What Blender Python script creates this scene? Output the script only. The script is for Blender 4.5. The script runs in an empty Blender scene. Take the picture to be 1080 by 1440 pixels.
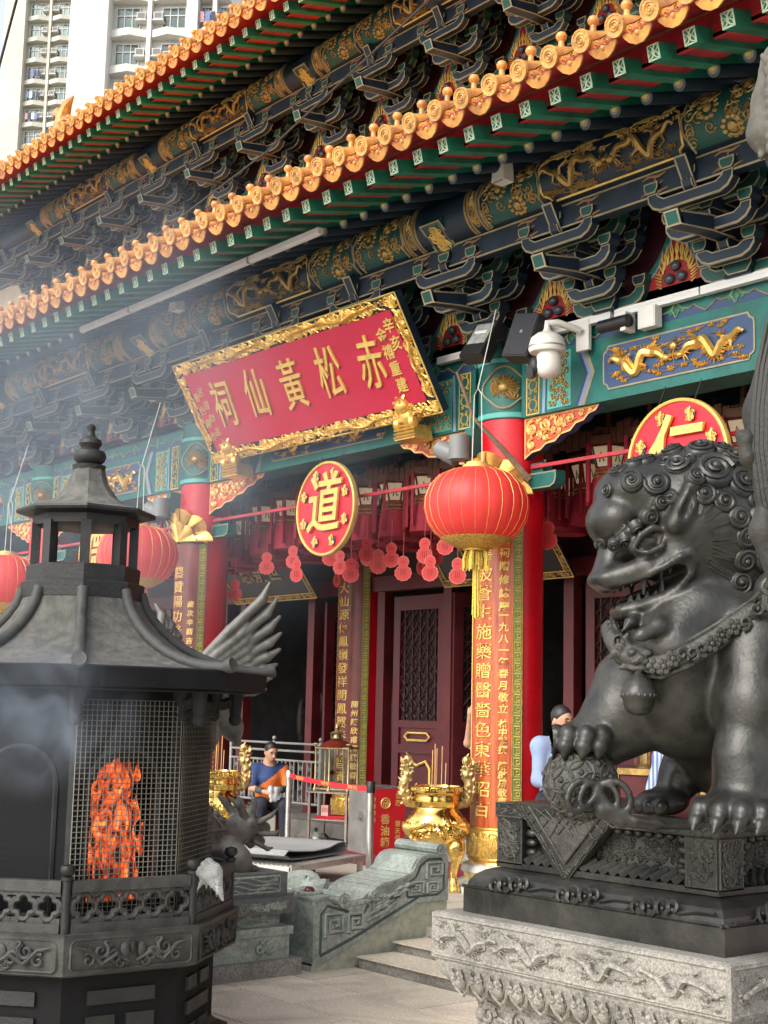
import bpy, math, random
import numpy as np
from mathutils import Vector, Matrix
sc = bpy.context.scene
RN = random.Random(11)
PI = math.pi
rad = math.radians
V = Vector

# ------------------------------------------------------------------ camera
CAM_H = 1.94
YAW, PITCH, ROLL = 0.87961, 0.14407, 0.02192
def cam_basis():
    f = V((-math.sin(YAW)*math.cos(PITCH), math.cos(YAW)*math.cos(PITCH), math.sin(PITCH)))
    r = f.cross(V((0, 0, 1))).normalized()
    u = r.cross(f)
    c, s = math.cos(ROLL), math.sin(ROLL)
    return c*r+s*u, c*u-s*r, f
_r, _u, _f = cam_basis()
cd = bpy.data.cameras.new('camera')
cd.sensor_fit = 'VERTICAL'; cd.sensor_height = 36; cd.lens = 1950/1440*36
cd.clip_start = 0.1; cd.clip_end = 2000
cam = bpy.data.objects.new('camera', cd)
sc.collection.objects.link(cam)
cam.matrix_world = Matrix(((_r.x, _u.x, -_f.x, 0), (_r.y, _u.y, -_f.y, 0), (_r.z, _u.z, -_f.z, CAM_H), (0, 0, 0, 1)))
sc.camera = cam

# ------------------------------------------------------------------ sky, sun, exposure
SUN_EL, SUN_AZ = rad(38), rad(4)          # azimuth measured from -Y towards +X
sdir = V((math.cos(SUN_EL)*math.sin(SUN_AZ), -math.cos(SUN_EL)*math.cos(SUN_AZ), math.sin(SUN_EL)))
wd = bpy.data.worlds.new('World'); sc.world = wd; wd.use_nodes = True
nt = wd.node_tree; bg = nt.nodes['Background']
sky = nt.nodes.new('ShaderNodeTexSky'); sky.sky_type = 'NISHITA'; sky.sun_disc = False
sky.sun_elevation = SUN_EL; sky.sun_rotation = PI - SUN_AZ
sky.air_density = 1.0; sky.dust_density = 2.5; sky.ozone_density = 1.0; sky.altitude = 50
hs = nt.nodes.new('ShaderNodeHueSaturation'); hs.inputs['Saturation'].default_value = .38     # thin overcast: a paler, greyer sky
nt.links.new(sky.outputs[0], hs.inputs['Color']); nt.links.new(hs.outputs[0], bg.inputs[0]); bg.inputs[1].default_value = 0.15
sl = bpy.data.lights.new('sun', 'SUN'); sl.energy = .9; sl.angle = rad(42); sl.color = (1, .94, .85)
so = bpy.data.objects.new('sun', sl); sc.collection.objects.link(so)
so.rotation_euler = (-sdir).to_track_quat('-Z', 'Y').to_euler(); so.location = (0, -10, 20)
vs = sc.view_settings
vs.view_transform = 'Standard'; vs.look = 'None'; vs.gamma = 1; vs.exposure = 1.35
vs.use_curve_mapping = False
sc.cycles.max_bounces = 6; sc.cycles.diffuse_bounces = 3; sc.cycles.glossy_bounces = 3
sc.cycles.transmission_bounces = 6; sc.cycles.transparent_max_bounces = 12; sc.cycles.volume_bounces = 0
sc.cycles.caustics_reflective = False; sc.cycles.caustics_refractive = False
sc.cycles.volume_step_rate = 1.0; sc.cycles.volume_max_steps = 64

# ------------------------------------------------------------------ materials
MATS = {}
def mat(name, col, rough=.5, metal=0., var=.18, scale=3., bump=0., bscale=30., spec=.5, col2=None, detail=4, emit=None, stain=None):
    m = bpy.data.materials.new(name); m.use_nodes = True
    n = m.node_tree; L = n.links.new; b = n.nodes['Principled BSDF']
    b.inputs['Roughness'].default_value = rough; b.inputs['Metallic'].default_value = metal
    b.inputs['Specular IOR Level'].default_value = spec
    if var > 0 or col2 or bump > 0:
        geo = n.nodes.new('ShaderNodeNewGeometry')
    if var > 0 or col2:
        nz = n.nodes.new('ShaderNodeTexNoise'); nz.inputs['Scale'].default_value = scale
        nz.inputs['Detail'].default_value = detail; nz.inputs['Roughness'].default_value = .65
        L(geo.outputs['Position'], nz.inputs['Vector'])
        cr = n.nodes.new('ShaderNodeValToRGB')
        c1 = [min(1, c*(1+var)) for c in col]; c0 = list(col2) if col2 else [c*(1-var) for c in col]
        cr.color_ramp.elements[0].position = .32; cr.color_ramp.elements[1].position = .68
        cr.color_ramp.elements[0].color = (*c0, 1); cr.color_ramp.elements[1].color = (*c1, 1)
        L(nz.outputs[0], cr.inputs[0]); L(cr.outputs[0], b.inputs['Base Color'])
        if stain:                                             # blotchy dirt and wear: (scale, darkest factor)
            n3 = n.nodes.new('ShaderNodeTexNoise'); n3.inputs['Scale'].default_value = stain[0]; n3.inputs['Detail'].default_value = 6; n3.inputs['Roughness'].default_value = .7; n3.inputs['Distortion'].default_value = .8
            L(geo.outputs['Position'], n3.inputs['Vector'])
            m3 = n.nodes.new('ShaderNodeMapRange'); m3.inputs[1].default_value = .38; m3.inputs[2].default_value = .58; m3.inputs[3].default_value = stain[1]; m3.inputs[4].default_value = 1
            L(n3.outputs[0], m3.inputs[0])
            mm = n.nodes.new('ShaderNodeMix'); mm.data_type = 'RGBA'; mm.blend_type = 'MULTIPLY'; mm.inputs[0].default_value = 1
            L(cr.outputs[0], mm.inputs[6]); L(m3.outputs[0], mm.inputs[7]); L(mm.outputs[2], b.inputs['Base Color'])
        mr = n.nodes.new('ShaderNodeMapRange'); mr.inputs[1].default_value = .3; mr.inputs[2].default_value = .7
        mr.inputs[3].default_value = max(.03, rough*.8); mr.inputs[4].default_value = min(1, rough*1.2)
        L(nz.outputs[0], mr.inputs[0]); L(mr.outputs[0], b.inputs['Roughness'])
    else:
        b.inputs['Base Color'].default_value = (*col, 1)
    if bump > 0:
        n2 = n.nodes.new('ShaderNodeTexNoise'); n2.inputs['Scale'].default_value = bscale; n2.inputs['Detail'].default_value = 5
        L(geo.outputs['Position'], n2.inputs['Vector'])
        bp = n.nodes.new('ShaderNodeBump'); bp.inputs['Strength'].default_value = bump; bp.inputs['Distance'].default_value = .01
        L(n2.outputs[0], bp.inputs['Height']); L(bp.outputs[0], b.inputs['Normal'])
    if emit:
        b.inputs['Emission Color'].default_value = (*emit[0], 1); b.inputs['Emission Strength'].default_value = emit[1]
    m.diffuse_color = (*col, 1)
    MATS[name] = m
    return m
red_lacquer = mat('red_lacquer', (.60, .004, .012), .32, var=.08, scale=1.2, bump=.04, bscale=7, stain=(1.6, .80))
red_paint = mat('red_paint', (.46, .026, .038), .5, var=.22, scale=2.2, bump=.05, stain=(3, .7))
dark_red = mat('dark_red_wood', (.085, .008, .011), .42, var=.3, scale=2.5, bump=.08, bscale=25)
sign_red = mat('sign_red', (.50, .010, .045), .5, var=.08, scale=1.5)
teal = mat('teal_paint', (.010, .135, .112), .5, var=.2, scale=3, bump=.05, stain=(3, .7))
teal_lt = mat('pale_teal_paint', (.10, .42, .36), .5, var=.15)
green = mat('rafter_green', (.011, .19, .11), .5, var=.2, scale=4, stain=(4, .6))
green_dk = mat('dark_green', (.008, .075, .06), .5, var=.25)
navy = mat('navy_paint', (.006, .019, .036), .5, var=.3, scale=4, bump=.06)
navy_lt = mat('blue_paint', (.030, .065, .15), .5, var=.2)
bluegrey = mat('blue_grey_paint', (.22, .30, .42), .5, var=.15)
cream = mat('cream_trim', (.31, .26, .155), .5, var=.2, scale=6)
palegreen = mat('pale_lattice', (.55, .66, .45), .55, var=.15, scale=9)
white_pt = mat('white_paint', (.72, .72, .70), .45, var=.06)
gold = mat('gilding', (.80, .50, .13), .34, .75, var=.25, scale=9, bump=.25, bscale=60)
gold_dim = mat('aged_gilding', (.42, .27, .085), .45, .55, var=.35, scale=7, bump=.3, bscale=50)
gold_pt = mat('gold_paint', (.74, .50, .13), .42, .25, var=.15, scale=9)
brass = mat('polished_brass', (.86, .58, .16), .16, 1., var=.15, scale=6, bump=.05, bscale=14)
brass_rel = mat('brass_relief', (.80, .53, .16), .26, 1., var=.3, scale=12, bump=.4, bscale=40)
brass_dk = mat('antique_brass', (.50, .36, .15), .42, .85, var=.35, scale=14, bump=.4, bscale=60)
orange_tile = mat('orange_glaze', (.66, .305, .06), .34, var=.16, scale=5, bump=.12, bscale=26, col2=(.44, .17, .045), stain=(6, .6))
orange_face = mat('orange_glaze_relief', (.66, .33, .085), .40, var=.2, scale=30, bump=.5, bscale=55, stain=(7, .55))
spandrel_rd = mat('vermilion_board', (.60, .085, .035), .5, var=.15)
spandrel_gd = mat('spandrel_gold', (.85, .48, .15), .42, .2, var=.2, scale=10)
bronze = mat('dark_bronze', (.036, .0345, .029), .36, .30, var=.45, scale=5, bump=.22, bscale=45, col2=(.018, .018, .016), stain=(3, .6))
bronze_rel = mat('bronze_relief', (.052, .050, .042), .55, .25, var=.45, scale=9, bump=.6, bscale=80)
bronze_gr = mat('grey_bronze', (.13, .126, .112), .55, .35, var=.35, scale=8, bump=.3, bscale=50)
iron = mat('sooty_iron', (.021, .0212, .0205), .55, .25, var=.4, scale=5, bump=.35, bscale=45)
iron_dust = mat('dusty_iron', (.055, .054, .049), .7, .1, var=.4, scale=6, bump=.4, bscale=60, col2=(.026, .026, .024), stain=(3, .55))
iron_drum = mat('drum_iron', (.0075, .0075, .008), .8, 0, spec=.2, var=.6, scale=3, bump=.35, bscale=45, detail=8)
iron_top = mat('ash_dusted_iron', (.115, .11, .095), .85, .0, var=.3, scale=14, bump=.5, bscale=90, col2=(.055, .054, .048), detail=9, stain=(2.2, .55))
iron_soot = mat('soot', (.012, .012, .013), .8, 0, var=.4, scale=4, bump=.3, bscale=30)
granite = mat('grey_granite', (.255, .24, .205), .75, var=.5, scale=70, bump=.35, bscale=120, col2=(.13, .125, .115), stain=(2.2, .62))
jade = mat('green_stone', (.33, .365, .315), .7, var=.3, scale=35, bump=.25, bscale=90, col2=(.225, .255, .22), stain=(3.5, .62))
jade_dk = mat('green_stone_groove', (.055, .075, .068), .75, var=.3, scale=20)
paving = mat('stone_paving', (.70, .62, .485), .75, var=.2, scale=60, bump=.2, bscale=110, col2=(.46, .405, .31), stain=(1.1, .68))
terr = mat('terrace_stone', (.50, .45, .365), .7, var=.14, scale=40, bump=.12, bscale=90, stain=(1.3, .72))
carpet_rd = mat('carpet_red', (.22, .025, .042), .95, var=.2, scale=40, bump=.4, bscale=300)
steel = mat('brushed_steel', (.55, .55, .53), .3, .9, var=.1, scale=8)
dull_steel = mat('dull_steel', (.36, .36, .34), .45, .7, var=.15, scale=5)
rail_steel = mat('railing_grey', (.30, .30, .29), .45, .4, var=.15)
black = mat('black_plastic', (.014, .014, .015), .45, var=.2)
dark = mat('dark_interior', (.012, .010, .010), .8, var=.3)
offwhite = mat('camera_white', (.68, .66, .60), .4, var=.08, scale=6)
felt = mat('grey_felt', (.27, .275, .27), .95, var=.15, scale=30, bump=.3, bscale=200)
concrete = mat('pale_concrete', (.50, .48, .405), .8, var=.12, scale=.12, bump=0)
concrete_w = mat('white_concrete', (.60, .585, .54), .8, var=.08, scale=.1)
concrete_d = mat('grey_concrete', (.40, .39, .37), .8, var=.2, scale=.2)
skin = mat('skin', (.50, .27, .17), .5, var=.1, scale=20)
hair = mat('black_hair', (.018, .015, .014), .5, var=.3, scale=60)
cable_m = mat('cable', (.02, .02, .02), .6, var=0)
def wood_board():
    m = mat('varnished_wood', (.46, .085, .022), .3, var=0, scale=1)
    n = m.node_tree; L = n.links.new; b = n.nodes['Principled BSDF']
    g = n.nodes.new('ShaderNodeNewGeometry'); mp = n.nodes.new('ShaderNodeMapping'); mp.inputs['Scale'].default_value = (14, 14, 1.1)
    nz = n.nodes.new('ShaderNodeTexNoise'); nz.inputs['Scale'].default_value = 2.2; nz.inputs['Detail'].default_value = 8; nz.inputs['Roughness'].default_value = .7
    cr = n.nodes.new('ShaderNodeValToRGB'); e = cr.color_ramp.elements
    e[0].position = .3; e[0].color = (.26, .026, .012, 1); e[1].position = .72; e[1].color = (.66, .17, .045, 1)
    L(g.outputs['Position'], mp.inputs['Vector']); L(mp.outputs[0], nz.inputs['Vector']); L(nz.outputs[0], cr.inputs[0]); L(cr.outputs[0], b.inputs['Base Color'])
    return m
wood_red = wood_board()
wood_dk = mat('dark_board', (.15, .022, .014), .35, var=.3, scale=6)
def glass_mat(name, col, rough=.02, alpha=.85):
    m = bpy.data.materials.new(name); m.use_nodes = True; n = m.node_tree; L = n.links.new
    n.nodes.remove(n.nodes['Principled BSDF']); out = n.nodes['Material Output']
    t = n.nodes.new('ShaderNodeBsdfTransparent'); t.inputs[0].default_value = (*col, 1)
    g = n.nodes.new('ShaderNodeBsdfGlossy'); g.inputs['Roughness'].default_value = rough
    mx = n.nodes.new('ShaderNodeMixShader'); fr = n.nodes.new('ShaderNodeFresnel'); fr.inputs[0].default_value = 1.45
    mx.inputs[0].default_value = 1-alpha
    L(t.outputs[0], mx.inputs[1]); L(g.outputs[0], mx.inputs[2]); L(mx.outputs[0], out.inputs[0])
    return m
glass = glass_mat('cabinet_glass', (.86, .90, .86), alpha=.9)
plastic_bag = glass_mat('thin_plastic', (.95, .96, .95), .3, .76)
_n = plastic_bag.node_tree; _d = _n.nodes.new('ShaderNodeBsdfDiffuse'); _d.inputs[0].default_value = (.62, .64, .63, 1)
_mx = [k for k in _n.nodes if k.type == 'MIX_SHADER'][0]; _n.links.new(_d.outputs[0], _mx.inputs[2])
def lantern_mat(name, col, tr):
    m = mat(name, col, .45, var=.06, scale=8); n = m.node_tree; L = n.links.new; b = n.nodes['Principled BSDF']; out = n.nodes['Material Output']
    t = n.nodes.new('ShaderNodeBsdfTranslucent'); t.inputs[0].default_value = (*tr, 1)
    mx = n.nodes.new('ShaderNodeMixShader'); mx.inputs[0].default_value = .4
    L(b.outputs[0], mx.inputs[1]); L(t.outputs[0], mx.inputs[2]); L(mx.outputs[0], out.inputs[0])
    return m
lantern_red = lantern_mat('lantern_silk', (.82, .075, .065), (.95, .12, .09))
gourd_red = lantern_mat('gourd_card', (.66, .045, .04), (.9, .10, .07))
silk_white = lantern_mat('silk_panel', (.80, .68, .50), (.9, .75, .5))
silk_white.node_tree.nodes['Principled BSDF'].inputs['Emission Color'].default_value = (1, .72, .42, 1); silk_white.node_tree.nodes['Principled BSDF'].inputs['Emission Strength'].default_value = .10
tassel_red = mat('tassel_red', (.30, .006, .022), .7, var=.35, scale=40, bump=.5, bscale=160)
tassel_gold = mat('tassel_gold', (.74, .52, .07), .6, var=.3, scale=60, bump=.4, bscale=160)

# ------------------------------------------------------------------ mesh builder
class MB:
    def __init__(s):
        s.v = []; s.f = []; s.m = []; s.s = []; s.mi = 0; s.map = None
    def add(s, vs, fs, smooth=False):
        o = len(s.v)
        if s.map: s.v += [tuple(s.map(p)) for p in vs]
        else: s.v += [(p[0], p[1], p[2]) for p in vs]
        for f in fs:
            s.f.append([i+o for i in f]); s.m.append(s.mi); s.s.append(smooth)
        return s
    def box(s, c, d, rot=None, top=None, bev=0):
        x, y, z = d[0]/2, d[1]/2, d[2]/2; c = V(c)
        tx, ty = (x, y) if top is None else (x*top, y*top) if not isinstance(top, tuple) else (x*top[0], y*top[1])
        ps = [V((-x, -y, -z)), V((x, -y, -z)), V((x, y, -z)), V((-x, y, -z)), V((-tx, -ty, z)), V((tx, -ty, z)), V((tx, ty, z)), V((-tx, ty, z))]
        if rot is not None: ps = [rot @ p for p in ps]
        return s.add([p+c for p in ps], [(0, 3, 2, 1), (4, 5, 6, 7), (0, 1, 5, 4), (1, 2, 6, 5), (2, 3, 7, 6), (3, 0, 4, 7)])
    def prism(s, poly, o, ux, uy, depth, mi_side=None, border=0, mi_border=None, bev=0):
        """polygon (ccw seen from the front) in plane ux,uy at o; front face looks along ux x uy; body runs back by depth"""
        o, ux, uy = V(o), V(ux), V(uy); n = ux.cross(uy).normalized()
        N = len(poly); P = [o+ux*a+uy*b for a, b in poly]; B = [p-n*depth for p in P]
        mi = s.mi
        if border > 0:
            q = inset(poly, border); Q = [o+ux*a+uy*b for a, b in q]
            s.mi = mi_border if mi_border is not None else mi
            s.add(P+Q, [(i, (i+1) % N, N+(i+1) % N, N+i) for i in range(N)])
            s.mi = mi; s.add(Q, [tuple(range(N))])
        else: s.add(P, [tuple(range(N))])
        s.mi = mi_side if mi_side is not None else mi
        s.add(P+B, [(i, N+i, N+(i+1) % N, (i+1) % N) for i in range(N)] + [tuple(range(2*N-1, N-1, -1))])
        s.mi = mi
        return s
    def tube(s, pts, r, n=6, cap=True, flat=1., up=None):
        pts = [V(p) for p in pts]; K = len(pts)
        if K < 2: return s
        rs = r if isinstance(r, (list, tuple)) else [r]*K
        t0 = (pts[1]-pts[0]).normalized()
        a = V(up) if up is not None else (V((0, 0, 1)) if abs(t0.z) < .9 else V((1, 0, 0)))
        nx = (a-t0*a.dot(t0)).normalized()
        vs = []; fs = []
        for i, p in enumerate(pts):
            t = (pts[min(i+1, K-1)]-pts[max(i-1, 0)])
            t = t.normalized() if t.length > 1e-9 else t0
            nx = nx-t*nx.dot(t)
            nx = nx.normalized() if nx.length > 1e-6 else t.orthogonal().normalized()
            ny = t.cross(nx)
            for j in range(n):
                an = 2*PI*j/n
                vs.append(p+nx*(math.cos(an)*rs[i]*flat)+ny*(math.sin(an)*rs[i]))
        for i in range(K-1):
            for j in range(n):
                fs.append((i*n+j, i*n+(j+1) % n, (i+1)*n+(j+1) % n, (i+1)*n+j))
        if cap: fs += [tuple(range(n-1, -1, -1)), tuple((K-1)*n+j for j in range(n))]
        return s.add(vs, fs, n > 4)
    def lathe(s, prof, n=24, c=(0, 0, 0), a0=0., a1=2*PI, smooth=True, mtx=None, phase=0., cap=True):
        c = V(c); full = abs(a1-a0-2*PI) < 1e-6; N = n if full else n+1
        vs = []; fs = []
        for r, z in prof:
            for j in range(N):
                a = a0+phase+(a1-a0)*j/n
                p = V((r*math.cos(a), r*math.sin(a), z))
                vs.append((mtx @ p if mtx is not None else p)+c)
        for i in range(len(prof)-1):
            for j in range(n):
                k = (j+1) % N
                fs.append((i*N+j, i*N+k, (i+1)*N+k, (i+1)*N+j))
        if full and cap:
            if prof[0][0] > 1e-5: fs.append(tuple(range(N-1, -1, -1)))
            if prof[-1][0] > 1e-5: fs.append(tuple((len(prof)-1)*N+j for j in range(N)))
        return s.add(vs, fs, smooth)
    def ell(s, c, r, nu=12, nv=8, rot=None):
        r = (r, r, r) if not isinstance(r, (tuple, list)) else r
        vs = [V((0, 0, -r[2]))]; fs = []
        for i in range(1, nv):
            t = -PI/2+PI*i/nv
            for j in range(nu):
                a = 2*PI*j/nu
                vs.append(V((r[0]*math.cos(t)*math.cos(a), r[1]*math.cos(t)*math.sin(a), r[2]*math.sin(t))))
        vs.append(V((0, 0, r[2])))
        for j in range(nu): fs.append((0, 1+(j+1) % nu, 1+j))
        for i in range(nv-2):
            for j in range(nu):
                fs.append((1+i*nu+j, 1+i*nu+(j+1) % nu, 1+(i+1)*nu+(j+1) % nu, 1+(i+1)*nu+j))
        b = 1+(nv-2)*nu; t = len(vs)-1
        for j in range(nu): fs.append((b+j, b+(j+1) % nu, t))
        c = V(c)
        if rot is not None: vs = [rot @ p for p in vs]
        return s.add([p+c for p in vs], fs, True)
    def grid(s, fn, nu, nv, smooth=True):
        vs = [fn(i/nu, j/nv) for j in range(nv+1) for i in range(nu+1)]
        fs = [(j*(nu+1)+i, j*(nu+1)+i+1, (j+1)*(nu+1)+i+1, (j+1)*(nu+1)+i) for j in range(nv) for i in range(nu)]
        return s.add(vs, fs, smooth)
    def mesh(s, name, mats):
        me = bpy.data.meshes.new(name)
        me.from_pydata(s.v, [], s.f)
        if not isinstance(mats, (list, tuple)): mats = [mats]
        for m in mats: me.materials.append(m)
        me.polygons.foreach_set('material_index', np.array(s.m, np.int32))
        me.polygons.foreach_set('use_smooth', np.array(s.s, bool))
        me.update()
        if any(s.s): me.set_sharp_from_angle(angle=rad(42))
        return me
    def build(s, name, mats, parent=None, M=None):
        return link(name, s.mesh(name, mats), parent, M)

def inset(poly, d):
    N = len(poly); out = []
    for i in range(N):
        a, b, c = V(poly[i-1]), V(poly[i]), V(poly[(i+1) % N])
        e1 = (b-a); e2 = (c-b)
        e1 = e1.normalized() if e1.length > 1e-9 else e2.normalized(); e2 = e2.normalized() if e2.length > 1e-9 else e1
        n1 = V((-e1.y, e1.x)); n2 = V((-e2.y, e2.x)); m = n1+n2
        m = m/max(.35, m.dot(n1)) if m.length > 1e-6 else n1
        if m.length > 2.2: m = m.normalized()*2.2
        out.append((b.x+m.x*d, b.y+m.y*d))
    return out

W = {}
COL = sc.collection
def link(name, data, parent=None, M=None):
    o = bpy.data.objects.new(name, data); COL.objects.link(o)
    M = M if M is not None else Matrix.Identity(4)
    o.matrix_basis = M; W[o] = M
    if parent is not None:
        o.parent = parent; o.matrix_parent_inverse = W[parent].inverted()
    return o
def T(x, y=0, z=0, rz=0.):
    return Matrix.Translation((x, y, z)) @ Matrix.Rotation(rz, 4, 'Z') if rz else Matrix.Translation((x, y, z))
def tag(o, label, cat, group=None):
    o['label'] = label; o['category'] = cat
    if group: o['group'] = group
    return o
def thing(name, label, cat, M=None, group=None):
    return tag(link(name, None, None, M), label, cat, group)
def dup(o, M=None, label=None, parent=None):
    c = o.copy(); COL.objects.link(c)
    if parent is not None:
        inv = o.matrix_parent_inverse.copy(); c.parent = parent; c.matrix_parent_inverse = inv
    if M is not None: c.matrix_basis = M
    W[c] = c.matrix_basis.copy()
    if label: c['label'] = label
    for ch in list(o.children): dup(ch, None, None, c)
    return c
def kind(o, k): o['kind'] = k; return o
def frame(x, y, z, o):
    return Matrix(((x[0], y[0], z[0], o[0]), (x[1], y[1], z[1], o[1]), (x[2], y[2], z[2], o[2]), (0, 0, 0, 1)))
FACE = frame((1, 0, 0), (0, 0, 1), (0, -1, 0), (0, 0, 0))       # local xy plane stood up, looking along -Y
_tc = {}
def text_mesh(body, size, extrude=.006, m=None, bold=0., align='CENTER', shear=0., spacing=1.):
    cu = bpy.data.curves.new('lettering', 'FONT'); cu.body = body; cu.size = size; cu.extrude = extrude
    cu.align_x = align; cu.align_y = 'CENTER'; cu.offset = bold; cu.resolution_u = 3; cu.shear = shear; cu.space_character = spacing
    o = bpy.data.objects.new('lettering', cu)
    me = bpy.data.meshes.new_from_object(o)
    bpy.data.objects.remove(o); bpy.data.curves.remove(cu)
    me.name = 'lettering'
    if m: me.materials.clear(); me.materials.append(m)
    return me
def spiral(c, r, turns=1.5, n=16, d=1, a0=0., grow=.12):
    """2-D spiral points from outside to the centre"""
    return [(c[0]+r*(1-(1-grow)*i/n)*math.cos(a0+d*2*PI*turns*i/n), c[1]+r*(1-(1-grow)*i/n)*math.sin(a0+d*2*PI*turns*i/n)) for i in range(n+1)]

# ------------------------------------------------------------------ carved ornament in (u, v, w): w is the height of the relief
def scrollwork(mb, u0, u1, v0, v1, r, dens=1., rng=None, tr=.16, w0=0., n=4, seg=11):
    rng = rng or RN
    cnt = int(dens*(u1-u0)*(v1-v0)/(r*r*1.6))
    for _ in range(cnt):
        c = (rng.uniform(u0+r*.8, u1-r*.8) if u1-u0 > 2*r else (u0+u1)/2, rng.uniform(v0+r*.8, v1-r*.8) if v1-v0 > 2*r else (v0+v1)/2)
        rr = r*rng.uniform(.6, 1.1); a = rng.uniform(0, 6.28); d = rng.choice((-1, 1))
        p = spiral(c, rr, rng.uniform(.9, 1.5), seg, d, a)
        tail = (p[0][0]+rr*.9*math.cos(a-d*.9), p[0][1]+rr*.9*math.sin(a-d*.9))
        p = [(min(max(q[0], u0), u1), min(max(q[1], v0), v1)) for q in [tail]+p]
        K = len(p)
        mb.tube([(q[0], q[1], w0+tr*r*.4) for q in p], [tr*r*(1.25-.6*i/K) for i in range(K)], n)
def dragon(mb, L, H, rng, d=1, w=0., th=.075, n=6, clouds=12):
    th *= .8
    """a coiling relief dragon L long and H high about the origin, head at +L/2*d"""
    N = 44; pts = []; rs = []
    for i in range(N+1):
        t = i/N
        x = -L*.46+L*.86*t
        y = H*(.20*math.sin(t*2*PI*1.55+.6)+.07*math.sin(t*2*PI*3.4+1.1))*(.5+.5*math.sin(PI*min(1, t*1.1+.05)))
        pts.append((d*x, y, w+H*.06+H*.03*math.sin(t*23))); rs.append(H*th*(.25+1.0*math.sin(PI*min(.97, .06+t*.80))))
    mb.tube(pts, rs, n)
    for i in range(3, N-1):                                   # dorsal fins and scales
        p, q = V(pts[i]), V(pts[i+1]); t = (q-p).normalized(); nn = V((-t.y, t.x, 0))
        mb.tube([p+nn*rs[i]*.6, p+nn*rs[i]*1.9-t*rs[i]*.6], [rs[i]*.42, rs[i]*.08], 3, False)
    for k, i in enumerate((10, 15, 26, 33)):                  # legs with claws
        p = V(pts[i]); s = 1 if k % 2 else -1
        e = p+V((d*H*.10*rng.uniform(-1, 1), s*H*.17, 0)); f = e+V((d*H*.13, s*H*.06, 0))
        mb.tube([p, e, f], [rs[i]*.75, rs[i]*.5, rs[i]*.35], 4)
        for a in (-.7, 0, .7):
            mb.tube([f, f+V((d*H*.09*math.cos(a), H*.09*math.sin(a)+s*H*.02, 0))], [H*.018, H*.004], 3, False)
    h = V(pts[-1])
    mb.ell(h+V((d*H*.04, 0, H*.03)), (H*.10, H*.075, H*.07), 8, 6)
    mb.tube([h, h+V((d*H*.20, H*.05, .02*H))], [H*.06, H*.03], 5); mb.tube([h, h+V((d*H*.17, -H*.06, 0))], [H*.045, H*.02], 5)
    for a, l in ((2.5, .26), (2.1, .22), (2.9, .25), (3.5, .24), (3.9, .2), (1.6, .15)):
        mb.tube([h, h+V((d*H*l*.5*math.cos(a), H*l*.5*math.sin(a), H*.05)), h+V((d*H*l*math.cos(a+.35), H*l*math.sin(a+.35), H*.02))], [H*.03, H*.022, H*.004], 4)
    for a in (.9, -.9):
        mb.tube([h+V((d*H*.18, 0, 0)), h+V((d*H*.28, H*.10*a, .03)), h+V((d*H*.22, H*.22*a, 0))], [H*.012, H*.01, H*.003], 3)
    for _ in range(clouds*2):
        c = V((rng.uniform(-.47, .47)*L, rng.choice((-1, 1))*H*rng.uniform(.16, .44), w+H*.02))
        for q in range(2):
            p = spiral((c.x+q*H*.08, c.y), H*.055, 1.1, 8, rng.choice((-1, 1)), rng.uniform(0, 6))
            mb.tube([(a, b, c.z) for a, b in p], H*.016, 3)
        mb.tube([c, c+V((rng.choice((-1, 1))*H*.26, H*.03, 0))], [H*.018, H*.004], 3)
# ================================================================== ground, steps, terrace
TZ = .24
gm = MB(); gm.grid(lambda u, v: (-260+500*u, -200+460*v, -.012), 4, 4, False)
ground = kind(gm.build('ground', mat('ground_stone', (.36, .33, .27), .8, var=.2, scale=2)), 'structure')
slab = MB(); slab.box((0, 0, -.03), (1.188, .588, .06))
slab_me = slab.mesh('paving_slab', paving)
tone = [paving] + [mat('stone_paving_%s' % k, tuple(c*f for c in (.70, .62, .485)), .75, var=.22, scale=60, bump=.2, bscale=110, col2=tuple(c*f*.66 for c in (.70, .62, .485)), stain=(1.1, .66)) for k, f in (('pale', 1.1), ('dull', .9))]
slab_mes = [slab_me]
for m in tone[1:]:
    b = MB(); b.box((0, 0, -.03), (1.188, .588, .06)); slab_mes.append(b.mesh('paving_slab', m))
for j in range(12):
    for i in range(9):
        x, y = -12.6+1.2*i+(.6 if j % 2 else 0), 6.65-.6*j
        link('paving_slab', slab_mes[RN.choice((0, 0, 1, 2))], ground, T(x, y, RN.uniform(-.001, .001)))
tm = MB(); tm.box((-17, 12.2, TZ/2-.035), (34, 9.1, TZ-.07))
terrace = kind(tm.build('terrace', terr), 'structure')
ts = MB(); ts.box((0, 0, -.035), (1.195, .795, .07)); ts_me = ts.mesh('terrace_slab', terr)
ts2 = MB(); ts2.box((0, 0, -.035), (1.195, .795, .07)); ts_me2 = ts2.mesh('terrace_slab', mat('terrace_stone_dull', (.46, .42, .345), .7, var=.14, scale=40, bump=.12, bscale=90))
for j in range(7):
    for i in range(14):
        link('terrace_slab', RN.choice((ts_me, ts_me2)), terrace, T(-20.4+1.2*i+(.6 if j % 2 else 0), 8.07+.8*j-.0, TZ))
steps = thing('stone_steps', 'shallow speckled granite steps rising to the terrace between the carved stone ramp and the lion', 'steps', T(-6.3, 7.2, 0))
for k, (y, z) in enumerate(((6.95, .08), (7.31, .16))):
    b = MB(); b.box((-6.0, (y+7.665)/2, z-.045), (5.16, 7.665-y, .09) if k else (5.16, 7.665-y, .078)); b.build('step_riser', granite, steps)
    b = MB(); b.box((-6.0, y+.17, z+.004), (5.18, .38, .012)); b.build('step_tread', paving, steps)
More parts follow.
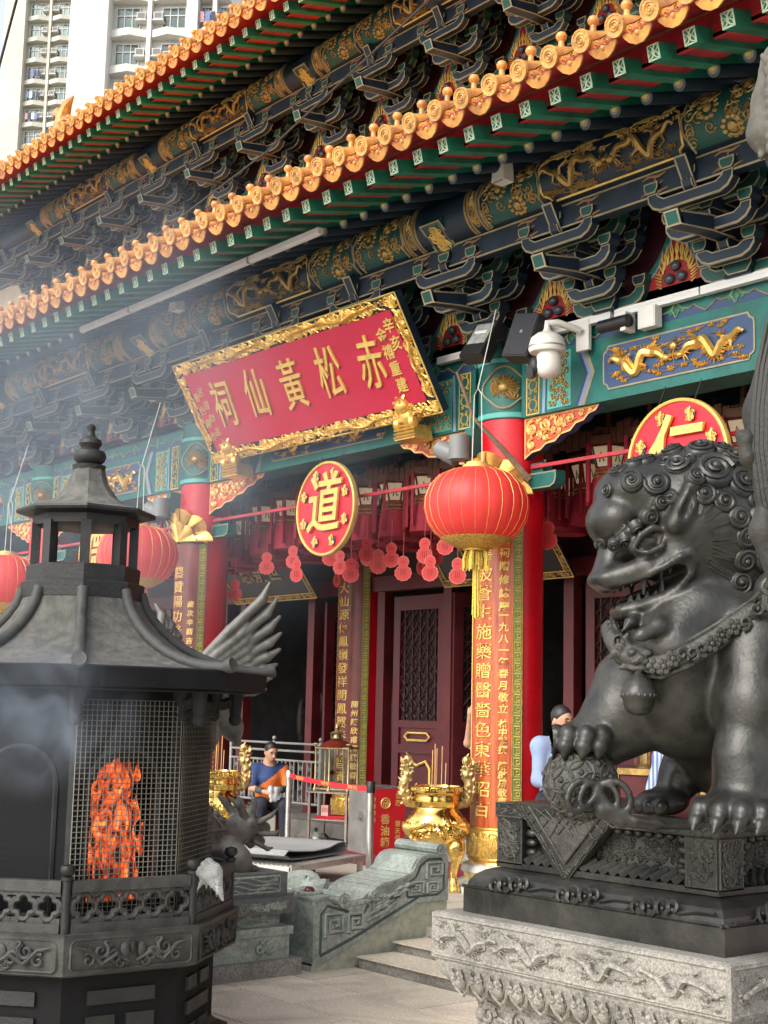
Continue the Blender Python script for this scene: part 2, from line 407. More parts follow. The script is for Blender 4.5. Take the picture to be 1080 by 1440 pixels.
# runner carpet
cm = MB(); cm.box((-10.6, 10.62, TZ+.008), (6.6, 1.05, .012))
tag(cm.build('carpet_runner', carpet_rd), 'dull crimson carpet runner lying on the terrace behind the brass urn', 'carpet')
# raised sill in front of the door wall
sm = MB(); sm.box((-17, 14.0, TZ+.1), (34, 4.4, .2)); 
sill = kind(sm.build('temple_floor', granite), 'structure')
# ================================================================== temple
temple = thing('temple', 'ornate two tiered temple with red pillars, dark painted brackets and orange glazed tile eaves', 'temple', T(-12.97, 10, TZ))
YP, YI, YF = 10.0, 12.8, 9.8
PX = [-29.3, -24.9, -20.47, -15.89, -10.04, -5.46, -1.2]
BZ0, BZ1, BZ2 = 4.92, 5.54, 5.745
# ---- pillars
b = MB(); b.lathe([(.335, TZ+.26), (.335, 4.93)], 40); shaft_me = b.mesh('pillar', red_lacquer)
b = MB(); b.lathe([(.60, TZ), (.60, TZ+.05), (.52, TZ+.08), (.40, TZ+.13), (.47, TZ+.19), (.45, TZ+.25), (.36, TZ+.275), (.36, TZ+.31)], 32)
pbase_me = b.mesh('pillar_base', mat('white_stone', (.62, .57, .48), .6, var=.12, scale=20, bump=.1))
b = MB()
b.lathe([(.338, 4.925), (.352, 4.93), (.352, 5.0), (.345, 5.005), (.345, 5.50), (.352, 5.505), (.352, 5.56), (.338, 5.565), (.338, 5.75)], 40)
cap_me = b.mesh('capital_band', teal)
b = MB(); b.lathe([(.356, 4.94), (.356, 4.99)], 40, cap=False); capt_me = b.mesh('capital_trim', teal_lt)
b = MB(); b.lathe([(.356, 5.51), (.356, 5.555)], 40, cap=False); capu_me = b.mesh('capital_trim', teal_lt)
# medallion: gold phoenix in a lobed frame wrapped on the pillar
def wrap(r, cz, a_off=0.):
    return lambda p: V(((r+p[2])*math.sin(p[0]/r+a_off), -(r+p[2])*math.cos(p[0]/r+a_off), cz+p[1]))
rng = random.Random(3)
b = MB(); b.map = wrap(.349, 5.25, .55)
lob = [(.25*math.cos(t)*(1+.10*math.cos(4*t)), .20*math.sin(t)*(1+.10*math.cos(4*t))) for t in [2*PI*i/36 for i in range(36)]]
b.mi = 0; b.tube([(x, y, .004) for x, y in lob]+[(lob[0][0], lob[0][1], .004)], .012, 5); 
b.mi = 1
scrollwork(b, -.17, .17, -.13, .13, .05, 1.3, rng)
b.ell((0, 0, .01), (.06, .05, .03)); 
for a in np.linspace(-.6, 2.2, 9): b.tube([(0, .02, .02), (.09*math.cos(a), .02+.09*math.sin(a), .025), (.16*math.cos(a+.2), .02+.13*math.sin(a+.2), .012)], [.014, .012, .003], 4)
med_me = b.mesh('pillar_medallion', [cream, gold_dim])
for y in (YP, YI):
    for x in PX:
        if y == YI and x > -5: continue
        p = link('pillar', shaft_me, temple, T(x, y, 0))
        link('pillar_base', pbase_me, p, T(x, y, 0))
        link('capital_band', cap_me, p, T(x, y, 0)); link('capital_trim', capt_me, p, T(x, y, 0)); link('capital_trim', capu_me, p, T(x, y, 0))
        if y == YP: link('pillar_medallion', med_me, p, T(x, y, 0))

# ---- painted beams between the front pillars
def rrect(w, h, lobe=.04):
    """panel outline with stepped lobed ends, ccw"""
    q = [(w/2-lobe*1.6, -h/2), (w/2-lobe*1.2, -h/2+lobe), (w/2-.2*lobe, -h/2+lobe*1.6), (w/2, -h/2+2.6*lobe)]
    r = q+[(x, -y) for x, y in reversed(q)]
    return r+[(-x, -y) for x, y in r]
UX, UZ = (1, 0, 0), (0, 0, 1)
relief_c = {}
def beam(x0, x1, seed):
    rng = random.Random(seed); L = x1-x0; c = (x0+x1)/2
    b = MB(); b.box((c, YP, (BZ0+BZ1)/2), (L, 2*(YP-YF), BZ1-BZ0)); o = b.build('painted_beam', teal, temple)
    b = MB(); b.box((c, YP, (BZ1+BZ2)/2+.003), (L, 2*(YP-YF)-.03, BZ2-BZ1-.006)); s = b.build('painted_strip', navy_lt, temple)
    zc = (BZ0+BZ1)/2; pw = L*.44; y = YF-.004
    b = MB(); b.prism(rrect(pw, .43), (c, YF-.012, zc), UX, UZ, .0118, border=.016, mi_border=1, mi_side=1); b.build('beam_panel', [navy_lt, cream], o)
    key = round(pw, 2)
    if key not in relief_c:
        d = MB(); d.map = lambda p: V((p[0], -p[2], p[1]))
        for s_ in (1, -1):
            off = -s_*pw*.235
            dd = MB(); dragon(dd, pw*.45, .42, rng, s_, 0, .10); d.add([(p[0]+off, p[1], p[2]) for p in dd.v], dd.f, True)
        d.ell((0, .06, .02), (.045, .045, .03), 8, 6)
        for a in range(10): d.tube([(.05*math.cos(a*.63), .06+.05*math.sin(a*.63), .015), (.09*math.cos(a*.63+.2), .06+.09*math.sin(a*.63+.2), .01)], [.01, .002], 3)
        relief_c[key] = d.mesh('dragon_relief', gold)
    link('dragon_relief', relief_c[key], o, T(c, YF-.014, zc))
    for s_ in (-1, 1):
        # chevron bands beyond the panel
        def xx(t): return c+s_*t
        def poly(pts):
            q = [(xx(a), z) for a, z in pts]
            return q if s_ > 0 else q[::-1]
        h0, h1 = BZ0, BZ1
        for i, (a, w, m) in enumerate(((pw/2+.11, .035, cream), (pw/2+.145, .05, bluegrey), (pw/2+.195, .04, navy_lt))):
            kx = .13
            b = MB(); b.prism(poly([(a+kx, h0+.002), (a+kx+w, h0+.002), (a+w, zc), (a+kx+w, h1-.002), (a+kx, h1-.002), (a, zc)]), (0, y, 0), UX, UZ, .0035); b.build('chevron_band', m, o)
        # floral fan field
        f0, f1 = pw/2+.42, L/2-.36
        if f1-f0 > .12:
            b = MB(); b.mi = 0; b.prism(poly([(f0, h0+.03), (f1, h0+.03), (f1, h1-.03), (f0, h1-.03)]), (0, y, 0), UX, UZ, .0035)
            b.map = lambda p: V((p[0], y-.001-p[2], p[1]))
            xa, xb = sorted((xx(f0+.03), xx(f1-.03)))
            n = max(1, int(round((xb-xa)/.42)))
            for k in range(n):
                cx = xa+(xb-xa)*(k+.5)/n; hw = (xb-xa)/n/2
                for sg in (-1, 1):
                    for ring, (rr, cnt, sz) in enumerate(((.10, 5, .032), (.17, 7, .036), (.25, 9, .04))):
                        for q in range(cnt):
                            an = PI*(q+.5)/cnt
                            px, pz = cx+rr*math.cos(an)*min(1.2, hw/.2), zc+sg*(.27-rr*1.02*math.sin(an))*1.0
                            if abs(px-cx) > hw or abs(pz-zc) > .265: continue
                            b.mi = 1+(ring+q) % 2 if ring < 2 else 3
                            b.ell((px, pz, .0), (sz*.8, sz*.8, .012), 7, 4)
                            b.mi = 4
                            b.tube([(u, v, .012) for u, v in spiral((px, pz), sz, 1.25, 10, sg, an)], .0055, 3)
                b.mi = 4; b.tube([(cx-hw*.9, zc, .008), (cx+hw*.9, zc, .008)], .006, 3)
            b.build('fan_scroll_field', [teal_lt, navy_lt, green_dk, teal, gold_pt], o)
        # pale slanted bands and the coin column next to the pillar
        a = L/2-.33
        b = MB(); b.prism(poly([(a-.0, h0+.002), (a+.04, h0+.002), (a+.015, h1-.002), (a-.02, h1-.002)]), (0, y-.003, 0), UX, UZ, .003); b.build('chevron_band', bluegrey, o)
        b = MB(); b.prism(poly([(L/2-.25, h0+.01), (L/2-.07, h0+.01), (L/2-.07, h1-.01), (L/2-.25, h1-.01)]), (0, y, 0), UX, UZ, .0035, border=.012, mi_border=1)
        b.map = lambda p: V((p[0], y-.001-p[2], p[1])); b.mi = 1
        xm = xx(L/2-.16)
        for zq in (-.2, 0, .2):
            b.tube([(xm+.055*math.cos(t), zc+zq+.055*math.sin(t), .003) for t in np.linspace(0, 6.3, 13)], .008, 3)
            for t in (0.78, 2.36, 3.93, 5.5): b.tube([(u, v, .003) for u, v in spiral((xm+.05*math.cos(t), zc+zq+.095*math.sin(t)), .022, 1.1, 8, 1, t)], .006, 3)
        b.build('coin_column', [green_dk, gold_pt], o)
    # ruyi cloud edging on the strip
    n = max(3, int(L/.62)); st = L/n
    b = MB()
    zs0, zs1 = BZ1+.008, BZ2-.008; hh = zs1-zs0
    for k in range(n):
        cx = x0+st*(k+.5)
        cu = [(-.5, 1), (-.5, .72), (-.42, .45), (-.3, .38), (-.2, .5), (-.13, .32), (0, .08), (.13, .32), (.2, .5), (.3, .38), (.42, .45), (.5, .72), (.5, 1)]
        pl = [(cx+u*st*.94, zs0+v*hh) for u, v in cu]
        b.mi = 0; b.prism(pl, (0, YF+.011, 0), UX, UZ, .003)
        b.mi = 1; b.tube([(u, YF+.008, v) for u, v in pl[1:-1]], .009, 4)
        b.mi = 2
        for dx, l in ((-.09, .05), (0, .08), (.09, .05)):
            b.ell((cx+dx*st*1.1+st*.5, YF+.011, zs0+hh*.45), (.035, .006, l), 8, 5)
        b.mi = 1
        for dx in (-.03, .03): b.tube([(cx+st*.5+dx*.2, YF+.008, zs0+.015), (cx+st*.5+dx*1.6, YF+.008, zs0+hh*.45), (cx+st*.5, YF+.008, zs0+hh*.9)], .005, 3)
    b.build('cloud_edging', [teal, cream, green], s)
for i in range(len(PX)-1): beam(PX[i]+.34, PX[i+1]-.34, 40+i)

# ---- carved spandrels under the beams
def spandrel(s_):
    rng = random.Random(8 if s_ > 0 else 9)
    out = [(0, 0), (1.0, 0), (.95, -.055), (.86, -.075), (.80, -.13), (.70, -.145), (.62, -.21), (.50, -.225), (.42, -.285), (.30, -.295), (.22, -.35), (.11, -.36), (0, -.42)]
    p = [(s_*a, z) for a, z in out]
    if s_ > 0: p = p[::-1]
    b = MB(); b.prism(p, (0, 0, 0), UX, UZ, .09, border=.018, mi_border=1, mi_side=2)
    b.map = lambda q: V((q[0], -.002-q[2], q[1])); b.mi = 3
    for a, z, r in ((.12, -.12, .085), (.11, -.28, .06), (.31, -.10, .075), (.31, -.225, .05), (.49, -.09, .065), (.48, -.18, .035), (.64, -.075, .05), (.78, -.06, .038), (.89, -.035, .022), (.21, -.19, .045), (.4, -.165, .04), (.56, -.14, .035), (.22, -.04, .03), (.41, -.035, .028)):
        for d in (1, -1):
            q = spiral((s_*a, z), r*(1 if d > 0 else .6), 1.35, 13, d*s_, rng.uniform(0, 6))
            b.tube([(u, min(-.02, v), .010) for u, v in q], [r*.22*(1.1-.6*i/13) for i in range(14)], 5)
        for k in range(3):
            t = rng.uniform(0, 6.28)
            b.tube([(s_*a+r*.9*math.cos(t), min(-.02, z+r*.9*math.sin(t)), .008), (s_*a+r*1.5*math.cos(t+.3), min(-.02, z+r*1.3*math.sin(t+.3)), .006)], [r*.2, r*.05], 4)
    return b.mesh('carved_spandrel', [spandrel_rd, spandrel_gd, navy_lt, spandrel_gd])
sp_r, sp_l = spandrel(1), spandrel(-1)
cb = MB(); cb.prism([(0, 0), (.30, 0), (.36, .03), (.38, .08), (.38, .16), (0, .16)], (0, -.07, 0), UX, UZ, .14, border=.014, mi_border=1)
cb.box((.12, 0, .21), (.16, .13, .10)); cb_r = cb.mesh('corbel', [teal, cream])
cb = MB(); cb.prism([(-.38, .16), (-.38, .08), (-.36, .03), (-.30, 0), (0, 0), (0, .16)][::-1][::-1], (0, -.07, 0), UX, UZ, .14, border=.014, mi_border=1)
cb.box((-.12, 0, .21), (.16, .13, .10)); cb_l = cb.mesh('corbel', [teal, cream])
for i, x in enumerate(PX):
    sx = 1.28 if i in (3, 4) else 1
    if i < len(PX)-1: link('carved_spandrel', sp_r, temple, T(x+.335, YF+.05, BZ0-.002) @ Matrix.Diagonal((sx if i == 3 else 1, 1, 1, 1))); link('corbel', cb_r, temple, T(x+.33, YP-.02, 4.2))
    if i > 0: link('carved_spandrel', sp_l, temple, T(x-.335, YF+.05, BZ0-.002) @ Matrix.Diagonal((sx if i == 4 else 1, 1, 1, 1))); link('corbel', cb_l, temple, T(x-.33, YP-.02, 4.2))
    # red rods of the lantern row
for i in range(len(PX)-1):
    b = MB(); b.box(((PX[i]+PX[i+1])/2, YP-.10, 4.42), (PX[i+1]-PX[i]-.78, .035, .035)); b.build('lantern_rod', red_paint, temple)
# brown fretwork hanging behind the beam
b = MB()
for k in range(150):
    x = -20.2+k*.1; b.box((x, 10.62, 4.80+.02*math.sin(k*.8)), (.085, .03, .20+.05*math.sin(k*1.7)))
fw = mat('brown_fretwork', (.13, .05, .025), .7, var=.4, scale=20, bump=.5)
kind(b.build('fretwork', fw, temple), 'stuff')

# ================================================================== bracket sets
def cup(mb, c, w=.15, h=.10, dep=.14, m_in=1):
    x, y, z = c
    b0 = w*.66
    mi = mb.mi
    mb.mi = 0; mb.prism([(-b0/2, 0), (b0/2, 0), (w/2, h*.45), (w/2, h), (-w/2, h), (-w/2, h*.45)], (x, y-dep/2, z), UX, UZ, dep, border=.014, mi_border=2)
    mb.mi = m_in; p = inset([(-b0/2, 0), (b0/2, 0), (w/2, h*.45), (w/2, h), (-w/2, h), (-w/2, h*.45)], .014)
    mb.prism(p, (x, y-dep/2-.003, z), UX, UZ, .002)
    mb.mi = mi
def lateral(a=.44, h=.21, t=.035):
    up = h
    P = [(-a+.13, 0), (a-.13, 0), (a-.05, .035), (a, .10), (a+.005, up-.045), (a-.10, up-.045), (a-.11, .135), (a-.17, .10), (-a+.17, .10), (-a+.11, .135), (-a+.10, up-.045), (-a-.005, up-.045), (-a, .10), (-a+.05, .035)]
    b = MB(); b.prism(P, (0, -.05, 0), UX, UZ, .10, border=.011, mi_border=2, mi_side=0)
    # pale line along the under edge
    b.mi = 2
    for yy in (-.045, .045):
        b.tube([(x, yy, z-.004) for x, z in [(-a, .10), (-a+.05, .035), (-a+.13, 0), (a-.13, 0), (a-.05, .035), (a, .10)]], .006, 4)
    b.mi = 0
    for x in (-a+.045, a-.045): cup(b, (x, 0, up-.045))
    return b
arm_me = lateral().mesh('bracket_arm', [navy, green_dk, cream])
arm_s = lateral(.30, .18).mesh('bracket_arm', [navy, green_dk, cream])
arm_g = lateral().mesh('bracket_arm', [green_dk, navy, cream])
# stem of a set: the base block, the stepped projecting arms
def stem_mesh():
    b = MB(); b.mi = 0
    b.box((0, -.02, .05), (.28, .30, .10), top=.8); 
    cup(b, (0, -.02, .02), .30, .15, .30)
    for k, (y, z) in enumerate(((-.32, .16), (-.56, .37), (-.80, .58))):
        # projecting arm, profile in (y,z)
        P = [(.12, 0), (.12, .13), (y-.02, .13), (y-.06, .10), (y-.04, .05), (y+.03, .01), (y+.09, 0)]
        for sx in (-1, 1):
            pl = P if sx < 0 else [(-u, v) for u, v in P]
            if sx < 0: b.prism(P[::-1][::-1], (-.05, 0, z), (0, -1, 0) if False else (0, 1, 0), UZ, -.0001 if False else .0001)
        b.add([(-.05, u, v+z) for u, v in P]+[(.05, u, v+z) for u, v in P],
              [tuple(range(len(P)))]+[tuple(range(2*len(P)-1, len(P)-1, -1))]+[(i, len(P)+i, len(P)+(i+1) % len(P), (i+1) % len(P)) for i in range(len(P))])
        b.mi = 2
        for sx in (-.05, .05): b.tube([(sx, u, v+z) for u, v in [P[1], P[2], P[3], P[4], P[5], P[6], P[0]]], .007, 4)
        b.mi = 0
        cup(b, (0, y+.04, z+.13), .16, .09, .16)
    return b.mesh('bracket_stem', [navy, green_dk, cream])
stem_me = stem_mesh()
def beak_mesh():
    b = MB()
    pr = [(-.30, .36, .07), (-.62, .345, .065), (-1.02, .29, .055)]
    vs = []
    for y, z, h in pr: vs += [(-.075, y, z-h), (.075, y, z-h), (.075, y, z+h), (-.075, y, z+h)]
    fs = []
    for k in range(2):
        o = 4*k
        fs += [(o+i, o+(i+1) % 4, o+4+(i+1) % 4, o+4+i) for i in range(4)]
    fs = [f[::-1] for f in fs]
    b.add(vs, fs)
    # slanted end plate
    e = [(-.075, -1.02, .235), (.075, -1.02, .235), (.075, -1.07, .36), (-.075, -1.07, .36)]
    q = [(-.058, -1.027, .25), (.058, -1.027, .25), (.058, -1.071, .345), (-.058, -1.071, .345)]
    b.mi = 2; b.add(e+q, [(i, (i+1) % 4, 4+(i+1) % 4, 4+i) for i in range(4)]); b.mi = 1; b.add(q, [(0, 1, 2, 3)])
    b.mi = 0; b.add(e+[(-.075, -.98, .25), (.075, -.98, .25), (.075, -1.02, .345), (-.075, -1.02, .345)], [(0, 4, 5, 1), (1, 5, 6, 2), (2, 6, 7, 3), (3, 7, 4, 0)])
    b.mi = 2
    for sx in (-.078, .078):
        for dz in (-1, 1): b.tube([(sx, y, z+dz*h) for y, z, h in pr], .008, 4)
    return b.mesh('bracket_beak', [navy, green_dk, cream])
beak_me = beak_mesh()
def head_mesh(w, P0, P1, dep, gold_rel=False):
    """slanted boxed beam head: face from P0 (top) to P1 (foot), each (y, z)"""
    b = MB(); (y0, z0), (y1, z1) = P0, P1
    up = V((0, y0-y1, z0-z1)); ln = up.length; up.normalize()
    o = V((0, (y0+y1)/2, (z0+z1)/2))
    P = [(-w/2, -ln/2), (w/2, -ln/2), (w/2, ln/2), (-w/2, ln/2)]
    b.prism(P, o, UX, up, dep, border=.018, mi_border=2)
    if gold_rel:
        n = V(UX).cross(up).normalized()
        b.map = lambda p: o+V(UX)*p[0]+up*p[1]+n*(p[2]+.003); b.mi = 3
        scrollwork(b, -w/2+.035, w/2-.035, -ln/2+.05, ln/2-.05, .048, 1.5, random.Random(5))
        b.mi = 2; q = inset(P, .03); b.tube([(x, y, .002) for x, y in q+[q[0]]], .006, 4)
    else:
        b.mi = 2; q = [(-w*.3, -ln/2+.03), (0, -ln/2+.09), (w*.3, -ln/2+.03)]
        n = V(UX).cross(up).normalized(); b.map = lambda p: o+V(UX)*p[0]+up*p[1]+n*(p[2]+.003)
        b.tube([(x, y, 0) for x, y in q], .008, 4)
    return b.mesh('bracket_head', [navy, green_dk, cream, gold_dim] if not gold_rel else [green_dk, green_dk, cream, gold_pt])
head_me = head_mesh(.13, (-.95, .87), (-.80, .62), .35)
box_me = head_mesh(.30, (-1.05, 1.06), (-.62, .70), .5, True)
ARMS = ((-.05, .02, arm_g), (-.29, .10, arm_s), (-.53, .30, arm_me), (-.17, .42, arm_me), (-.77, .505, arm_me), (-.40, .60, arm_g), (-.10, .66, arm_me))
def bracket_set(x, y0, z0, big):
    st = link('bracket_set', stem_me, temple, T(x, y0, z0))
    for y, z, me in ARMS: link('bracket_arm', me, st, T(x, y0+y, z0+z))
    if not (y0 < 10 and -15 < x < -10.5): link('bracket_beak', beak_me, st, T(x, y0, z0))      # none behind the tilted plaque
    link('bracket_head', box_me if big else head_me, st, T(x, y0, z0))
# flame panel between two sets
def flame_panel():
    rng = random.Random(2)
    half = [(0, .72), (.05, .71), (.09, .62), (.12, .50), (.20, .36), (.27, .27), (.37, .19), (.42, .10), (.50, .06), (.50, 0)]
    P = [(-a, z) for a, z in half[1:]][::1]
    P = P+[(a, z) for a, z in reversed(half[1:])] if False else [(a, z) for a, z in reversed(half)]+[(-a, z) for a, z in half[1:]]
    b = MB(); b.prism(P, (0, 0, 0), UX, UZ, .05, border=.05, mi_border=1, mi_side=1)
    q = inset(P, .05); b.mi = 0; b.prism(q, (0, -.004, 0), UX, UZ, .003, border=.022, mi_border=2)
    b.map = lambda p: V((p[0], -.006-p[2], p[1]))
    b.mi = 3
    for k in range(19):
        t = k/18; s = 1 if k % 2 else -1; a = PI*t
        r = .15; base = (r*math.cos(a)*.95, .17+r*math.sin(a)*.85); l = .08+.10*math.sin(a)+rng.uniform(0, .05)
        tip = (base[0]*1.12+s*.012, base[1]+l*(.75+.25*math.sin(a)))
        b.tube([(base[0], base[1], .008), ((base[0]+tip[0])/2+s*.02, (base[1]+tip[1])/2, .014), (tip[0], tip[1], .006)], [.011, .010, .002], 4)
    for sx in (-1, 1): 
        for k in range(5): b.tube([(sx*(.15+.0*k), .06+.03*k, .008), (sx*(.20+.01*k), .09+.035*k, .006)], [.010, .003], 4)
    b.mi = 4
    for x, z in ((0, .24), (-.062, .13), (.062, .13)): b.ell((x, z, .02), (.05, .05, .04), 12, 8)
    return b.mesh('flame_panel', [spandrel_rd if False else mat('panel_crimson', (.33, .012, .018), .5, var=.15), teal, bluegrey, gold_pt, mat('pearl_grey', (.06, .075, .09), .25, var=.1)])
fl_me = flame_panel()
def set_xs(lo, hi):
    xs = []
    for i in range(len(PX)-1):
        n = 4 if PX[i+1]-PX[i] > 5 else 3
        for k in range(n): xs.append((PX[i]+(PX[i+1]-PX[i])*k/n, k == 0))
    xs.append((PX[-1], True))
    return [q for q in xs if lo < q[0] < hi]
# purlin and reliefs
rng = random.Random(21)
PR = .25
def purlin_map(p): return V((p[0], -(PR+p[2]-.004)*math.cos(p[1]/PR-.25), (PR+p[2]-.004)*math.sin(p[1]/PR-.25)))
d_rel = MB(); d_rel.map = purlin_map; d_rel.mi = 0
d_rel.grid(lambda u, v: (-.80+1.6*u, -.20+.44*v, .006), 24, 8)
d_rel.mi = 2
pl = rrect(1.62, .45, .05); d_rel.tube([(x, y+.02, .012) for x, y in pl+[pl[0]]], .012, 5)
d_rel.mi = 1
for s_ in (-1, 1):
    dd = MB(); dragon(dd, .80, .44, rng, -s_, 0, .066, 5, 18); d_rel.add([(p[0]+s_*.40, p[1]+.02, p[2]+.006) for p in dd.v], dd.f, True)
d_rel_me = d_rel.mesh('purlin_dragon_panel', [navy, gold_dim, gold_pt])
f_rel = MB(); f_rel.map = purlin_map; f_rel.mi = 0
f_rel.grid(lambda u, v: (-.36+.72*u, -.22+.48*v, .006), 12, 8); f_rel.mi = 1
for q in range(2):
    cx = -.02+.2*(q-.5); cy = .10-.22*q
    f_rel.ell((cx, cy, .015), (.045, .045, .02), 8, 5)
    for k in range(11):
        a = 2*PI*k/11; f_rel.ell((cx+.085*math.cos(a), cy+.085*math.sin(a), .01), (.028, .022, .014), 6, 4)
for k in range(34):
    cx, cy = rng.uniform(-.33, .33), rng.uniform(-.19, .24)
    f_rel.tube([(u, v, .012) for u, v in spiral((cx, cy), rng.uniform(.045, .075), 1.4, 11, rng.choice((-1, 1)), rng.uniform(0, 6))], .0075, 4)
for sx in (-.36, .36):
    f_rel.mi = 2; f_rel.tube([(sx+(.03 if abs(k-4) < 2 else 0)*(1 if sx > 0 else -1), -.24+.5*k/8, .01) for k in range(9)], .012, 4)
f_rel_me = f_rel.mesh('purlin_flower_panel', [green_dk, gold_dim, cream])
r_rel = MB(); r_rel.map = purlin_map
for xx_, mm in ((-.10, 1), (-.06, 0), (.06, 0), (.10, 1)):
    r_rel.mi = mm; r_rel.tube([(xx_, -.26+.54*k/10, .004) for k in range(11)], .014, 4)
r_rel.mi = 1; scrollwork(r_rel, -.05, .05, -.22, .24, .05, 1.4, rng)
r_rel_me = r_rel.mesh('purlin_ring_band', [cream, gold_dim])
def cloud_motif():
    b = MB(); b.map = lambda p: V((p[0], -p[2], p[1]))
    b.mi = 0
    for z, w in ((-.07, .15), (0, .10), (.07, .13)):
        b.tube([(-w, z-.01, 0), (-w*.4, z+.012, .004), (w*.4, z-.008, .004), (w, z+.012, 0)], [.005, .016, .016, .005], 5)
    b.tube([(0, -.07, 0), (.01, .07, 0)], .012, 4)
    return b.mesh('cloud_motif', mat('rosy_gilt', (.26, .15, .075), .5, .3, var=.2))
cl_me = cloud_motif()
def bracket_band(y0, z0, lo, hi):
    yp, zp = y0-.75, z0+1.125
    b = MB(); b.mtx = None
    b.lathe([(PR, lo), (PR, hi)], 28, (0, yp, zp), mtx=Matrix(((0, 0, 1), (1, 0, 0), (0, 1, 0))))
    pu = b.build('purlin', teal if False else navy, temple)
    b = MB(); b.box(((lo+hi)/2, yp, z0+.76), (hi-lo, .10, .23)); cb = b.build('cloud_board', navy, temple)
    b = MB()
    for zz in (z0+.655, z0+.865): b.box(((lo+hi)/2, yp-.055, zz), (hi-lo, .012, .016))
    b.build('cloud_board_trim', cream, cb)
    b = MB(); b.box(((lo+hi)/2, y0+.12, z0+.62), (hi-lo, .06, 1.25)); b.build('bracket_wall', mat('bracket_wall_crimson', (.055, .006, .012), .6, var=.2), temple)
    for (x, big) in set_xs(lo, hi): bracket_set(x, y0, z0, big)
    xs = [q[0] for q in set_xs(lo, hi)]
    for a, c in zip(xs, xs[1:]):
        link('flame_panel', fl_me, temple, T((a+c)/2, y0-.02, z0+.06) @ Matrix.Diagonal((1.12, 1, 1, 1)))
        for t in (-.25, .25): link('cloud_motif', cl_me, cb, T((a+c)/2+t*(c-a), yp-.056, z0+.76))
    for i in range(len(PX)-1):
        a, c = PX[i], PX[i+1]; m = (a+c)/2; L = c-a
        if not (lo < m < hi): continue
        link('purlin_dragon_panel', d_rel_me, pu, T(m, yp, zp))
        offs = [1.22] if L < 5 else [1.25, 2.05]
        for s_ in (-1, 1):
            for o_ in offs: link('purlin_flower_panel', f_rel_me, pu, T(m+s_*o_, yp, zp))
            link('purlin_ring_band', r_rel_me, pu, T(m+s_*(offs[-1]+.5), yp, zp))
LO_Y, LO_Z = 9.85, BZ2+.004
UP_Y, UP_Z = 12.35, BZ2+4.62
bracket_band(LO_Y, LO_Z, -30.5, -1.0)
bracket_band(UP_Y, UP_Z, -26.4, -8.0)

